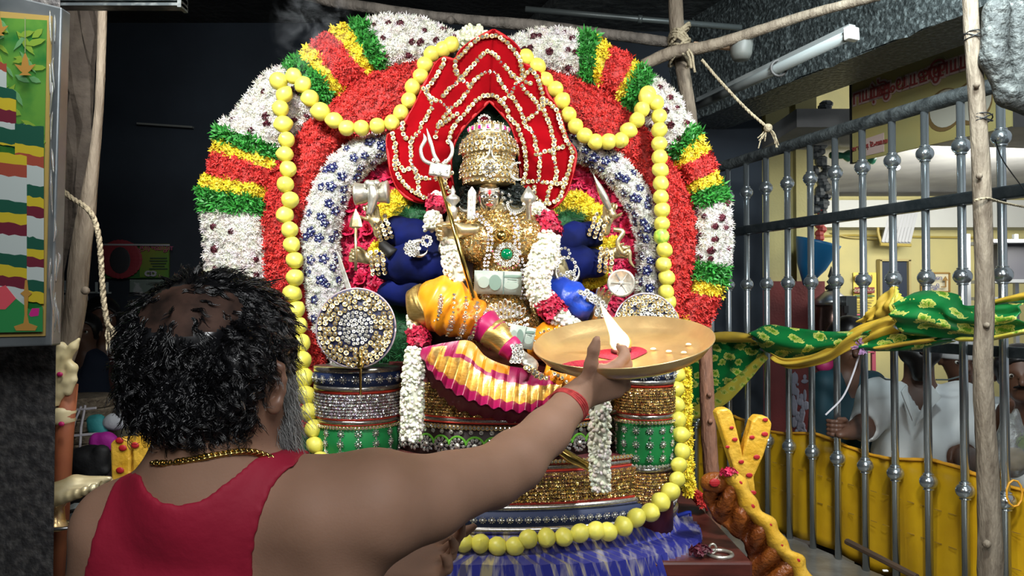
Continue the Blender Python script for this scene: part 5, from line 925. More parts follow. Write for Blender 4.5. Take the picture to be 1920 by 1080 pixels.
# ---- jasmine bud garlands with crimson bands
M_bud = mat('jasmine_bud', (.84, .84, .70), .5, tint=True); M_crim = mat('crimson_fabric2', (.5, .01, .05), .6, tint=True); BUD = [ball6(.42, .62)]
def budgar(label, segs, parent_pt):
    t = thing('jasmine_garland', label, 'garland', P(*parent_pt))
    for kd, pts in segs:
        q = spline([[*P(x, y, Y), S(r, Y)] for x, y, Y, r in pts], 60); L_ = np.linalg.norm(np.diff(q[:, :3], axis=0), axis=1).sum(); sz = .0118; rm = q[:, 3].mean(); n = int(2.7*L_*2*math.pi*rm/sz**2*.62)
        u = R.random(n)*59; i = np.minimum(u.astype(int), 58); f_ = (u-i)[:, None]; p = q[i]*(1-f_)+q[i+1]*f_; d = q[i+1, :3]-q[i, :3]; d /= np.linalg.norm(d, axis=1)[:, None]
        x_ = np.cross(d, [0, 1., 0.02]); x_ /= np.linalg.norm(x_, axis=1)[:, None]; y_ = np.cross(d, x_); th = R.random(n)*6.283; nn = x_*np.cos(th)[:, None]+y_*np.sin(th)[:, None]
        VV, FF, T = scatter(BUD if kd == 'w' else STAR_ROSE, p[:, :3]+nn*p[:, 3:4], nn+(d*.6 if kd == 'w' else 0), sz if kd == 'w' else .013, tilt=.35, tintr=(.8, 1.12) if kd == 'w' else (.5, 1.3))
        o = npobj('jasmine_buds' if kd == 'w' else 'crimson_band', VV, FF, M_bud if kd == 'w' else M_crim, t, tint=T, smooth=kd == 'w'); tagit(o, kind='stuff')
        MB().tube(q[:, :3], q[:, 3]*.93, 10).obj('garland_core', mat('core_pale', (.6, .61, .48)) if kd == 'w' else mat('core_crim', (.2, .005, .02)), t, smooth=True)
    return t
budgar('white bud garland with crimson bands over the left shoulder of the statue', [('w', [(826, 368, 2.42, 10), (818, 374, 2.40, 12)]), ('r', [(820, 376, 2.4, 15), (818, 396, 2.37, 15)]), ('w', [(812, 398, 2.36, 14), (812, 430, 2.35, 15)]), ('w', [(838, 446, 2.31, 13), (846, 470, 2.29, 16), (850, 500, 2.28, 18), (862, 530, 2.28, 18)])], (830, 450, 2.33))
budgar('white bud garland with crimson bands over the right shoulder of the statue', [('w', [(1000, 388, 2.37, 13), (1016, 405, 2.35, 15)]), ('r', [(1022, 408, 2.34, 17), (1036, 440, 2.31, 18)]), ('w', [(1030, 442, 2.31, 18), (1020, 480, 2.28, 24), (1008, 520, 2.26, 22), (1012, 555, 2.25, 20), (1024, 566, 2.25, 19)]), ('r', [(1022, 564, 2.25, 20), (1044, 592, 2.24, 20)]), ('w', [(1046, 592, 2.24, 16), (1070, 610, 2.23, 15), (1100, 630, 2.23, 15)])], (1010, 520, 2.26))
budgar('white bud garland falling straight down the left of the throne', [('w', [(778, 592, 2.29, 13), (781, 622, 2.27, 15)]), ('r', [(784, 624, 2.26, 17), (788, 650, 2.24, 17)]), ('w', [(780, 655, 2.22, 16), (775, 700, 2.2, 18), (773, 760, 2.19, 19), (772, 824, 2.19, 17)])], (774, 760, 2.2))
budgar('white bud garland falling straight down the right of the throne', [('w', [(1125, 660, 2.15, 14), (1124, 720, 2.13, 16), (1125, 780, 2.12, 17), (1124, 860, 2.11, 17), (1127, 920, 2.11, 15)])], (1125, 800, 2.12))
# ---- jewelled wheels
def wheel(label, c, r, Y, nrm=(0, -1, .05)):
    t = thing('jewelled_wheel', label, 'wheel', P(*c, Y)); cc = P(*c, Y); R0 = S(r, Y); nrm = norm(nrm); x, y = norm(np.cross(UP, nrm)), None; y = np.cross(nrm, x)
    MB().lathe([(.001, -.02), (R0*.97, -.02), (R0, -.012), (R0, .004), (R0*.97, .007), (.001, .007)], cc, nrm, 48).obj('velvet_disc', mat('navy_velvet', (.004, .007, .045), .6, sheen=.3), t, smooth=True)
    MB().tube([cc+(x*math.cos(a)+y*math.sin(a))*R0+nrm*.004 for a in np.linspace(0, 6.2832, 60)], .003, 6).obj('rim_cord', mat('lilac_cord', (.5, .42, .48), .3, metal=.5), t, smooth=True)
    cc = cc+nrm*.009
    for f_, n, me, sz, nm in ((.91, 46, stud, 1.4, 'gold_flower'), (.79, 40, stud, 1.6, 'gold_flower'), (.66, 32, stud, 1.55, 'gold_flower'), (.53, 24, stud, 1.45, 'gold_flower'), (.4, 22, cst, 1.1, 'crystal_stud'), (.3, 18, cst, 1.0, 'crystal_stud'), (.2, 12, cst, 1.1, 'crystal_stud'), (.1, 6, cst, 1.1, 'crystal_stud'), (0, 1, cfl, .9, 'crystal_flower')):
        for k in range(n):
            if f_ in (.66, .54) and k % 4 == 3: continue
            a = 2*math.pi*(k+.3*rnd.random())/n; link(nm, me, t, cc+(x*math.cos(a)+y*math.sin(a))*R0*f_*rnd.uniform(.97, 1.03), rot=quat(nrm+[rnd.uniform(-.2, .2), 0, rnd.uniform(-.2, .3)]), scale=sz)
    return t
w1 = wheel('round navy wheel covered in gold flowers left of the statue', (668, 615), 74, 2.24); MB().tube(PL([(676, 655), (676, 740)], 2.20), .004, 6).lathe([(.009, 0), (.011, .01), (.005, .02), (.009, .03), (.003, .04)], P(676, 690, 2.20), n=10).obj('gold_handle', M_goldp, w1, smooth=True)
wheel('jewelled navy wheel on the right, half hidden by the brass plate', (1212, 612), 62, 2.36, (.1, -1, .12))
# ---- throne
def ZY(py, Y): return P(0, py, Y)[2]
M_latt = mat('maroon_ground', (.08, .006, .008), .6); M_navyg = mat('navy_ground', (.005, .015, .06), .6); M_redg = mat('red_cord', (.5, .03, .012), .5); M_silg = mat('silver_mesh', (.62, .6, .56), .25, metal=.9, col2=(.3, .28, .26), vs=260); M_grv = mat('emerald_velvet', (.0, .19, .04), .6, sheen=.4, col2=(.0, .12, .025), vs=8)
throne = thing('throne', 'tiered throne drum wrapped in jewelled bands, silver edging and green velvet', 'throne', (P(930, 0, 2.4)[0], 2.4, .97))
def lband(nm, c, rx, ry, z0, z1, m, bulge=0, parent=throne, n=72, label=None):
    pr = [(1+bulge*math.sin(math.pi*t), z0+(z1-z0)*t) for t in np.linspace(0, 1, 9 if bulge else 2)]; return MB().lathe(pr, (c[0], c[1], 0), n=n, sx=rx, sy=ry).obj(nm, m, parent, smooth=True, label=label)
def onb(c, rx, ry, z, a, lift=.003): p = np.array([c[0]+rx*math.cos(a), c[1]+ry*math.sin(a), z]); n_ = norm((math.cos(a)/rx, math.sin(a)/ry, 0)); return p+n_*lift, n_
def rowb(c, rx, ry, z, a0, a1, step, me, nm, size, parent=throne):
    aa = np.linspace(a0, a1, 200); pp = np.array([onb(c, rx, ry, z, a)[0] for a in aa]); Lc = np.concatenate([[0], np.cumsum(np.linalg.norm(np.diff(pp, axis=0), axis=1))]); n = int(Lc[-1]/step)
    for k in range(n+1): a = np.interp(Lc[-1]*k/max(n, 1), Lc, aa); p, n_ = onb(c, rx, ry, z, a); link(nm, me, parent, p, rot=quat(n_), scale=size)
def lattice(c, rx, ry, z0, z1, a0, a1, size=.0085, dens=1.7, m=M_goldt, parent=throne):
    n = int(dens*(a1-a0)*max(rx, ry)*(z1-z0)/size**2); nz = max(2, int((z1-z0)/size*1.05)); nx = max(4, n//nz); P_ = []; N_ = []
    for i in range(nx):
        for j in range(nz):
            a = a0+(a1-a0)*(i+.5*(j % 2)+.35*math.sin(j*2.2))/nx; p, n_ = onb(c, rx, ry, z0+(z1-z0)*(j+.5)/nz, a); P_.append(p); N_.append(n_)
    VV, FF, T = scatter(STUD, np.array(P_), np.array(N_), size*.66, jit=.12, tilt=.25, tintr=(.45, 1.3)); tagit(npobj('stone_lattice', VV, FF, m, parent, tint=T, smooth=False), kind='stuff')
def column(cpx, Yc, r, ys, a0=-math.pi, a1=0, green=True, cols=8, par=throne, zoff=0):
    c = (P(cpx, 0, Yc)[0], Yc); yf = Yc-r; Z = lambda y: ZY(y, yf); y0, y1, y2, y3, y4 = ys
    lband('silver_edging', c, r*1.06, r*1.06, Z(y0+9), Z(y0), M_silg, parent=par); lband('navy_band', c, r*1.05, r*1.05, Z(y1-8), Z(y0+9), M_navyg, parent=par); lband('silver_edging', c, r*1.06, r*1.06, Z(y1), Z(y1-8), M_silg, parent=par)
    rowb(c, r*1.055, r*1.055, Z((y0+y1)/2), a0+.1, a1-.1, .036, cfl, 'crystal_flower', 1.25, par); rowb(c, r*1.055, r*1.055, Z((y0+y1)/2), a0+.1, a1-.1, .0087, cst, 'crystal_stud', .5, par)
    lband('red_edging', c, r*1.02, r*1.02, Z(y1+6), Z(y1), M_redg, parent=par); lband('maroon_band', c, r, r, Z(y2-14), Z(y1+6), M_latt, .02, parent=par); lattice(c, r*1.01, r*1.01, Z(y2-14), Z(y1+6), a0, a1, .0085, 1.5, M_crt if cpx < 900 else M_goldt, par)
    lband('red_edging', c, r*1.0, r*1.0, Z(y2-10), Z(y2-14), M_redg, parent=par); lband('silver_edging', c, r*1.0, r*1.0, Z(y2-3), Z(y2-10), M_silg, parent=par); lband('red_edging', c, r*.99, r*.99, Z(y2), Z(y2-3), M_redg, parent=par)
    if green:
        lband('green_velvet_belly', c, r*.97, r*.97, Z(y3), Z(y2), M_grv, .07, parent=par); nr = 3
        for k in range(cols):
            a = a0+(a1-a0)*(k+.5)/cols
            for j in range(7):
                z = Z(y2+5+(y3-y2-10)*j/6); rr = r*(.975+.068*math.sin(math.pi*(j*.92+.3)/6.2)); p, n_ = onb(c, rr, rr, z, a); link('crystal_flower' if j % 2 else 'crystal_stud', cfl if j % 2 else cst, par, p, rot=quat(n_), scale=1.15 if j % 2 else .65)
        rowb(c, r*1.0, r*1.0, Z(y2+3), a0, a1, .011, stud, 'gold_fringe_stone', 1.1, par); rowb(c, r*1.0, r*1.0, Z(y3-3), a0, a1, .011, cst, 'crystal_stud', 1.0, par)
        lband('silver_edging', c, r*1.0, r*1.0, Z(y3+10), Z(y3), M_silg, parent=par); lband('maroon_band', c, r*.98, r*.98, .97, Z(y3+10), M_latt, parent=par); lattice(c, r*.99, r*.99, Z(y4), Z(y3+10), a0, a1, .0085, 1.5, M_goldt, par)
pl_ = thing('throne_drum', 'jewelled side drum of the throne below the left wheel', 'drum', (P(675, 0, 2.4)[0], 2.4, .97)); pr_ = thing('throne_drum', 'jewelled green-bellied side drum at the right end of the throne', 'drum', (P(1205, 0, 2.4)[0], 2.4, .97))
column(675, 2.42, .128, (691, 734, 800, 866, 940), par=pl_); column(1206, 2.36, .086, (688, 722, 790, 878, 945), cols=7, par=pr_)
cc_ = (P(945, 0, 2.6)[0], 2.62); rx, ry = .39, .375; yf = cc_[1]-ry; Z = lambda y: ZY(y, yf); A0, A1 = -math.pi*.93, -math.pi*.07
lband('maroon_band', cc_, rx, ry, Z(784), Z(690), M_latt); lattice(cc_, rx, ry, Z(784), Z(720), A0, A1, .009, 1.5)
for y0, y1, m_ in ((784, 787, M_redg), (787, 793, M_silg), (793, 796, M_redg)): lband('edging', cc_, rx+.004, ry+.004, Z(y1), Z(y0), m_)
lband('dark_drum', cc_, rx, ry, Z(880), Z(796), mat('dark_drum', (.02, .008, .006), .6))
rowb(cc_, rx, ry, Z(803), A0, A1, .0125, stud, 'coin_fringe', 1.5); rowb(cc_, rx, ry, Z(812), A0, A1, .03, cst, 'crystal_stud', 1.3)
for k in range(20):
    a = A0+(A1-A0)*(k+.5)/20; p, n_ = onb(cc_, rx, ry, Z(838), a, .006); md = link('silver_medallion_flower', cfl, throne, p, rot=quat(n_), scale=2.5); e = norm(np.cross(UP, n_))
    MB().tube([p+e*.027*math.cos(t)+UP*.027*math.sin(t) for t in np.linspace(.15, 3.0, 12)], .0035, 6).obj('green_sequin_arc', mat('lime_sequin', (.16, .5, .05), .2, metal=.3), throne)
    for t in np.linspace(0, 6.28, 11)[:-1]: link('crystal_stud', cst, throne, p+e*.020*math.cos(t)+UP*.020*math.sin(t)+n_*.003, rot=quat(n_), scale=.85)
rowb(cc_, rx, ry, Z(866), A0, A1, .0125, stud, 'coin_fringe', 1.4)
# wide lower tier
cb = (P(935, 0, 2.42)[0], 2.46); rx, ry = .565, .285; yf = cb[1]-ry; Z = lambda y: ZY(y, yf); A0, A1 = -math.pi*.8, -.02
lband('tier_top', cb, rx*.895, ry*.93, Z(880), Z(871), M_latt, n=96)
for y0, y1, m_, nm, k_ in ((872, 876, M_redg, 'red_edging', .9), (876, 886, M_silg, 'silver_edging', .905), (886, 889, M_redg, 'red_edging', .91), (889, 945, M_latt, 'maroon_band', .92), (945, 950, M_redg, 'red_edging', .95), (950, 962, M_silg, 'silver_edging', .97), (962, 990, M_navyg, 'navy_band', .985), (990, 1001, M_silg, 'silver_edging', 1.0)):
    lband(nm, cb, rx*k_, ry*(k_*.6+.4 if k_ < .95 else k_), Z(y1), Z(y0), m_, n=96)
lattice(cb, rx*.925, ry*(.92*.6+.4)+.003, Z(945), Z(889), A0, A1, .0105, 1.25)
rowb(cb, rx*.987, ry*.987, Z(976), A0, A1, .0255, cfl, 'crystal_flower', 1.0); rowb(cb, rx*.987, ry*.987, Z(976), A0, A1, .0085, cst, 'crystal_stud', .5)
rowb(cb, rx*.9, ry*.94, Z(869), A0, A1, .012, stud, 'coin_fringe', 1.3)
MB().tube(PL([(1050, 845), (1070, 858), (1090, 868), (1108, 878)], 2.15), [.012, .015, .013, .012], 10, sm=14).obj('gold_bracket_arm', M_goldp, smooth=True, label='gold moulded arm resting on the throne beside the right bud garland', cat='bracket')
# ---- pleated blue and gold cloth under the throne, table
NS = 480; rows = []; top0 = ZY(1001, yf)-.004
for j in range(12):
    r_ = []; t_ = j/11
    for i in range(NS+1):
        a = -math.pi*1.02+math.pi*1.06*i/NS; tri = abs((i % 8)/8-.5)*2; k_ = 1.0+.0*t_
        if t_ < .55: q = t_/.55; ex = rx*.97+(.06)*q; ey = ry*.97+.15*q; z = top0+.006*tri*q-.037*min(1, q*3)
        else: q = (t_-.55)/.45; ex = rx*.97+.06+.012*q; ey = ry*.97+.15+.02*q; z = top0-.037+.006*tri-.2*q
        r_.append(np.array([cb[0]+(ex+.018*tri*t_)*math.copysign(abs(math.cos(a))**(1-.45*t_), math.cos(a)), cb[1]+(ey+.018*tri*t_)*math.copysign(abs(math.sin(a))**(1-.45*t_), math.sin(a)), z]))
    rows.append(r_)
tc_ = thing('table_cloth', 'pleated blue and gold brocade cloth spread under the throne', 'cloth', (cb[0], cb[1], .97))
mbp = MB().sheet(rows); mbp.m = [1 if (k_ % NS) % 8 in (0, 1, 2) else 0 for k_ in range(len(mbp.f))]; M_bb = mat('blue_brocade', (.03, .035, .26), .35, metal=.3, col2=(.34, .32, .38), vs=9, sharp=(.5, .68), stretch=(6, .8, 1.2))
mbp.obj('pleats', [M_bb, mat('blue_gold_brocade', (.16, .15, .30), .33, metal=.5, col2=(.58, .50, .32), vs=9, sharp=(.46, .60), stretch=(6, .8, 1.2))], tc_, smooth=False, thick=.002)
MB().tube([r for r in rows[-1][::2]], .006, 6).obj('blue_border', mat('blue_border', (.01, .03, .35), .4), tc_, smooth=True)
MB().tube([rows[j][NS-8] + np.array([0, 0, .004]) for j in range(12)], .007, 6).obj('blue_border', mat('blue_border', (.01, .03, .35)), tc_, smooth=True)
tb = thing('altar_table', 'dark red-brown wooden table carrying the throne', 'table', (0, 2.6, 0)); M_wood = mat('red_brown_wood', (.10, .022, .015), .4, col2=(.06, .014, .01), vs=10, stretch=(1, 6, 6))
MB().box((-.06, 2.66, .933), (1.42, 1.12, .045)).obj('table_top', M_wood, tb, bevel=.008); MB().box((-.06, 2.66, .885), (1.34, 1.04, .06)).obj('apron', M_wood, tb, bevel=.004)
for x in (-.66, .53):
    for y in (2.2, 3.1): MB().lathe([(.03, 0), (.035, .1), (.025, .14), (.03, .2), (.035, .6), (.028, .65), (.035, .86)], (x, y, 0), n=14).obj('leg', M_wood, tb, smooth=True)
rg = thing('iron_ring', 'silver iron ring with a small eye bolt on the table corner', 'ring', P(1350, 998, 2.15)); MB().tube([P(1350, 995, 2.15)*[1, 1, 0]+[.033*math.cos(a), .03*math.sin(a), .9605+.001*math.sin(a)] for a in np.linspace(0, 6.2832, 28)], .0055, 8).obj('ring', M_silver, rg, smooth=True)
MB().tube([P(1336, 990, 2.16)*[1, 1, 0]+[.01*math.cos(a), 0, .972+.013*math.sin(a)] for a in np.linspace(0, 6.2832, 16)], .0035, 6).obj('eye_bolt', M_silver, rg, smooth=True)
cv2, cf2, ct2 = clump(STAR_ROSE, 40, .014, .022, 5, .6); o = npobj('crimson_flower', cv2+[P(1315, 993, 2.14)[0], 2.14, .968], cf2, M_purp, tint=ct2, smooth=False, center=True); o.scale = (1, 1, 1); tagit(o, 'wilted dark crimson flower lying beside the iron ring', 'flower')
# ================================================================ the priest in the foreground
M_skin = mat('warm_brown_skin', (.33, .19, .13), .6, col2=(.25, .14, .09), vs=7, bump=.05, bs=260, sss=.08, spec=.25, sharp=(.3, .7)); M_skin_dk = mat('scalp_skin', (.075, .040, .029), .7, col2=(.015, .009, .007), vs=22, spec=.15)
M_curl = mat('black_curls', (.005, .005, .006), .22, spec=.8); M_grey = mat('grey_beard', (.18, .18, .175), .5, tint=True)
def Q4(x, y, Y, r): return P(x, y, Y), S(r, Y)
def capq(s, a, b, k=.03, **kw): (p, r), (q, t) = Q4(*a), Q4(*b); s.cap(p, q, r, t, k, **kw)
lo = np.array([-.86, .93, .74]); hi = np.array([.36, 2.02, 1.82]); b = SDF(lo, hi, .0062)
capq(b, (380, 985, 1.27, 112), (345, 1150, 1.30, 165), .06); capq(b, (345, 1150, 1.30, 165), (345, 1500, 1.32, 175), .06); capq(b, (450, 1010, 1.26, 110), (470, 1400, 1.30, 130), .06)
capq(b, (395, 930, 1.24, 100), (595, 962, 1.25, 95), .05); capq(b, (380, 930, 1.24, 96), (232, 985, 1.25, 78), .05)
capq(b, (405, 770, 1.22, 100), (398, 900, 1.235, 108), .05)
capq(b, (232, 1000, 1.25, 84), (196, 1130, 1.27, 68), .04); capq(b, (196, 1130, 1.27, 68), (215, 1420, 1.33, 56), .03); capq(b, (215, 1420, 1.33, 52), (500, 1270, 1.46, 44), .02); capq(b, (500, 1270, 1.46, 44), (690, 1098, 1.45, 32), .02)
# right arm: deltoid, upper arm, elbow, forearm
capq(b, (600, 968, 1.22, 98), (705, 948, 1.235, 98), .05); capq(b, (705, 948, 1.235, 96), (800, 934, 1.29, 72), .035); capq(b, (800, 934, 1.29, 73), (915, 896, 1.40, 50), .03); capq(b, (850, 905, 1.34, 54), (925, 888, 1.41, 45), .03)
capq(b, (920, 895, 1.41, 46), (965, 865, 1.46, 54), .03); capq(b, (965, 865, 1.46, 53), (1025, 810, 1.55, 42), .025); capq(b, (1025, 810, 1.55, 42), (1070, 758, 1.63, 33), .02); b.cap(P(930, 925, 1.42), P(945, 915, 1.43), .02, .02, .03)
b.cap(P(560, 1080, 1.22), P(640, 1075, 1.23), .05, .06, .05)
# head
hc = P(402, 655, 1.22); hr = .099; f = norm((.66, .75, -.04)); g = face(b, hc, hr, f, k=.008)
b.cap(P(440, 760, 1.22), P(500, 770, 1.27), .06, .045, .03)
# both hands, part of the same skin
hw = P(1086, 742, 1.645); hand(b, hw, (.78, .30, .30), (-.30, .82, .45), (-.25, -.25, .93), .20, curl=(.35, .75, .5), thumb=(.30, 1.0, -.05), k=.016, fr=.06, tcurl=.15); b.cap(P(1070, 758, 1.63), hw, .031, .03, .02)
lw = P(716, 1078, 1.44); hand(b, lw, (1, .0, .27), (-.1, -.55, .83), (-.2, -.5, .75), .215, curls=[(.05, .1, .1), (.35, .5, .4), (.5, .6, .5), (.6, .7, .5)], thumb=(.75, .5, .5), k=.014, spread=.08)
man = thing('person', 'bearded man in a red vest seen from behind, arm stretched out with a plate', 'person', P(380, 1400, 1.3)*[1, 1, 0]+[0, 0, .74])
V, Qb = b.net()
for _ in range(1):
    acc = np.zeros_like(V); n_ = np.zeros(len(V))
    for i, j in ((0, 1), (1, 2), (2, 3), (3, 0)): np.add.at(acc, Qb[:, i], V[Qb[:, j]]); np.add.at(acc, Qb[:, j], V[Qb[:, i]]); np.add.at(n_, Qb[:, i], 1); np.add.at(n_, Qb[:, j], 1)
    V = V*.5+.5*acc/np.maximum(n_, 1)[:, None]
skin = npobj('body', V, Qb, [M_skin], man)
def hit(s, px, py, off=0, y0=.9, y1=1.9):
    for Y in np.arange(y0, y1, .002):
        p = P(px, py, Y); i = ((p-s.lo)/s.h).astype(int)
        if (i >= 0).all() and (i < s.n-1).all() and s.v[tuple(i)] < off: return p, Y
    return P(px, py, 1.2), 1.2
def grad(s, p): i = ((p-s.lo)/s.h).astype(int); v = s.v; return norm([v[i[0]+1, i[1], i[2]]-v[i[0]-1, i[1], i[2]], v[i[0], i[1]+1, i[2]]-v[i[0], i[1]-1, i[2]], v[i[0], i[1], i[2]+1]-v[i[0], i[1], i[2]-1]])
# vest: the body's own surface grown by 5 mm and cut at neckline, armholes
def polysdf(s, poly):
    X = (s.lo[0]+s.h*np.arange(s.n[0]))[:, None]; Z = (s.lo[2]+s.h*np.arange(s.n[2]))[None, :]; d = np.full((s.n[0], s.n[2]), 9.); ins = np.zeros(d.shape, bool)
    for (x0, z0), (x1, z1) in zip(poly, poly[1:]+poly[:1]):
        ex, ez = x1-x0, z1-z0; t = np.clip(((X-x0)*ex+(Z-z0)*ez)/(ex*ex+ez*ez), 0, 1); d = np.minimum(d, np.hypot(X-x0-ex*t, Z-z0-ez*t))
        c = ((Z < z0) != (Z < z1)) & (X < x0+(Z-z0)*ex/(ez if abs(ez) > 1e-9 else 1e-9)); ins ^= c
    return np.where(ins, -d, d)[:, None, :].astype(np.float32)
pv_ = [(266, 884), (276, 908), (292, 928), (312, 940), (340, 945), (372, 938), (400, 922), (425, 902), (450, 880), (470, 864), (488, 852), (520, 842), (560, 848), (575, 866), (548, 872), (528, 892), (508, 925), (494, 960), (484, 1000), (478, 1040), (476, 1090), (478, 1200), (490, 1320), (500, 1900), (120, 1900), (150, 1400), (150, 1200), (158, 1085), (170, 1042), (184, 985), (200, 942), (222, 900), (245, 884)]
q_ = spline([[x, y, 0] for x, y in pv_[:23]], 90); pv_ = [(x, y) for x, y, _ in q_]+pv_[23:]
poly = []
for x, y in pv_:
    q1 = hit(b, x, y)[0] if y < 1150 else P(x, y, 1.17)
    if q1[1] > 1.33: q1 = P(x, y, 1.25)
    poly.append((q1[0], q1[2]))
pa = np.array(poly)
for _ in range(6): pa[1:88] = (pa[0:87]+2*pa[1:88]+pa[2:89])/4
poly = [tuple(q) for q in pa]
sv = b.copy(); sv.v = np.maximum(sv.v-.0065, polysdf(sv, poly)); sv.v = np.maximum(sv.v, -(b.v+.004))
M_vest = mat('crimson_knit', (.34, .004, .030), .75, col2=(.28, .003, .024), vs=5, bump=.25, bs=14, sheen=.08)
sv.obj('vest', [M_vest], man, relax=4)
for seg in (pv_[:70], pv_[70:92]):
    pass
def hem(pts, r=.0028, off=.006):
    out = []
    for x, y in pts:
        p, Y = hit(b, x, y, off); out.append(p+np.array([0, -.002, 0]))
    return out
e1 = [(270, 889), (284, 916), (300, 934), (325, 944), (350, 944), (380, 933), (410, 914), (440, 888), (465, 868), (486, 855)]
for pts in ([(x, y) for x, y, _ in spline([[*p, 0] for p in e1], 40)], [(x, y) for x, y, _ in spline([[*p, 0] for p in [(552, 872), (530, 892), (510, 925), (496, 960), (486, 1000), (480, 1040), (478, 1078)]], 30)]):
    h_ = np.array(hem(pts)); 
    for _ in range(4): h_[1:-1] = (h_[:-2]+h_[1:-1]*2+h_[2:])/4
    pass
# ear with rim and lobe
es = SDF(P(506, 722, 1.17)-.06, P(506, 722, 1.17)+.06, .0018); ea = lambda u, v, d=0: P(508+u, 722+v, 1.175+d)
rim_ = [ea(-12, 28, .02), ea(-20, 0, .012), ea(-16, -30, .004), ea(2, -44, 0), ea(18, -34, .004), ea(22, -10, .008), ea(20, 12, .01), ea(14, 32, .006), ea(2, 44, .006)]
es.ell(ea(0, 0, .022), (.019, .018, .034), k=.004); es.chain(rim_[1:], [.0062]*8, .004); es.ell(ea(6, 40, .008), (.011, .009, .012), k=.006); es.ell(ea(2, -6, .002), (.010, .012, .020), k=.004, op=-1); es.chain([ea(-6, -16, .008), ea(6, -14, .006), ea(8, 6, .006), ea(0, 22, .008)], [.004]*4, .003); es.cap(ea(-24, 5, .035), ea(-6, 10, .025), .025, .02, .01)
es.obj('ear', [mat('ear_skin', (.22, .115, .075), .45, col2=(.17, .085, .055), vs=30, sss=.1)], man, relax=1)
# hair: dark mass plus curls
hb = SDF(lo*[1, 1, 1]+[.05, .05, .5], np.array([-.2, 1.5, 1.82]), .006)
for x, y, Y, r in ((396, 632, 1.235, 118), (352, 650, 1.215, 112), (430, 660, 1.245, 100), (330, 700, 1.205, 84), (300, 745, 1.20, 56), (360, 755, 1.175, 74), (420, 745, 1.175, 66), (455, 715, 1.17, 50), (475, 640, 1.25, 62), (462, 600, 1.26, 64), (458, 655, 1.17, 50), (440, 690, 1.15, 46), (470, 690, 1.2, 48), (320, 780, 1.19, 34), (370, 780, 1.16, 42)): hb.cap(P(x, y, Y), P(x, y, Y)+.001, S(r, Y), k=.025)
hb.ell(P(545, 760, 1.2), (.055, .09, .062), k=.01, op=-1); hb.ell(P(512, 722, 1.14), (.022, .06, .045), k=.008, op=-1)
bald = P(335, 575, 1.11)
hV, hQ = hb.net(); fm = (np.linalg.norm((hV[hQ].mean(1)-bald)/[.085, .11, .042], axis=1) < 1).astype(int); hair = npobj('hair', hV, hQ, [M_curl, M_skin_dk], man, midx=fm)
c = hV[hQ]; nn = np.cross(c[:, 2]-c[:, 0], c[:, 3]-c[:, 1]); A = np.linalg.norm(nn, axis=1)+1e-9; nn /= A[:, None]; A = A*(nn[:, 1] < .5)*np.where(fm == 1, .16, 1)
NC = 1500; idx = R.choice(len(hQ), NC, p=A/A.sum()); cb_ = c[idx].mean(1); nb0 = nn[idx]; K_ = 9; N_ = NC*K_
zrel = cb_[:, 2]-P(0, 650, 1.1)[2]; crown_ = P(330, 560, 1.15); away = cb_-crown_; away = away/np.linalg.norm(away, axis=1)[:, None]+np.array([0, 0, -.7])
T1 = away-(np.sum(nb0*away, 1))[:, None]*nb0; T1 = T1/np.linalg.norm(T1, axis=1)[:, None]+R.normal(0, .28, (NC, 3)); T1 /= np.linalg.norm(T1, axis=1)[:, None]; T2 = np.cross(T1, nb0)
rad_ = R.uniform(.003, .0075, NC)*np.where(zrel > .02, .55, 1.15); turns = R.uniform(.7, 1.5, NC)*R.choice([-1, 1], NC); Lh = R.uniform(.022, .042, NC); ph = R.random(NC)*6.28
rep = lambda q: np.repeat(q, K_, axis=0)
off = R.normal(0, .0021, (N_, 3)); jl = R.uniform(.75, 1.15, N_); T1, T2, nb0, rad_, turns, Lh, ph, cb_ = map(rep, (T1, T2, nb0, rad_, turns, Lh, ph, cb_)); pts = []; nseg = 10
for i in range(nseg):
    t = i/(nseg-1); a = ph+turns*2*np.pi*t; e = min(t*2.5, 1); pts.append(cb_+off*(1-.45*t)+T1*(Lh*jl*t)[:, None]+nb0*(.0015+rad_*(.45+.55*np.cos(a))*e)[:, None]+T2*(rad_*1.2*np.sin(a)*e)[:, None])
pts = np.stack(pts, 1)
def strands(pts, r0, name, m, parent, tint=None):
    n, k, _ = pts.shape; d = np.gradient(pts, axis=1); d /= np.linalg.norm(d, axis=2)[:, :, None]+1e-9; x = np.cross(d, [.3, .2, .93]); x /= np.linalg.norm(x, axis=2)[:, :, None]+1e-9; y = np.cross(d, x); w_ = r0*np.linspace(1, .35, k)[None, :, None]
    V = np.stack([pts+x*w_, pts-x*w_*.5+y*w_*.87, pts-x*w_*.5-y*w_*.87], 2).reshape(-1, 3); I = np.arange(n*k*3).reshape(n, k, 3)
    F_ = np.concatenate([np.stack([I[:, :-1, a], I[:, :-1, (a+1) % 3], I[:, 1:, (a+1) % 3], I[:, 1:, a]], 2).reshape(-1, 4) for a in range(3)])
    tn = None if tint is None else np.repeat(tint, k*3, axis=0); return tagit(npobj(name, V, F_, m, parent, tint=tn), kind='stuff')
strands(pts, .0008, 'curls', M_curl, man)
# fringe of loose curls at the nape and left silhouette
N2 = 150; bx = R.uniform(236, 470, N2); by = np.where(bx < 300, R.uniform(560, 800, N2), R.uniform(785, 812, N2)); bx = np.where(by < 780, R.uniform(250, 275, N2), bx); p0 = np.array([P(x, y, 1.17+R.uniform(-.03, .04)) for x, y in zip(bx, by)]); ph = R.random(N2)*6.28; pts = []
for i in range(14): t = i/13; a = ph+t*9; pts.append(p0+np.stack([.011*np.cos(a)*min(1, t*4)-.012*t, .008*np.sin(a), -.026*t*(by > 700)+.009*np.sin(a)], 1))
strands(np.stack(pts, 1), .0011, 'curls', M_curl, man)
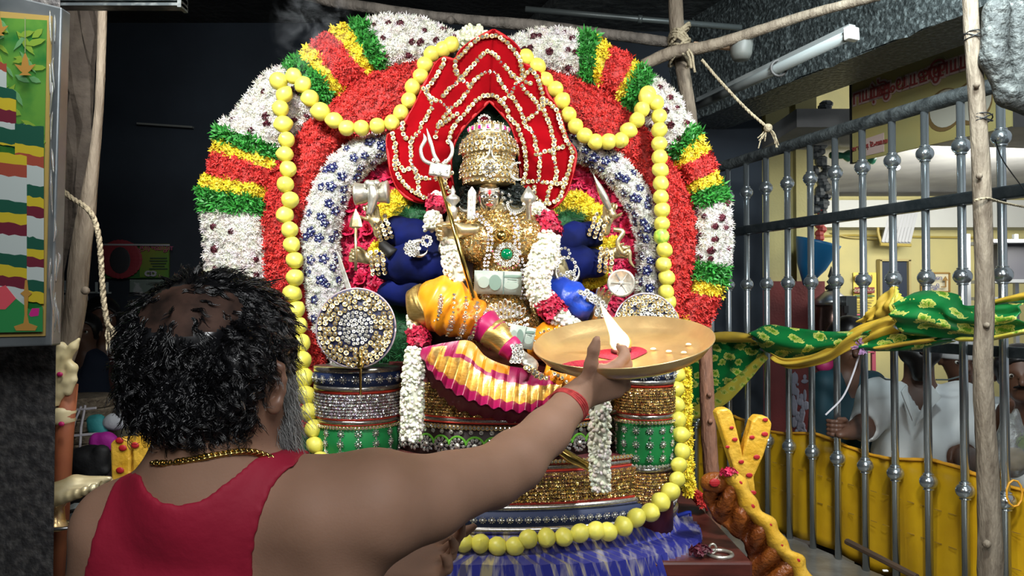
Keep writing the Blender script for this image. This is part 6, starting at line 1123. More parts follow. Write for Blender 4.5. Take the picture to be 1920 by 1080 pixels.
# grey beard on the turned-away cheek
bs_ = SDF(P(520, 770, 1.28)-.14, P(520, 770, 1.28)+.15, .005); capq(bs_, (532, 700, 1.29, 22), (535, 800, 1.29, 28), .02); capq(bs_, (508, 810, 1.27, 30), (540, 830, 1.30, 22), .02); bs_.obj('beard', [mat('beard_base', (.07, .07, .07), .7)], man)
N3 = 2400; t_ = R.random(N3); bx = 520+R.normal(0, 12, N3)+14*np.sin(t_*3.1); by = 675+180*t_; p0 = np.array([P(x, y, 1.255+R.uniform(-.02, .03)) for x, y in zip(bx, by)]); dr_ = R.normal(0, .35, (N3, 3))+[.55, -.1, -.9]; pts = np.stack([p0+dr_*(.005*i)+np.array([0, 0, -.0012*i*i*.4])+R.normal(0, .0006, (N3, 3)) for i in range(5)], 1)
tg = R.uniform(.3, 2.2, (N3, 1)); strands(pts, .0006, 'beard_strands', M_grey, man, tint=np.concatenate([tg, tg, tg, tg*0+1], 1))
# gold chain on the nape
ch = thing('neck_chain', 'gold link chain lying on the back of the man in the red vest', 'necklace', P(400, 860, 1.12)); q = spline([[x, y, 0] for x, y in [(292, 867), (312, 868), (340, 864), (370, 859), (400, 853), (430, 848), (458, 845), (482, 848), (506, 857)]], 44)
cp_ = np.array([hit(b, x, y)[0] for x, y, _ in q])
for _ in range(3): cp_[1:-1] = (cp_[:-2]+2*cp_[1:-1]+cp_[2:])/4
lk = MB().tube([np.array([.0032*math.cos(a), .0018*math.sin(a), 0]) for a in np.linspace(0, 6.2832, 11)], .0010, 5, cap=False).mesh('chain_link', M_goldp, True)
for i in range(44): n_ = norm([0, -1, .15]) if i % 2 else norm([0, -.5, 1]); link('chain_link', lk, ch, cp_[i]+[0, -.003, .0], rot=quat(n_), scale=2.0)
MB().ell(cp_[20]+[0, -.004, 0], (.005, .003, .005)).obj('clasp', M_goldp, ch, smooth=True)
# red thread round the wrist
wc = P(1066, 762, 1.625); wax = norm(P(1086, 742, 1.645)-P(1025, 810, 1.55)); wx, wy, _ = frame(wax); th_ = thing('wrist_thread', 'red cotton thread wound round the outstretched wrist', 'bracelet', wc)
for o in (-.007, -.002, .003, .008): MB().tube([wc+wax*(o+.003*math.sin(a*2+o*90))+(wx*math.cos(a)+wy*math.sin(a))*(.0405+.0015*math.sin(a*3)) for a in np.linspace(0, 6.2832, 26)], .0026, 6, cap=False).obj('thread_turn', mat('red_thread', (.50, .05, .045), .8, col2=(.3, .02, .02), vs=90), th_, smooth=True)
MB().tube([wc-wx*.0, wc+np.array([-.03, -.01, .015]), wc+np.array([-.042, -.01, .012]), wc+np.array([-.045, -.01, .002])], .003, 6, sm=8).obj('thread_end', mat('red_thread', (.5, .05, .045)), th_, smooth=True)
# ---- brass plate, powder, wick, flame
pn = norm((-.10, -.235, 1)); pc = P(1169, 660, 1.81); pl = thing('brass_plate', 'shallow wide brass plate held out on the hand with flame and red powder', 'plate', pc); RP = .207
M_plate = mat('plate_brass', (.88, .64, .30), .3, metal=.72, col2=(.70, .48, .22), vs=12, bump=.04, bs=90)
MB().lathe([(.001, -.004), (RP*.80, -.004), (RP*.90, .008), (RP, .030), (RP*1.012, .031), (RP*1.012, .028), (RP*.91, .002), (RP*.82, -.009), (.001, -.009)], pc, pn, 64).obj('dish', M_plate, pl, smooth=True)
px_, py_, _ = frame(pn); at = lambda u, v, h=0: pc+px_*u*RP+py_*v*RP+pn*h
def onplate(X, Yd, h=0): d = np.array([X, Yd, 0.]); d = d-pn*np.dot(d, pn); return pc+d+pn*h
mb = MB(); ring_ = [onplate(-.085+.09*math.cos(a)*(1+.12*math.sin(3*a)), -.08+.05*math.sin(a)*(1+.2*math.sin(4*a)), -.0025) for a in np.linspace(0, 6.2832, 40)[:-1]]; c0 = onplate(-.10, -.075, .004); mb.add(ring_+[c0], [(i, (i+1) % 39, 39) for i in range(39)])
mb.obj('red_powder', mat('kumkum_powder', (.34, .004, .035), .85, bump=.6, bs=120), pl); mb = MB(); ring_ = [onplate(-.005+.06*math.cos(a), -.0+.05*math.sin(a)*(1+.2*math.sin(3*a)), -.002) for a in np.linspace(0, 6.2832, 30)[:-1]]; mb.add(ring_+[onplate(0, 0, .003)], [(i, (i+1) % 29, 29) for i in range(29)]); mb.obj('red_powder', mat('kumkum_powder', (.34, .004, .035)), pl)
for X, Yd in ((.07, .0), (.10, -.03), (.13, -.05), (.155, .01)): MB().ell(onplate(X, Yd, .001), (.007, .006, .003), n=8, m=5).obj('petal_scrap', mat('paper_white', (.8, .8, .78)), pl, smooth=True)
fl = thing('camphor_flame', 'bright leaning flame burning on the brass plate', 'flame', onplate(-.005, 0, .004)); MB().lathe([(.018, -.003), (.024, .002), (.022, .008), (.012, .006), (.001, .004)], onplate(-.005, 0, .002), pn, 18).obj('camphor_lamp', mat('burnt_cup', (.06, .008, .012), .6), fl, smooth=True)
f0 = onplate(-.005, 0, .008); fp = [f0, f0+[-.002, 0, .018], f0+[-.012, 0, .04], f0+[-.026, 0, .066], f0+[-.038, 0, .088], f0+[-.046, 0, .106]]
MB().tube(fp[:4], [.016, .021, .013, .006], 14, sm=20).obj('flame', mat('flame_core', (1, .86, .62), emis=5), fl, smooth=True); MB().tube([q-[.001, -.004, 0] for q in fp], [.019, .023, .0155, .010, .0055, .001], 14, sm=26).obj('flame_mantle', mat('flame_mantle', (1, .55, .28), emis=2.2, alpha=.45), fl, smooth=True); MB().tube([f0+[.012, .004, .0], f0+[.016, .004, .014], f0+[.006, .006, .034], f0+[-.012, .006, .05]], [.008, .010, .006, .001], 10, sm=16).obj('flame_tongue', mat('flame_edge', (1, .16, .04), emis=1.6), fl, smooth=True)
l = bpy.data.lights.new('flame_glow', 'POINT'); l.energy = .9; l.color = (1, .6, .3); l.shadow_soft_size = .02; o = bpy.data.objects.new('flame_glow', l); C.objects.link(o); o.location = Vector(f0+np.array([-.01, -.035, .05]))
# ================================================================ poles, ropes, fittings
M_bark = mat('peeled_pole', (.25, .205, .15), .75, col2=(.13, .10, .07), vs=9, stretch=(5, 5, 1), bump=.4, bs=30); M_bark2 = mat('red_brown_pole', (.26, .12, .07), .7, col2=(.15, .07, .045), vs=10, stretch=(5, 5, 1), bump=.4, bs=25); M_darkbark = mat('weathered_pole', (.15, .13, .11), .8, col2=(.07, .06, .05), vs=10, stretch=(4, 4, 1), bump=.5, bs=25)
M_rope = mat('coir_rope', (.42, .36, .24), .85, col2=(.28, .23, .15), vs=60, bump=.6, bs=90)
def pole(label, pts, m, cat='pole', nodes=()):
    t = thing('wooden_pole', label, cat, P(*pts[-1][:3])); mb = MB(); q = spline([[*P(x, y, Y), S(r, Y)] for x, y, Y, r in pts], 46); mb.tube(q[:, :3], q[:, 3], 14, wob=.10); mb.obj('shaft', m, t, smooth=True)
    for x, y, Y, r in nodes: MB().ell(P(x, y, Y), S(r, Y), n=10, m=6).obj('knot', m, t, smooth=True)
    return t
pole('pale peeled upright pole crossing the railing at the right', [(1816, -60, 2.45, 13), (1822, 60, 2.45, 14), (1834, 220, 2.45, 15), (1843, 400, 2.45, 16), (1846, 560, 2.45, 16), (1843, 700, 2.45, 17), (1850, 850, 2.45, 18), (1856, 1000, 2.45, 21), (1858, 1260, 2.45, 22)], M_bark, nodes=((1831, 160, 2.42, 6), (1836, 330, 2.42, 6), (1850, 610, 2.42, 6), (1850, 1020, 2.41, 8)))
pole('upright peeled pole behind the arch at the upper right', [(1264, -60, 3.0, 13), (1270, 60, 3.0, 14), (1283, 150, 3.0, 13), (1297, 240, 3.0, 12), (1310, 420, 3.0, 12), (1320, 640, 3.0, 12)], M_bark)
pole('reddish peeled pole standing right of the arch', [(1322, 560, 2.72, 11), (1324, 700, 2.72, 13), (1328, 800, 2.72, 14), (1336, 930, 2.72, 14), (1340, 1100, 2.72, 14)], M_bark2, nodes=((1330, 740, 2.69, 5), (1332, 790, 2.69, 5)))
pole('long crooked horizontal pole above the arch', [(560, -12, 3.05, 9), (640, 6, 3.05, 11), (760, 24, 3.05, 10), (860, 36, 3.04, 10), (1000, 48, 3.03, 11), (1120, 62, 3.02, 10), (1200, 72, 3.0, 10), (1256, 80, 3.0, 10)], M_darkbark, nodes=((845, 38, 3.0, 8),))
pole('slanting pole lashed across the top right corner', [(1205, 122, 2.95, 11), (1262, 98, 2.93, 12), (1330, 86, 2.9, 11), (1420, 58, 2.85, 10), (1520, 26, 2.8, 9), (1650, -8, 2.7, 9)], M_bark)
MB().bar(P(1300, 84, 2.98), P(1372, 89, 2.98), .02, .018).obj('cut_batten', mat('fresh_wood', (.5, .3, .17), .7), label='short fresh-cut batten end behind the rope lashing', cat='batten')
pole('pale forked pole beside the old plaster pillar at left', [(194, -80, 2.03, 8), (191, 60, 2.03, 8), (186, 200, 2.03, 8), (176, 300, 2.03, 10), (162, 400, 2.03, 16), (150, 480, 2.03, 18), (143, 560, 2.03, 19), (128, 650, 2.03, 18), (96, 760, 2.03, 14), (60, 1000, 2.03, 14), (40, 1200, 2.03, 14)], M_bark, nodes=((160, 545, 1.99, 8),))
def rope(label, strands_, r=.007, name='rope', fray=None, Y=None):
    t = thing(name, label, 'rope', P(*strands_[0][0]))
    for pts in strands_:
        q = spline([P(*p) for p in pts], 70)
        for s_ in (0, 2.09, 4.19):
            out = []
            for i in range(70): d = norm(q[min(i+1, 69)]-q[max(i-1, 0)]); x, y, _ = frame(d); a = i*.75+s_; out.append(q[i]+(x*math.cos(a)+y*math.sin(a))*r*.5)
            MB().tube(out, r*.62, 6).obj('rope_strand', M_rope, t, smooth=True)
    if fray:
        mb = MB(); q0 = P(*fray[0])
        for i in range(fray[1]): a = rnd.uniform(-1, 1); mb.tube([q0, q0+np.array([a*.03, rnd.uniform(-.01, .01), -.03]), q0+np.array([a*.045+rnd.uniform(-.01, .01), 0, -rnd.uniform(.04, .08)])], .0022, 4, sm=7)
        mb.obj('frayed_end', M_rope, t, kind='stuff')
    return t
rope('frayed pale rope hanging from the old pillar at left', [[(112, 352, 1.83), (135, 372, 1.82), (160, 388, 1.80), (176, 410, 1.80), (186, 450, 1.80), (190, 500, 1.80), (194, 560, 1.80), (202, 612, 1.80)]], .0062, fray=((203, 606, 1.80), 10))
rope('knotted rope slanting down from the lashing to the railing top', [[(1316, 112, 2.85), (1350, 152, 2.83), (1400, 205, 2.82), (1440, 240, 2.81)]], .0055, fray=((1440, 238, 2.81), 9))
MB().ell(P(1440, 240, 2.80), .016).obj('rope_knot', M_rope, bpy.data.objects['rope.001'], smooth=True)
t = thing('rope_lashing', 'coir rope lashing binding the crossed poles together', 'rope', P(1275, 85, 2.92))
for k in range(12):
    a0 = rnd.uniform(-.5, .5); cx_ = P(1274+rnd.uniform(-3, 3), 88+(k-6)*4.5, 2.965); MB().tube([cx_+np.array([.034*math.cos(a), .055*math.sin(a), .030*math.cos(a+a0)*math.copysign(1, a0)]) for a in np.linspace(0, 6.28, 20)], .0055, 6).obj('rope_turn', M_rope, t, smooth=True)
for pts in ([(1290, 92), (1298, 104), (1300, 120), (1303, 136)], [(1288, 96), (1294, 112), (1296, 128)]): MB().tube(PL(pts, 2.88), .005, 6, sm=12).obj('rope_tail', M_rope, t, smooth=True)
def wire_ties(lst):
    for x, y, Y, w_ in lst:
        t = thing('wire_tie', {True: 'thin dark wire tie round the right pole near the ceiling', False: 'black wire tie fixing the right pole to the top rail'}[y < 150], 'wire', P(x, y, Y))
        for k in range(3): MB().tube([P(x, y, Y)+np.array([w_*math.cos(a), w_*math.sin(a), .012*math.cos(a+k*2)]) for a in np.linspace(0, 6.28, 16)], .0022, 5).obj('wire_turn', mat('black_wire', (.012, .012, .012), .5), t, smooth=True)
wire_ties([(1826, 68, 2.45, .029), (1840, 222, 2.45, .031)])
rope('pale cord tied from the right pole to the middle rail', [[(1826, 376, 2.42), (1850, 372, 2.41), (1880, 380, 2.5), (1930, 390, 2.6)]], .004)
MB().tube(PL([(1866, 262, 2.7), (1880, 300, 2.7), (1925, 362, 2.6)], 2.7), .002, 5, sm=10).obj('loose_wire', mat('black_wire', (.012, .012, .012)), label='loose black wire drooping right of the peeled pole', cat='wire')
# tube light and conduit
t = thing('tube_light', 'white fluorescent tube fitting fixed along the hacked beam', 'light fitting', P(1450, 130, 3.2)); a, b_ = P(1306, 200, 3.35), P(1592, 66, 2.62)
MB().tube([a, b_], .019, 12).obj('tube', mat('tube_glass', (.25, .28, .28), .25, emis=0), t, smooth=True); MB().bar(a+[.012, .0, .022], b_+[.012, .0, .022], .03, .03).obj('batten', mat('batten_grey', (.22, .24, .24), .5), t); MB().bar(b_+(b_-a)*-.004, b_+(b_-a)*.028, .05, .045).obj('end_cap', mat('cap_white', (.75, .78, .78), .4), t, bevel=.004)
for f_ in (.6,): MB().tube([a+(b_-a)*f_+np.array([.03*math.cos(q), 0, .03*math.sin(q)]) for q in np.linspace(0, 6.28, 16)], .005, 6).obj('clip', mat('clip_dark', (.08, .08, .08)), t, smooth=True)
t = thing('ceiling_conduit', 'grey metal conduit pipe running under the dark ceiling', 'pipe', P(1180, 35, 3.6)); MB().tube(PL([(985, 17), (1200, 36), (1390, 52)], 3.6), .014, 10).obj('pipe', mat('conduit_grey', (.12, .14, .14), .4, metal=.5), t, smooth=True)
MB().tube(PL([(1196, 35.6), (1204, 36.4)], 3.6), .019, 10).obj('coupling', mat('conduit_grey', (.12, .14, .14)), t, smooth=True)
MB().lathe([(.03, 0), (.04, .02), (.045, .07), (.02, .1)], P(1390, 112, 2.9), (0, 0, 1), 12).obj('porcelain_holder', mat('dull_grey', (.14, .15, .14), .5), smooth=True, label='dusty round porcelain bulb holder on the beam end', cat='holder')
# steel channel at the top left, carved rock at the top right
mb = MB(); a, b_ = P(60, 2, 1.62), P(346, 2, 1.62)
for o, h in ((0, .004), (-.012, .002)): mb.bar(a+[0, 0, o], b_+[0, 0, o], .03, h+.004)
mb.bar(b_-[.008, 0, .004], b_+[0, 0, -.004], .034, .03); mb.obj('steel_channel', mat('wrapped_steel', (.10, .12, .13), .3, metal=.8, col2=(.35, .38, .38), vs=40, sharp=(.5, .8)), label='thin wrapped steel channel at the top left edge', cat='channel')
s = SDF(P(1830, 230, 2.3)+[0, -.2, -.05], P(1990, -60, 2.3)+[0, .3, .0], .009)
capq(s, (1868, 20, 2.4, 24), (1862, 110, 2.4, 22), .02); capq(s, (1862, 110, 2.4, 22), (1892, 178, 2.4, 20), .02); capq(s, (1892, 178, 2.4, 24), (1930, 196, 2.4, 22), .02); capq(s, (1905, -20, 2.42, 26), (1915, 150, 2.42, 22), .01); capq(s, (1890, -60, 2.45, 26), (1950, 190, 2.45, 20), .03)
s.obj('carved_stone', [mat('grey_carved_stone', (.045, .05, .048), .7, col2=(.16, .17, .16), vs=50, bump=.9, bs=45, sharp=(.5, .8))], label='rough grey carved stone scroll hanging at the top right', cat='stone')
# ---- left pillar, framed poster
struct('wall_pillar', MB().slab([P(x, 570, Y)*[1, 1, 0] for x, Y in ((106, 1.6), (70, 1.85), (-240, 1.85), (-240, 1.6))], 3.5, (0, 0, 1)), M_granite, 'dark speckled granite pillar at the left edge')
mb = MB(); rows = []
for i in range(40):
    z = 3.5-i*.085; y_ = 570-(z-1.65)*1450/2.1; xr = float(np.interp(y_, [0, 280, 350, 420, 480, 640], [178, 168, 150, 134, 118, 112])); rows.append([P(60+(xr-60)*t_, 570, 2.1)*[1, 1, 0]+[rnd.uniform(-.006, .006)*(t_ > 0), rnd.uniform(0, .022), z] for t_ in np.linspace(0, 1, 10)])
mb.sheet(rows); c0 = P(125, 570, 2.1)*[1, 1, 0]; mb.box(c0+[-.07, .03, 1.75], (S(50, 2.1), .03, 3.5)); struct('trim_8', mb, M_plaster, 'crumbling brown plastered pillar beside the poster')
YP = 1.44; fr = thing('framed_poster', 'framed print of flower columns and oil lamps wrapped in clear plastic', 'poster', P(0, 640, YP))
def pp(x, y, o=0): return P(x, y, YP-.002-o)
MB().slab([pp(-230, -70), pp(116, 14), pp(97, 648), pp(-230, 660)], .03).obj('backing_frame', mat('frame_grey', (.10, .12, .13), .28, metal=.5, col2=(.2, .22, .23), vs=9), fr, bevel=.003)
MB().slab([pp(-230, 0, .004), pp(97, 30, .004), pp(84, 630, .004), pp(-230, 636, .004)], .003).obj('gold_border', mat('print_gold', (.34, .24, .07), .35), fr)
def prt(poly, m, lay, nm='printed_shape'): MB().slab([pp(x, y, .006+lay*.0006) for x, y in poly], .0005).obj(nm, m, fr)
prt([(-230, 20), (88, 38), (77, 622), (-230, 626)], mat('print_green', (.01, .12, .022), .4, col2=(.08, .22, .03), vs=11, sharp=(.42, .6)), 0)
g_ = random.Random(3); lg = mat('print_leaf', (.16, .27, .03), .4); pg = mat('print_pale', (.10, .25, .10), .4)
for i in range(34):
    x, y = g_.uniform(-30, 84), g_.uniform(40, 270); a = g_.uniform(-1, 1.2); l_ = g_.uniform(10, 26); w_ = g_.uniform(3, 7); ca, sa = math.cos(a), math.sin(a)
    prt([(min(86, x+u*ca-v*sa), y+u*sa+v*ca) for u, v in ((-l_, 0), (-l_*.3, -w_), (l_*.4, -w_*.8), (l_, 0), (l_*.4, w_*.8), (-l_*.3, w_))], lg if g_.random() < .6 else pg, 1+i*.04)
cols = {'W': mat('print_white', (.36, .41, .40), .45), 'G': mat('print_dkgreen', (.008, .065, .04), .4), 'Y': mat('print_yellow', (.42, .33, .02), .4), 'M': mat('print_maroon', (.11, .012, .025), .4), 'R': mat('print_orange', (.25, .05, .03), .4)}
def colm(x0, x1, y0, seq, sl, lay):
    y = y0
    for k, h in seq:
        n = 8; top = [(x0+(x1-x0)*i/n, y+sl*i/n+g_.uniform(-2, 2)) for i in range(n+1)]; bot = [(x1+(x0-x1)*i/n, y+h+sl*(1-i/n)+g_.uniform(-2, 2)+4) for i in range(n+1)]; prt(top+bot, cols[k], lay); y += h; lay += .12
colm(-30, 12, 110, [('R', 14), ('W', 60)], 10, 3); colm(-20, 30, 160, [('G', 18), ('Y', 22), ('M', 24), ('W', 24)], 10, 4); colm(-10, 52, 225, [('W', 12), ('G', 28), ('Y', 0.5)], 10, 5); colm(28, 82, 230, [('G', 38), ('Y', 18), ('R', 20), ('W', 36), ('G', 22), ('Y', 18), ('M', 20), ('W', 38), ('G', 22), ('Y', 16), ('M', 18), ('W', 24), ('G', 22), ('Y', 16)], 8, 6)
colm(-40, 50, 282, [('Y', 20), ('R', 22), ('W', 46), ('G', 22), ('Y', 20), ('M', 22), ('W', 36), ('G', 22), ('Y', 20), ('M', 20), ('W', 28)], 10, 7.8)
prt([(-30, 600), (0, 570), (30, 560), (55, 580), (80, 575), (80, 622), (-30, 624)], mat('print_green2', (.02, .18, .05), .4), 11); prt([(54, 590), (60, 578), (74, 578), (72, 592), (58, 594)], mat('print_magenta', (.4, .01, .16)), 11.4); prt([(-20, 545), (10, 535), (30, 560), (10, 580), (-20, 580)], mat('print_pink', (.5, .06, .08)), 11.5)
gl = mat('print_lamp', (.34, .18, .04), .35)
for x, y, s_ in ((47, 128, 1), (-2, 55, .9)): prt([(x-20*s_, y-8*s_), (x-7*s_, y-5*s_), (x-5*s_, y-18*s_), (x, y-30*s_), (x+5*s_, y-18*s_), (x+7*s_, y-5*s_), (x+20*s_, y-8*s_), (x+10*s_, y+4*s_), (x+5*s_, y+8*s_), (x+12*s_, y+13*s_), (x-12*s_, y+13*s_), (x-5*s_, y+8*s_), (x-10*s_, y+4*s_)], gl, 12); prt([(x-.7, y-95*s_), (x+.7, y-95*s_), (x+.7, y-28*s_), (x-.7, y-28*s_)], mat('print_chain', (.2, .25, .12)), 12)
prt([(47, 525), (51, 525), (53, 545), (60, 550), (53, 556), (51, 590), (54, 606), (70, 612), (66, 620), (30, 620), (26, 612), (44, 606), (46, 590), (45, 556), (38, 550), (45, 545)], gl, 13)
# clear plastic sleeve creases as real thin ridges along the frame
Mp = mat('clear_film', (.8, .85, .88), .06, trans=.9, spec=.9)
for k in range(16):
    x = g_.uniform(90, 110); y = g_.uniform(10, 600); MB().tube([pp(x, y, .012), pp(x+g_.uniform(-3, 3), y+g_.uniform(10, 30), .015), pp(x+g_.uniform(-4, 4), y+g_.uniform(40, 90), .012)], [.0005, .0022, .0005], 6, sm=10).obj('plastic_crease', Mp, fr, smooth=True)
# ---- palanquin wood: right bracket and forked posts
M_yw = mat('painted_yellow_wood', (.62, .33, .02), .38, col2=(.70, .42, .05), vs=18, bump=.4, bs=30); M_ow = mat('orange_brown_wood', (.26, .07, .008), .4, col2=(.12, .025, .006), vs=14, bump=.9, bs=24, stretch=(1, 1, 1)); M_rs = mat('red_paint_dab', (.42, .015, .02), .5)
br = thing('carved_bracket_end', 'yellow carved palanquin end with red dabs and two forked posts beside the table', 'carving', P(1400, 1080, 2.2))
def ppoly(pts, Y, n=None): return PL([(x, y, Y) for x, y in ([tuple(q[:2]) for q in spline([[*p, 0] for p in pts], n)] if n else pts)], Y)
cr_l = [(1366, 888), (1382, 905), (1396, 930), (1410, 958), (1436, 980), (1452, 1008), (1468, 1034), (1490, 1050), (1506, 1085), (1540, 1130)]; cr_r = [(1318, 908), (1322, 935), (1332, 960), (1352, 982), (1376, 1000), (1394, 1016), (1403, 1040), (1403, 1080), (1403, 1110), (1403, 1140)]
al = spline([[*p, 0] for p in cr_l], 50); ar_ = spline([[*p, 0] for p in cr_r], 50); rows = []
for i in range(50):
    t1 = .5+.5*math.sin(i*.62); rows.append([P(*(ar_[i]*(1-t)+al[i]*t)[:2], 2.18+.03*(1-t)+.02*math.sin(i*.8+t*9)*math.sin(t*3.1)) for t in np.linspace(0, 1, 12)])
MB().sheet(rows).obj('carved_side', M_ow, br, smooth=True, thick=.02)
rows = []
for i in range(50): w_ = 12+5*math.sin(i*.42)**2; rows.append([P(al[i][0]+w_*math.cos(t), al[i][1]-w_*.3*math.cos(t), 2.19-.028*math.sin(t)) for t in np.linspace(0, 3.14, 9)])
MB().sheet(rows).obj('scalloped_edge', M_yw, br, smooth=True, thick=.006)
MB().ell(P(1340, 905, 2.2), (S(28, 2.2), .03, S(20, 2.2)), n=16, m=9).obj('scroll_end', M_ow, br, smooth=True)
for pts in ([(1343, 775), (1350, 767), (1366, 766), (1374, 774), (1388, 830), (1394, 858), (1404, 905), (1392, 918), (1376, 880), (1360, 828)], [(1411, 790), (1420, 780), (1440, 782), (1448, 794), (1444, 818), (1432, 855), (1414, 895), (1418, 930), (1402, 920), (1388, 868)]):
    MB().slab(ppoly(pts, 2.24), .05).obj('forked_post', M_yw, br, bevel=.006)
for x, y, r in ((1372, 802, 4), (1378, 824, 5), (1364, 838, 4), (1435, 787, 5), (1434, 814, 6), (1410, 820, 5), (1419, 857, 6), (1405, 891, 6), (1390, 866, 5), (1412, 924, 6)): MB().ell(P(x, y, 2.237), (S(r*1.1, 2.2), .0012, S(r*.75, 2.2)), n=10, m=5).obj('red_dab', M_rs, br, smooth=True)
for i, r in ((4, 7), (12, 8), (20, 6), (27, 6), (34, 7), (42, 9)): MB().ell(P(al[i][0]+2, al[i][1], 2.1615), (S(r*1.1, 2.2), .0015, S(r*.7, 2.2)), n=10, m=5).obj('red_dab', M_rs, br, smooth=True)
MB().ell(P(1340, 905, 2.165), (S(10, 2.2), .004, S(8, 2.2)), n=10, m=5).obj('red_dab', M_rs, br); o = npobj('pink_flower', cv2*.8+P(1368, 888, 2.17), cf2, M_rose, tint=ct2, smooth=False, center=True); tagit(o, 'small deep pink flower on the crest of the yellow carving', 'flower')
# left palanquin end
bl = thing('yellow_post_pair', 'two yellow painted wooden posts with red dabs left of the priest', 'carving', P(240, 960, 2.2))
for pts in ([(206, 832), (214, 824), (236, 821), (243, 828), (262, 1655), (232, 1655)], [(247, 814), (256, 806), (276, 812), (282, 824), (276, 1655), (266, 1655)]): MB().slab(ppoly(pts, 2.2), .05).obj('post', M_yw, bl, bevel=.006)
for x, y in ((224, 826), (225, 882), (253, 835), (254, 890), (230, 840)): MB().ell(P(x, y, 2.197), (S(8, 2.2), .003, S(6, 2.2)), n=10, m=5).obj('red_dab', M_rs, bl, smooth=True)
M_crm = mat('cream_paint', (.66, .58, .36), .45, col2=(.55, .46, .24), vs=10); sc_t = thing('carved_finial_pole', 'terracotta pole topped by a cream carved leaf scroll beside the granite pillar', 'carving', P(115, 960, 1.9)); MB().tube([P(128, 720, 1.9), P(120, 820, 1.9), P(106, 1100, 1.9)], [.022, .021, .020], 12).obj('terracotta_shaft', mat('terracotta', (.36, .12, .05), .6, col2=(.28, .08, .035), vs=8), sc_t, smooth=True)
s = SDF(P(90, 760, 1.9)+[0, -.06, 0], P(170, 620, 1.9)+[0, .06, 0], .0028)
for pts in ([(110, 735, 9), (114, 700, 10), (124, 670, 9), (138, 650, 8), (148, 636, 3)], [(108, 700, 8), (108, 670, 9), (116, 650, 8), (122, 652, 4)], [(112, 740, 9), (126, 715, 10), (136, 690, 9), (130, 683, 7), (122, 690, 4)], [(128, 735, 7), (138, 712, 6), (140, 696, 3)], [(104, 755, 9), (112, 735, 8), (114, 722, 7)]):
    p_ = [P(x, y, 1.88) for x, y, r in pts]; s.chain(p_, [S(r, 1.9) for _, _, r in pts], .006)
s.obj('leaf_scroll', [M_crm], sc_t, relax=1)
MB().lathe([(.022, 0), (.029, .008), (.026, .02), (.03, .03), (.024, .042)], P(118, 795, 1.9), (0, 0, 1), 14).obj('collar', M_crm, sc_t, smooth=True)
for x, y in ((112, 702), (115, 795)): MB().ell(P(x, y, 1.862), (.008, .004, .006), n=10, m=5).obj('pink_dab', mat('pink_paint', (.45, .01, .12), .5), sc_t, smooth=True)
ls = SDF(P(70, 960, 1.8)+[0, -.12, 0], P(220, 870, 1.8)+[0, .12, 0], .004); ls.ell(P(130, 912, 1.8), (.10, .06, .012), (norm((1, 0, .12)), (0, 1, 0), norm((-.12, 0, 1)))); ls.chain([P(95, 930, 1.78), P(140, 905, 1.78), P(205, 897, 1.78)], [.022, .016, .006], .02); ls.chain([P(100, 935, 1.74), P(150, 925, 1.74)], [.02, .01], .01)
for k in range(7): ls.ell(P(100+k*15, 938-k*4.5, 1.735), (.009, .012, .012), k=.006)
ls.obj('gold_leaf_tray', [mat('cream_gold', (.62, .48, .22), .35, metal=.4, col2=(.7, .62, .4), vs=15)], label='cream and gold leaf-shaped tray in front of the granite pillar', cat='tray', relax=1)
MB().lathe([(.028, 0), (.03, .01), (.02, .02), (.018, .05), (.03, .07), (.032, .09)], P(104, 992, 1.82), (0, 0, 1), 14).obj('brass_pedestal', M_plate, smooth=True, label='turned brass pedestal foot below the leaf tray', cat='pedestal')
MB().tube([P(108, 985, 1.8)+[.05*math.cos(a), .03*math.sin(a), 0] for a in np.linspace(0, 6.28, 24)], .004, 6).obj('wire_hoop', mat('dull_steel', (.4, .4, .4), .3, metal=.9), smooth=True, label='thin wire hoop round the brass stem', cat='hoop')
# clutter behind at left
t = thing('basket_stack', 'stack of brown baskets bound with pale cord behind the terracotta pole', 'baskets', P(155, 850, 3.0))
for k in range(5): y = 845-k*21; MB().lathe([(.001, 0), (.11, 0), (.125, .035), (.118, .04), (.001, .04)], P(152, y, 3.0), n=20).obj('basket', mat('brown_wicker', (.12, .09, .06), .8, col2=(.2, .16, .11), vs=50, bump=.6), t, smooth=False)
for pts in ([(128, 850), (140, 790), (152, 762)], [(150, 850), (152, 800), (160, 760)], [(128, 770), (180, 765)], [(128, 818), (184, 813)]): MB().tube(PL(pts, 2.86), .005, 5).obj('cord', mat('white_thread', (.55, .52, .55)), t)
t = thing('cloth_screen', 'dull cloth panel with white grid lines far behind the curls', 'cloth', P(205, 800, 3.2)); MB().slab(PL([(180, 745), (240, 738), (240, 830), (184, 835)], 3.2), .02).obj('panel', mat('khaki', (.16, .14, .09), .8), t)
for a, b_ in (((180, 766), (240, 760)), ((197, 742), (198, 830)), ((240, 770), (226, 786))): MB().bar(P(*a, 3.18), P(*b_, 3.18), .008, .008).obj('white_line', mat('line_white', (.4, .45, .45)), t)
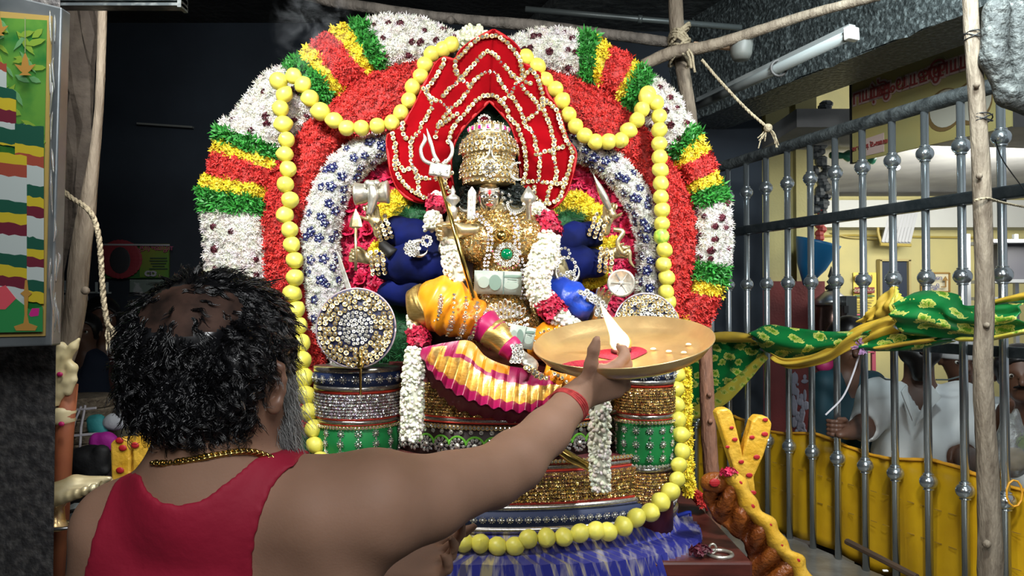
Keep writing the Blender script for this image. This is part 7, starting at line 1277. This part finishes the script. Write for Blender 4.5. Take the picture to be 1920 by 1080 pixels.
for nm, lb, ct, x, y, Y, r, col in (('teal_cloth', 'crumpled teal cloth lying behind the black bag', 'cloth', 182, 800, 2.95, (13, 18), (.03, .25, .26)), ('magenta_cloth', 'magenta cloth bundle behind the yellow posts', 'cloth', 196, 830, 2.85, (26, 12), (.35, .01, .26)), ('white_rag', 'crumpled white rag behind the magenta bundle', 'cloth', 215, 792, 2.95, (20, 9), (.4, .42, .45)), ('black_bag', 'soft black bag standing left of the yellow posts', 'bag', 170, 868, 2.5, (40, 34), (.006, .006, .007))):
    s = SDF(P(x, y, Y)-.16, P(x, y, Y)+.16, .006); s.ell(P(x, y, Y), (S(r[0], Y), .05, S(r[1], Y)))
    for k in range(9): s.cap(P(x+rnd.uniform(-.8, .8)*r[0], y+rnd.uniform(-.8, .7)*r[1], Y-.03), P(x+rnd.uniform(-.8, .8)*r[0], y+rnd.uniform(-.8, .7)*r[1], Y-.03), .012, .02, .015)
    s.obj(nm, [mat(nm+'_fabric', col, .7, bump=.5, bs=14)], label=lb, cat=ct, relax=1)
t = thing('socket_box', 'grey electrical box with a black handle low at the left', 'box', P(150, 1000, 2.0)); MB().box(P(150, 975, 2.0), (S(56, 2), .08, S(50, 2))).obj('box_body', mat('pale_grey_metal', (.22, .25, .26), .5), t, bevel=.004); MB().tube(PL([(124, 985), (126, 962), (162, 956), (164, 975)], 1.94), .005, 6, sm=16).obj('handle', mat('black_wire', (.012, .012, .012)), t, smooth=True)
MB().box(P(150, 1040, 2.0), (S(70, 2), .2, S(90, 2))).obj('grey_chest', mat('slate_paint', (.05, .065, .07), .5), label='slate grey chest under the electrical box', cat='chest', bevel=.004)
# dim group of people and a wall poster in the dark at left
YQ = 4.6
onlooker('person', 'dim standing figure in dark red clothes in the shadow at left', P(190, 600, YQ), S(36, YQ), (.6, -1, 0), [(P(190, 655, YQ), .07), (P(190, 740, YQ), .14), (P(192, 860, YQ), .15)], [([P(160, 670, YQ), P(155, 780, YQ)], [.055, .045], 1), ([P(222, 670, YQ), P(226, 780, YQ)], [.055, .045], 1)], mat('dark_red_shirt', (.05, .008, .006), .8), hands=False)
onlooker('person', 'dim figure in dark blue clothes at the left beside the pole', P(158, 622, 4.2), S(30, 4.2), (.2, -1, 0), [(P(158, 670, 4.2), .06), (P(156, 750, 4.2), .12), (P(156, 860, 4.2), .13)], [([P(138, 680, 4.2), P(134, 780, 4.2)], [.045, .04], 1), ([P(180, 680, 4.2), P(184, 780, 4.2)], [.045, .04], 1)], mat('dark_blue_shirt', (.008, .016, .04), .8), hands=False)
t = board('wall_poster', 'printed poster in green, yellow and red high on the dark wall', 'poster', 194, 457, 318, 522, 5.2, mat('poster_ground', (.10, .11, .02), .6, col2=(.02, .10, .02), vs=2.5, sharp=(.45, .55)), th=.01)
MB().slab(PL([(262, 459), (317, 459), (316, 520), (262, 520)], 5.18), .004).obj('printed_shape', mat('poster_mustard', (.22, .16, .02), .6, col2=(.06, .18, .02), vs=1.4), t)
mb = MB()
for k in range(26): a = k/26*6.28; mb.ell(P(225+30*math.cos(a), 486+26*math.sin(a), 5.17), (.045, .004, .04), n=7, m=4)
mb.obj('printed_garland', mat('poster_red', (.22, .02, .03), .6), t, kind='stuff'); MB().ell(P(225, 488, 5.165), (.07, .004, .09), n=14, m=8).obj('printed_figure', mat('poster_dark', (.02, .02, .025), .6), t)
MB().slab(PL([(194, 457), (318, 458), (318, 461), (194, 460)], 5.16), .004).obj('printed_shape', mat('poster_white', (.3, .3, .32)), t)
text('திருவிழா', P(293, 466, 5.165), S(15, 5.2), mat('poster_pink', (.35, .06, .14), .6), t)
for i in range(5): MB().box(P(297, 484+i*5, 5.17), (S(rnd.uniform(22, 34), 5.2), .004, .008)).obj('printed_line', mat('poster_ink', (.03, .06, .03)), t)
for x in (278, 287): MB().tube([P(x+5*math.cos(a), 513+4*math.sin(a), 5.165) for a in np.linspace(0, 6.28, 14)], .008, 5).obj('printed_ring', mat('poster_white', (.3, .3, .32)), t)
t = board('rack_notice', 'small pale printed strip pinned below the dark wall poster', 'poster', 244, 524, 316, 548, 5.2, mat('pale_print', (.12, .16, .14), .6, col2=(.25, .27, .27), vs=9, sharp=(.48, .52)), th=.01)
mb_t = thing('wall_batten', 'thin grey metal strip fixed high on the dark wall', 'batten', P(310, 236, 5.2)); MB().bar(P(258, 232, 5.2), P(362, 239, 5.2), .03, .012).obj('strip', mat('strip_grey', (.16, .17, .16), .5), mb_t)
t = thing('wall_hook_rail', 'pale hook rail with short hanging hooks on the dark wall', 'rail', P(170, 548, 4.9)); MB().bar(P(108, 547, 4.9), P(208, 549, 4.9), .012, .01).obj('rail_bar', mat('line_white', (.4, .45, .45)), t)
for x, y in ((121, 535), (121, 562), (163, 564), (181, 538), (201, 538)): MB().bar(P(x, y-9, 4.88), P(x, y+10, 4.88), .014, .01).obj('hook', mat('line_white', (.4, .45, .45)), t)
tb2 = thing('side_table', 'dark low table at left carrying the baskets and black bag', 'table', (-1.45, 2.85, 0)); MB().box((-1.38, 2.86, 1.055), (.62, .95, .03)).obj('table_top', mat('near_black_wood', (.012, .01, .009), .6), tb2)
for x in (-1.66, -1.10):
    for y in (2.43, 3.28): MB().box((x, y, .52), (.04, .04, 1.04)).obj('leg', mat('near_black_wood', (.012, .01, .009)), tb2)
# ---- thin smoke rising left of the arch top
def smoke(name, label, c, r, dens, col, nscale):
    mb = MB().ell(c, r, n=20, m=12); o = mb.obj(name, None, label=label, cat='smoke', kind='stuff'); m = bpy.data.materials.new(name+'_volume'); m.use_nodes = True; nt = m.node_tree; nt.nodes.clear(); L = nt.links.new
    out = nd(nt, 'ShaderNodeOutputMaterial'); pv = nd(nt, 'ShaderNodeVolumePrincipled'); pv.inputs['Color'].default_value = (*col, 1); tc = nd(nt, 'ShaderNodeTexCoord'); n = nd(nt, 'ShaderNodeTexNoise'); n.inputs['Scale'].default_value = nscale; n.inputs['Detail'].default_value = 3; n.inputs['Distortion'].default_value = 2.2
    L(tc.outputs['Object'], n.inputs[0]); rr = nd(nt, 'ShaderNodeMapRange'); rr.inputs[1].default_value = .5; rr.inputs[2].default_value = .75; rr.inputs[3].default_value = 0; rr.inputs[4].default_value = dens; L(n.outputs[0], rr.inputs[0])
    gr = nd(nt, 'ShaderNodeVectorMath', operation='LENGTH'); dv = nd(nt, 'ShaderNodeVectorMath', operation='DIVIDE'); dv.inputs[1].default_value = tuple(r); L(tc.outputs['Object'], dv.inputs[0]); L(dv.outputs[0], gr.inputs[0]); fo = nd(nt, 'ShaderNodeMapRange'); fo.inputs[1].default_value = 1; fo.inputs[2].default_value = .3; fo.inputs[3].default_value = 0; fo.inputs[4].default_value = 1; L(gr.outputs['Value'], fo.inputs[0])
    mm = nd(nt, 'ShaderNodeMath', operation='MULTIPLY'); L(rr.outputs[0], mm.inputs[0]); L(fo.outputs[0], mm.inputs[1]); L(mm.outputs[0], pv.inputs['Density']); L(pv.outputs[0], out.inputs['Volume']); o.data.materials.clear(); o.data.materials.append(m); return o
smoke('smoke', 'wispy grey incense smoke drifting up at the upper left of the arch', P(585, 50, 2.3), (.13, .08, .20), 4.5, (.85, .92, 1), 10)
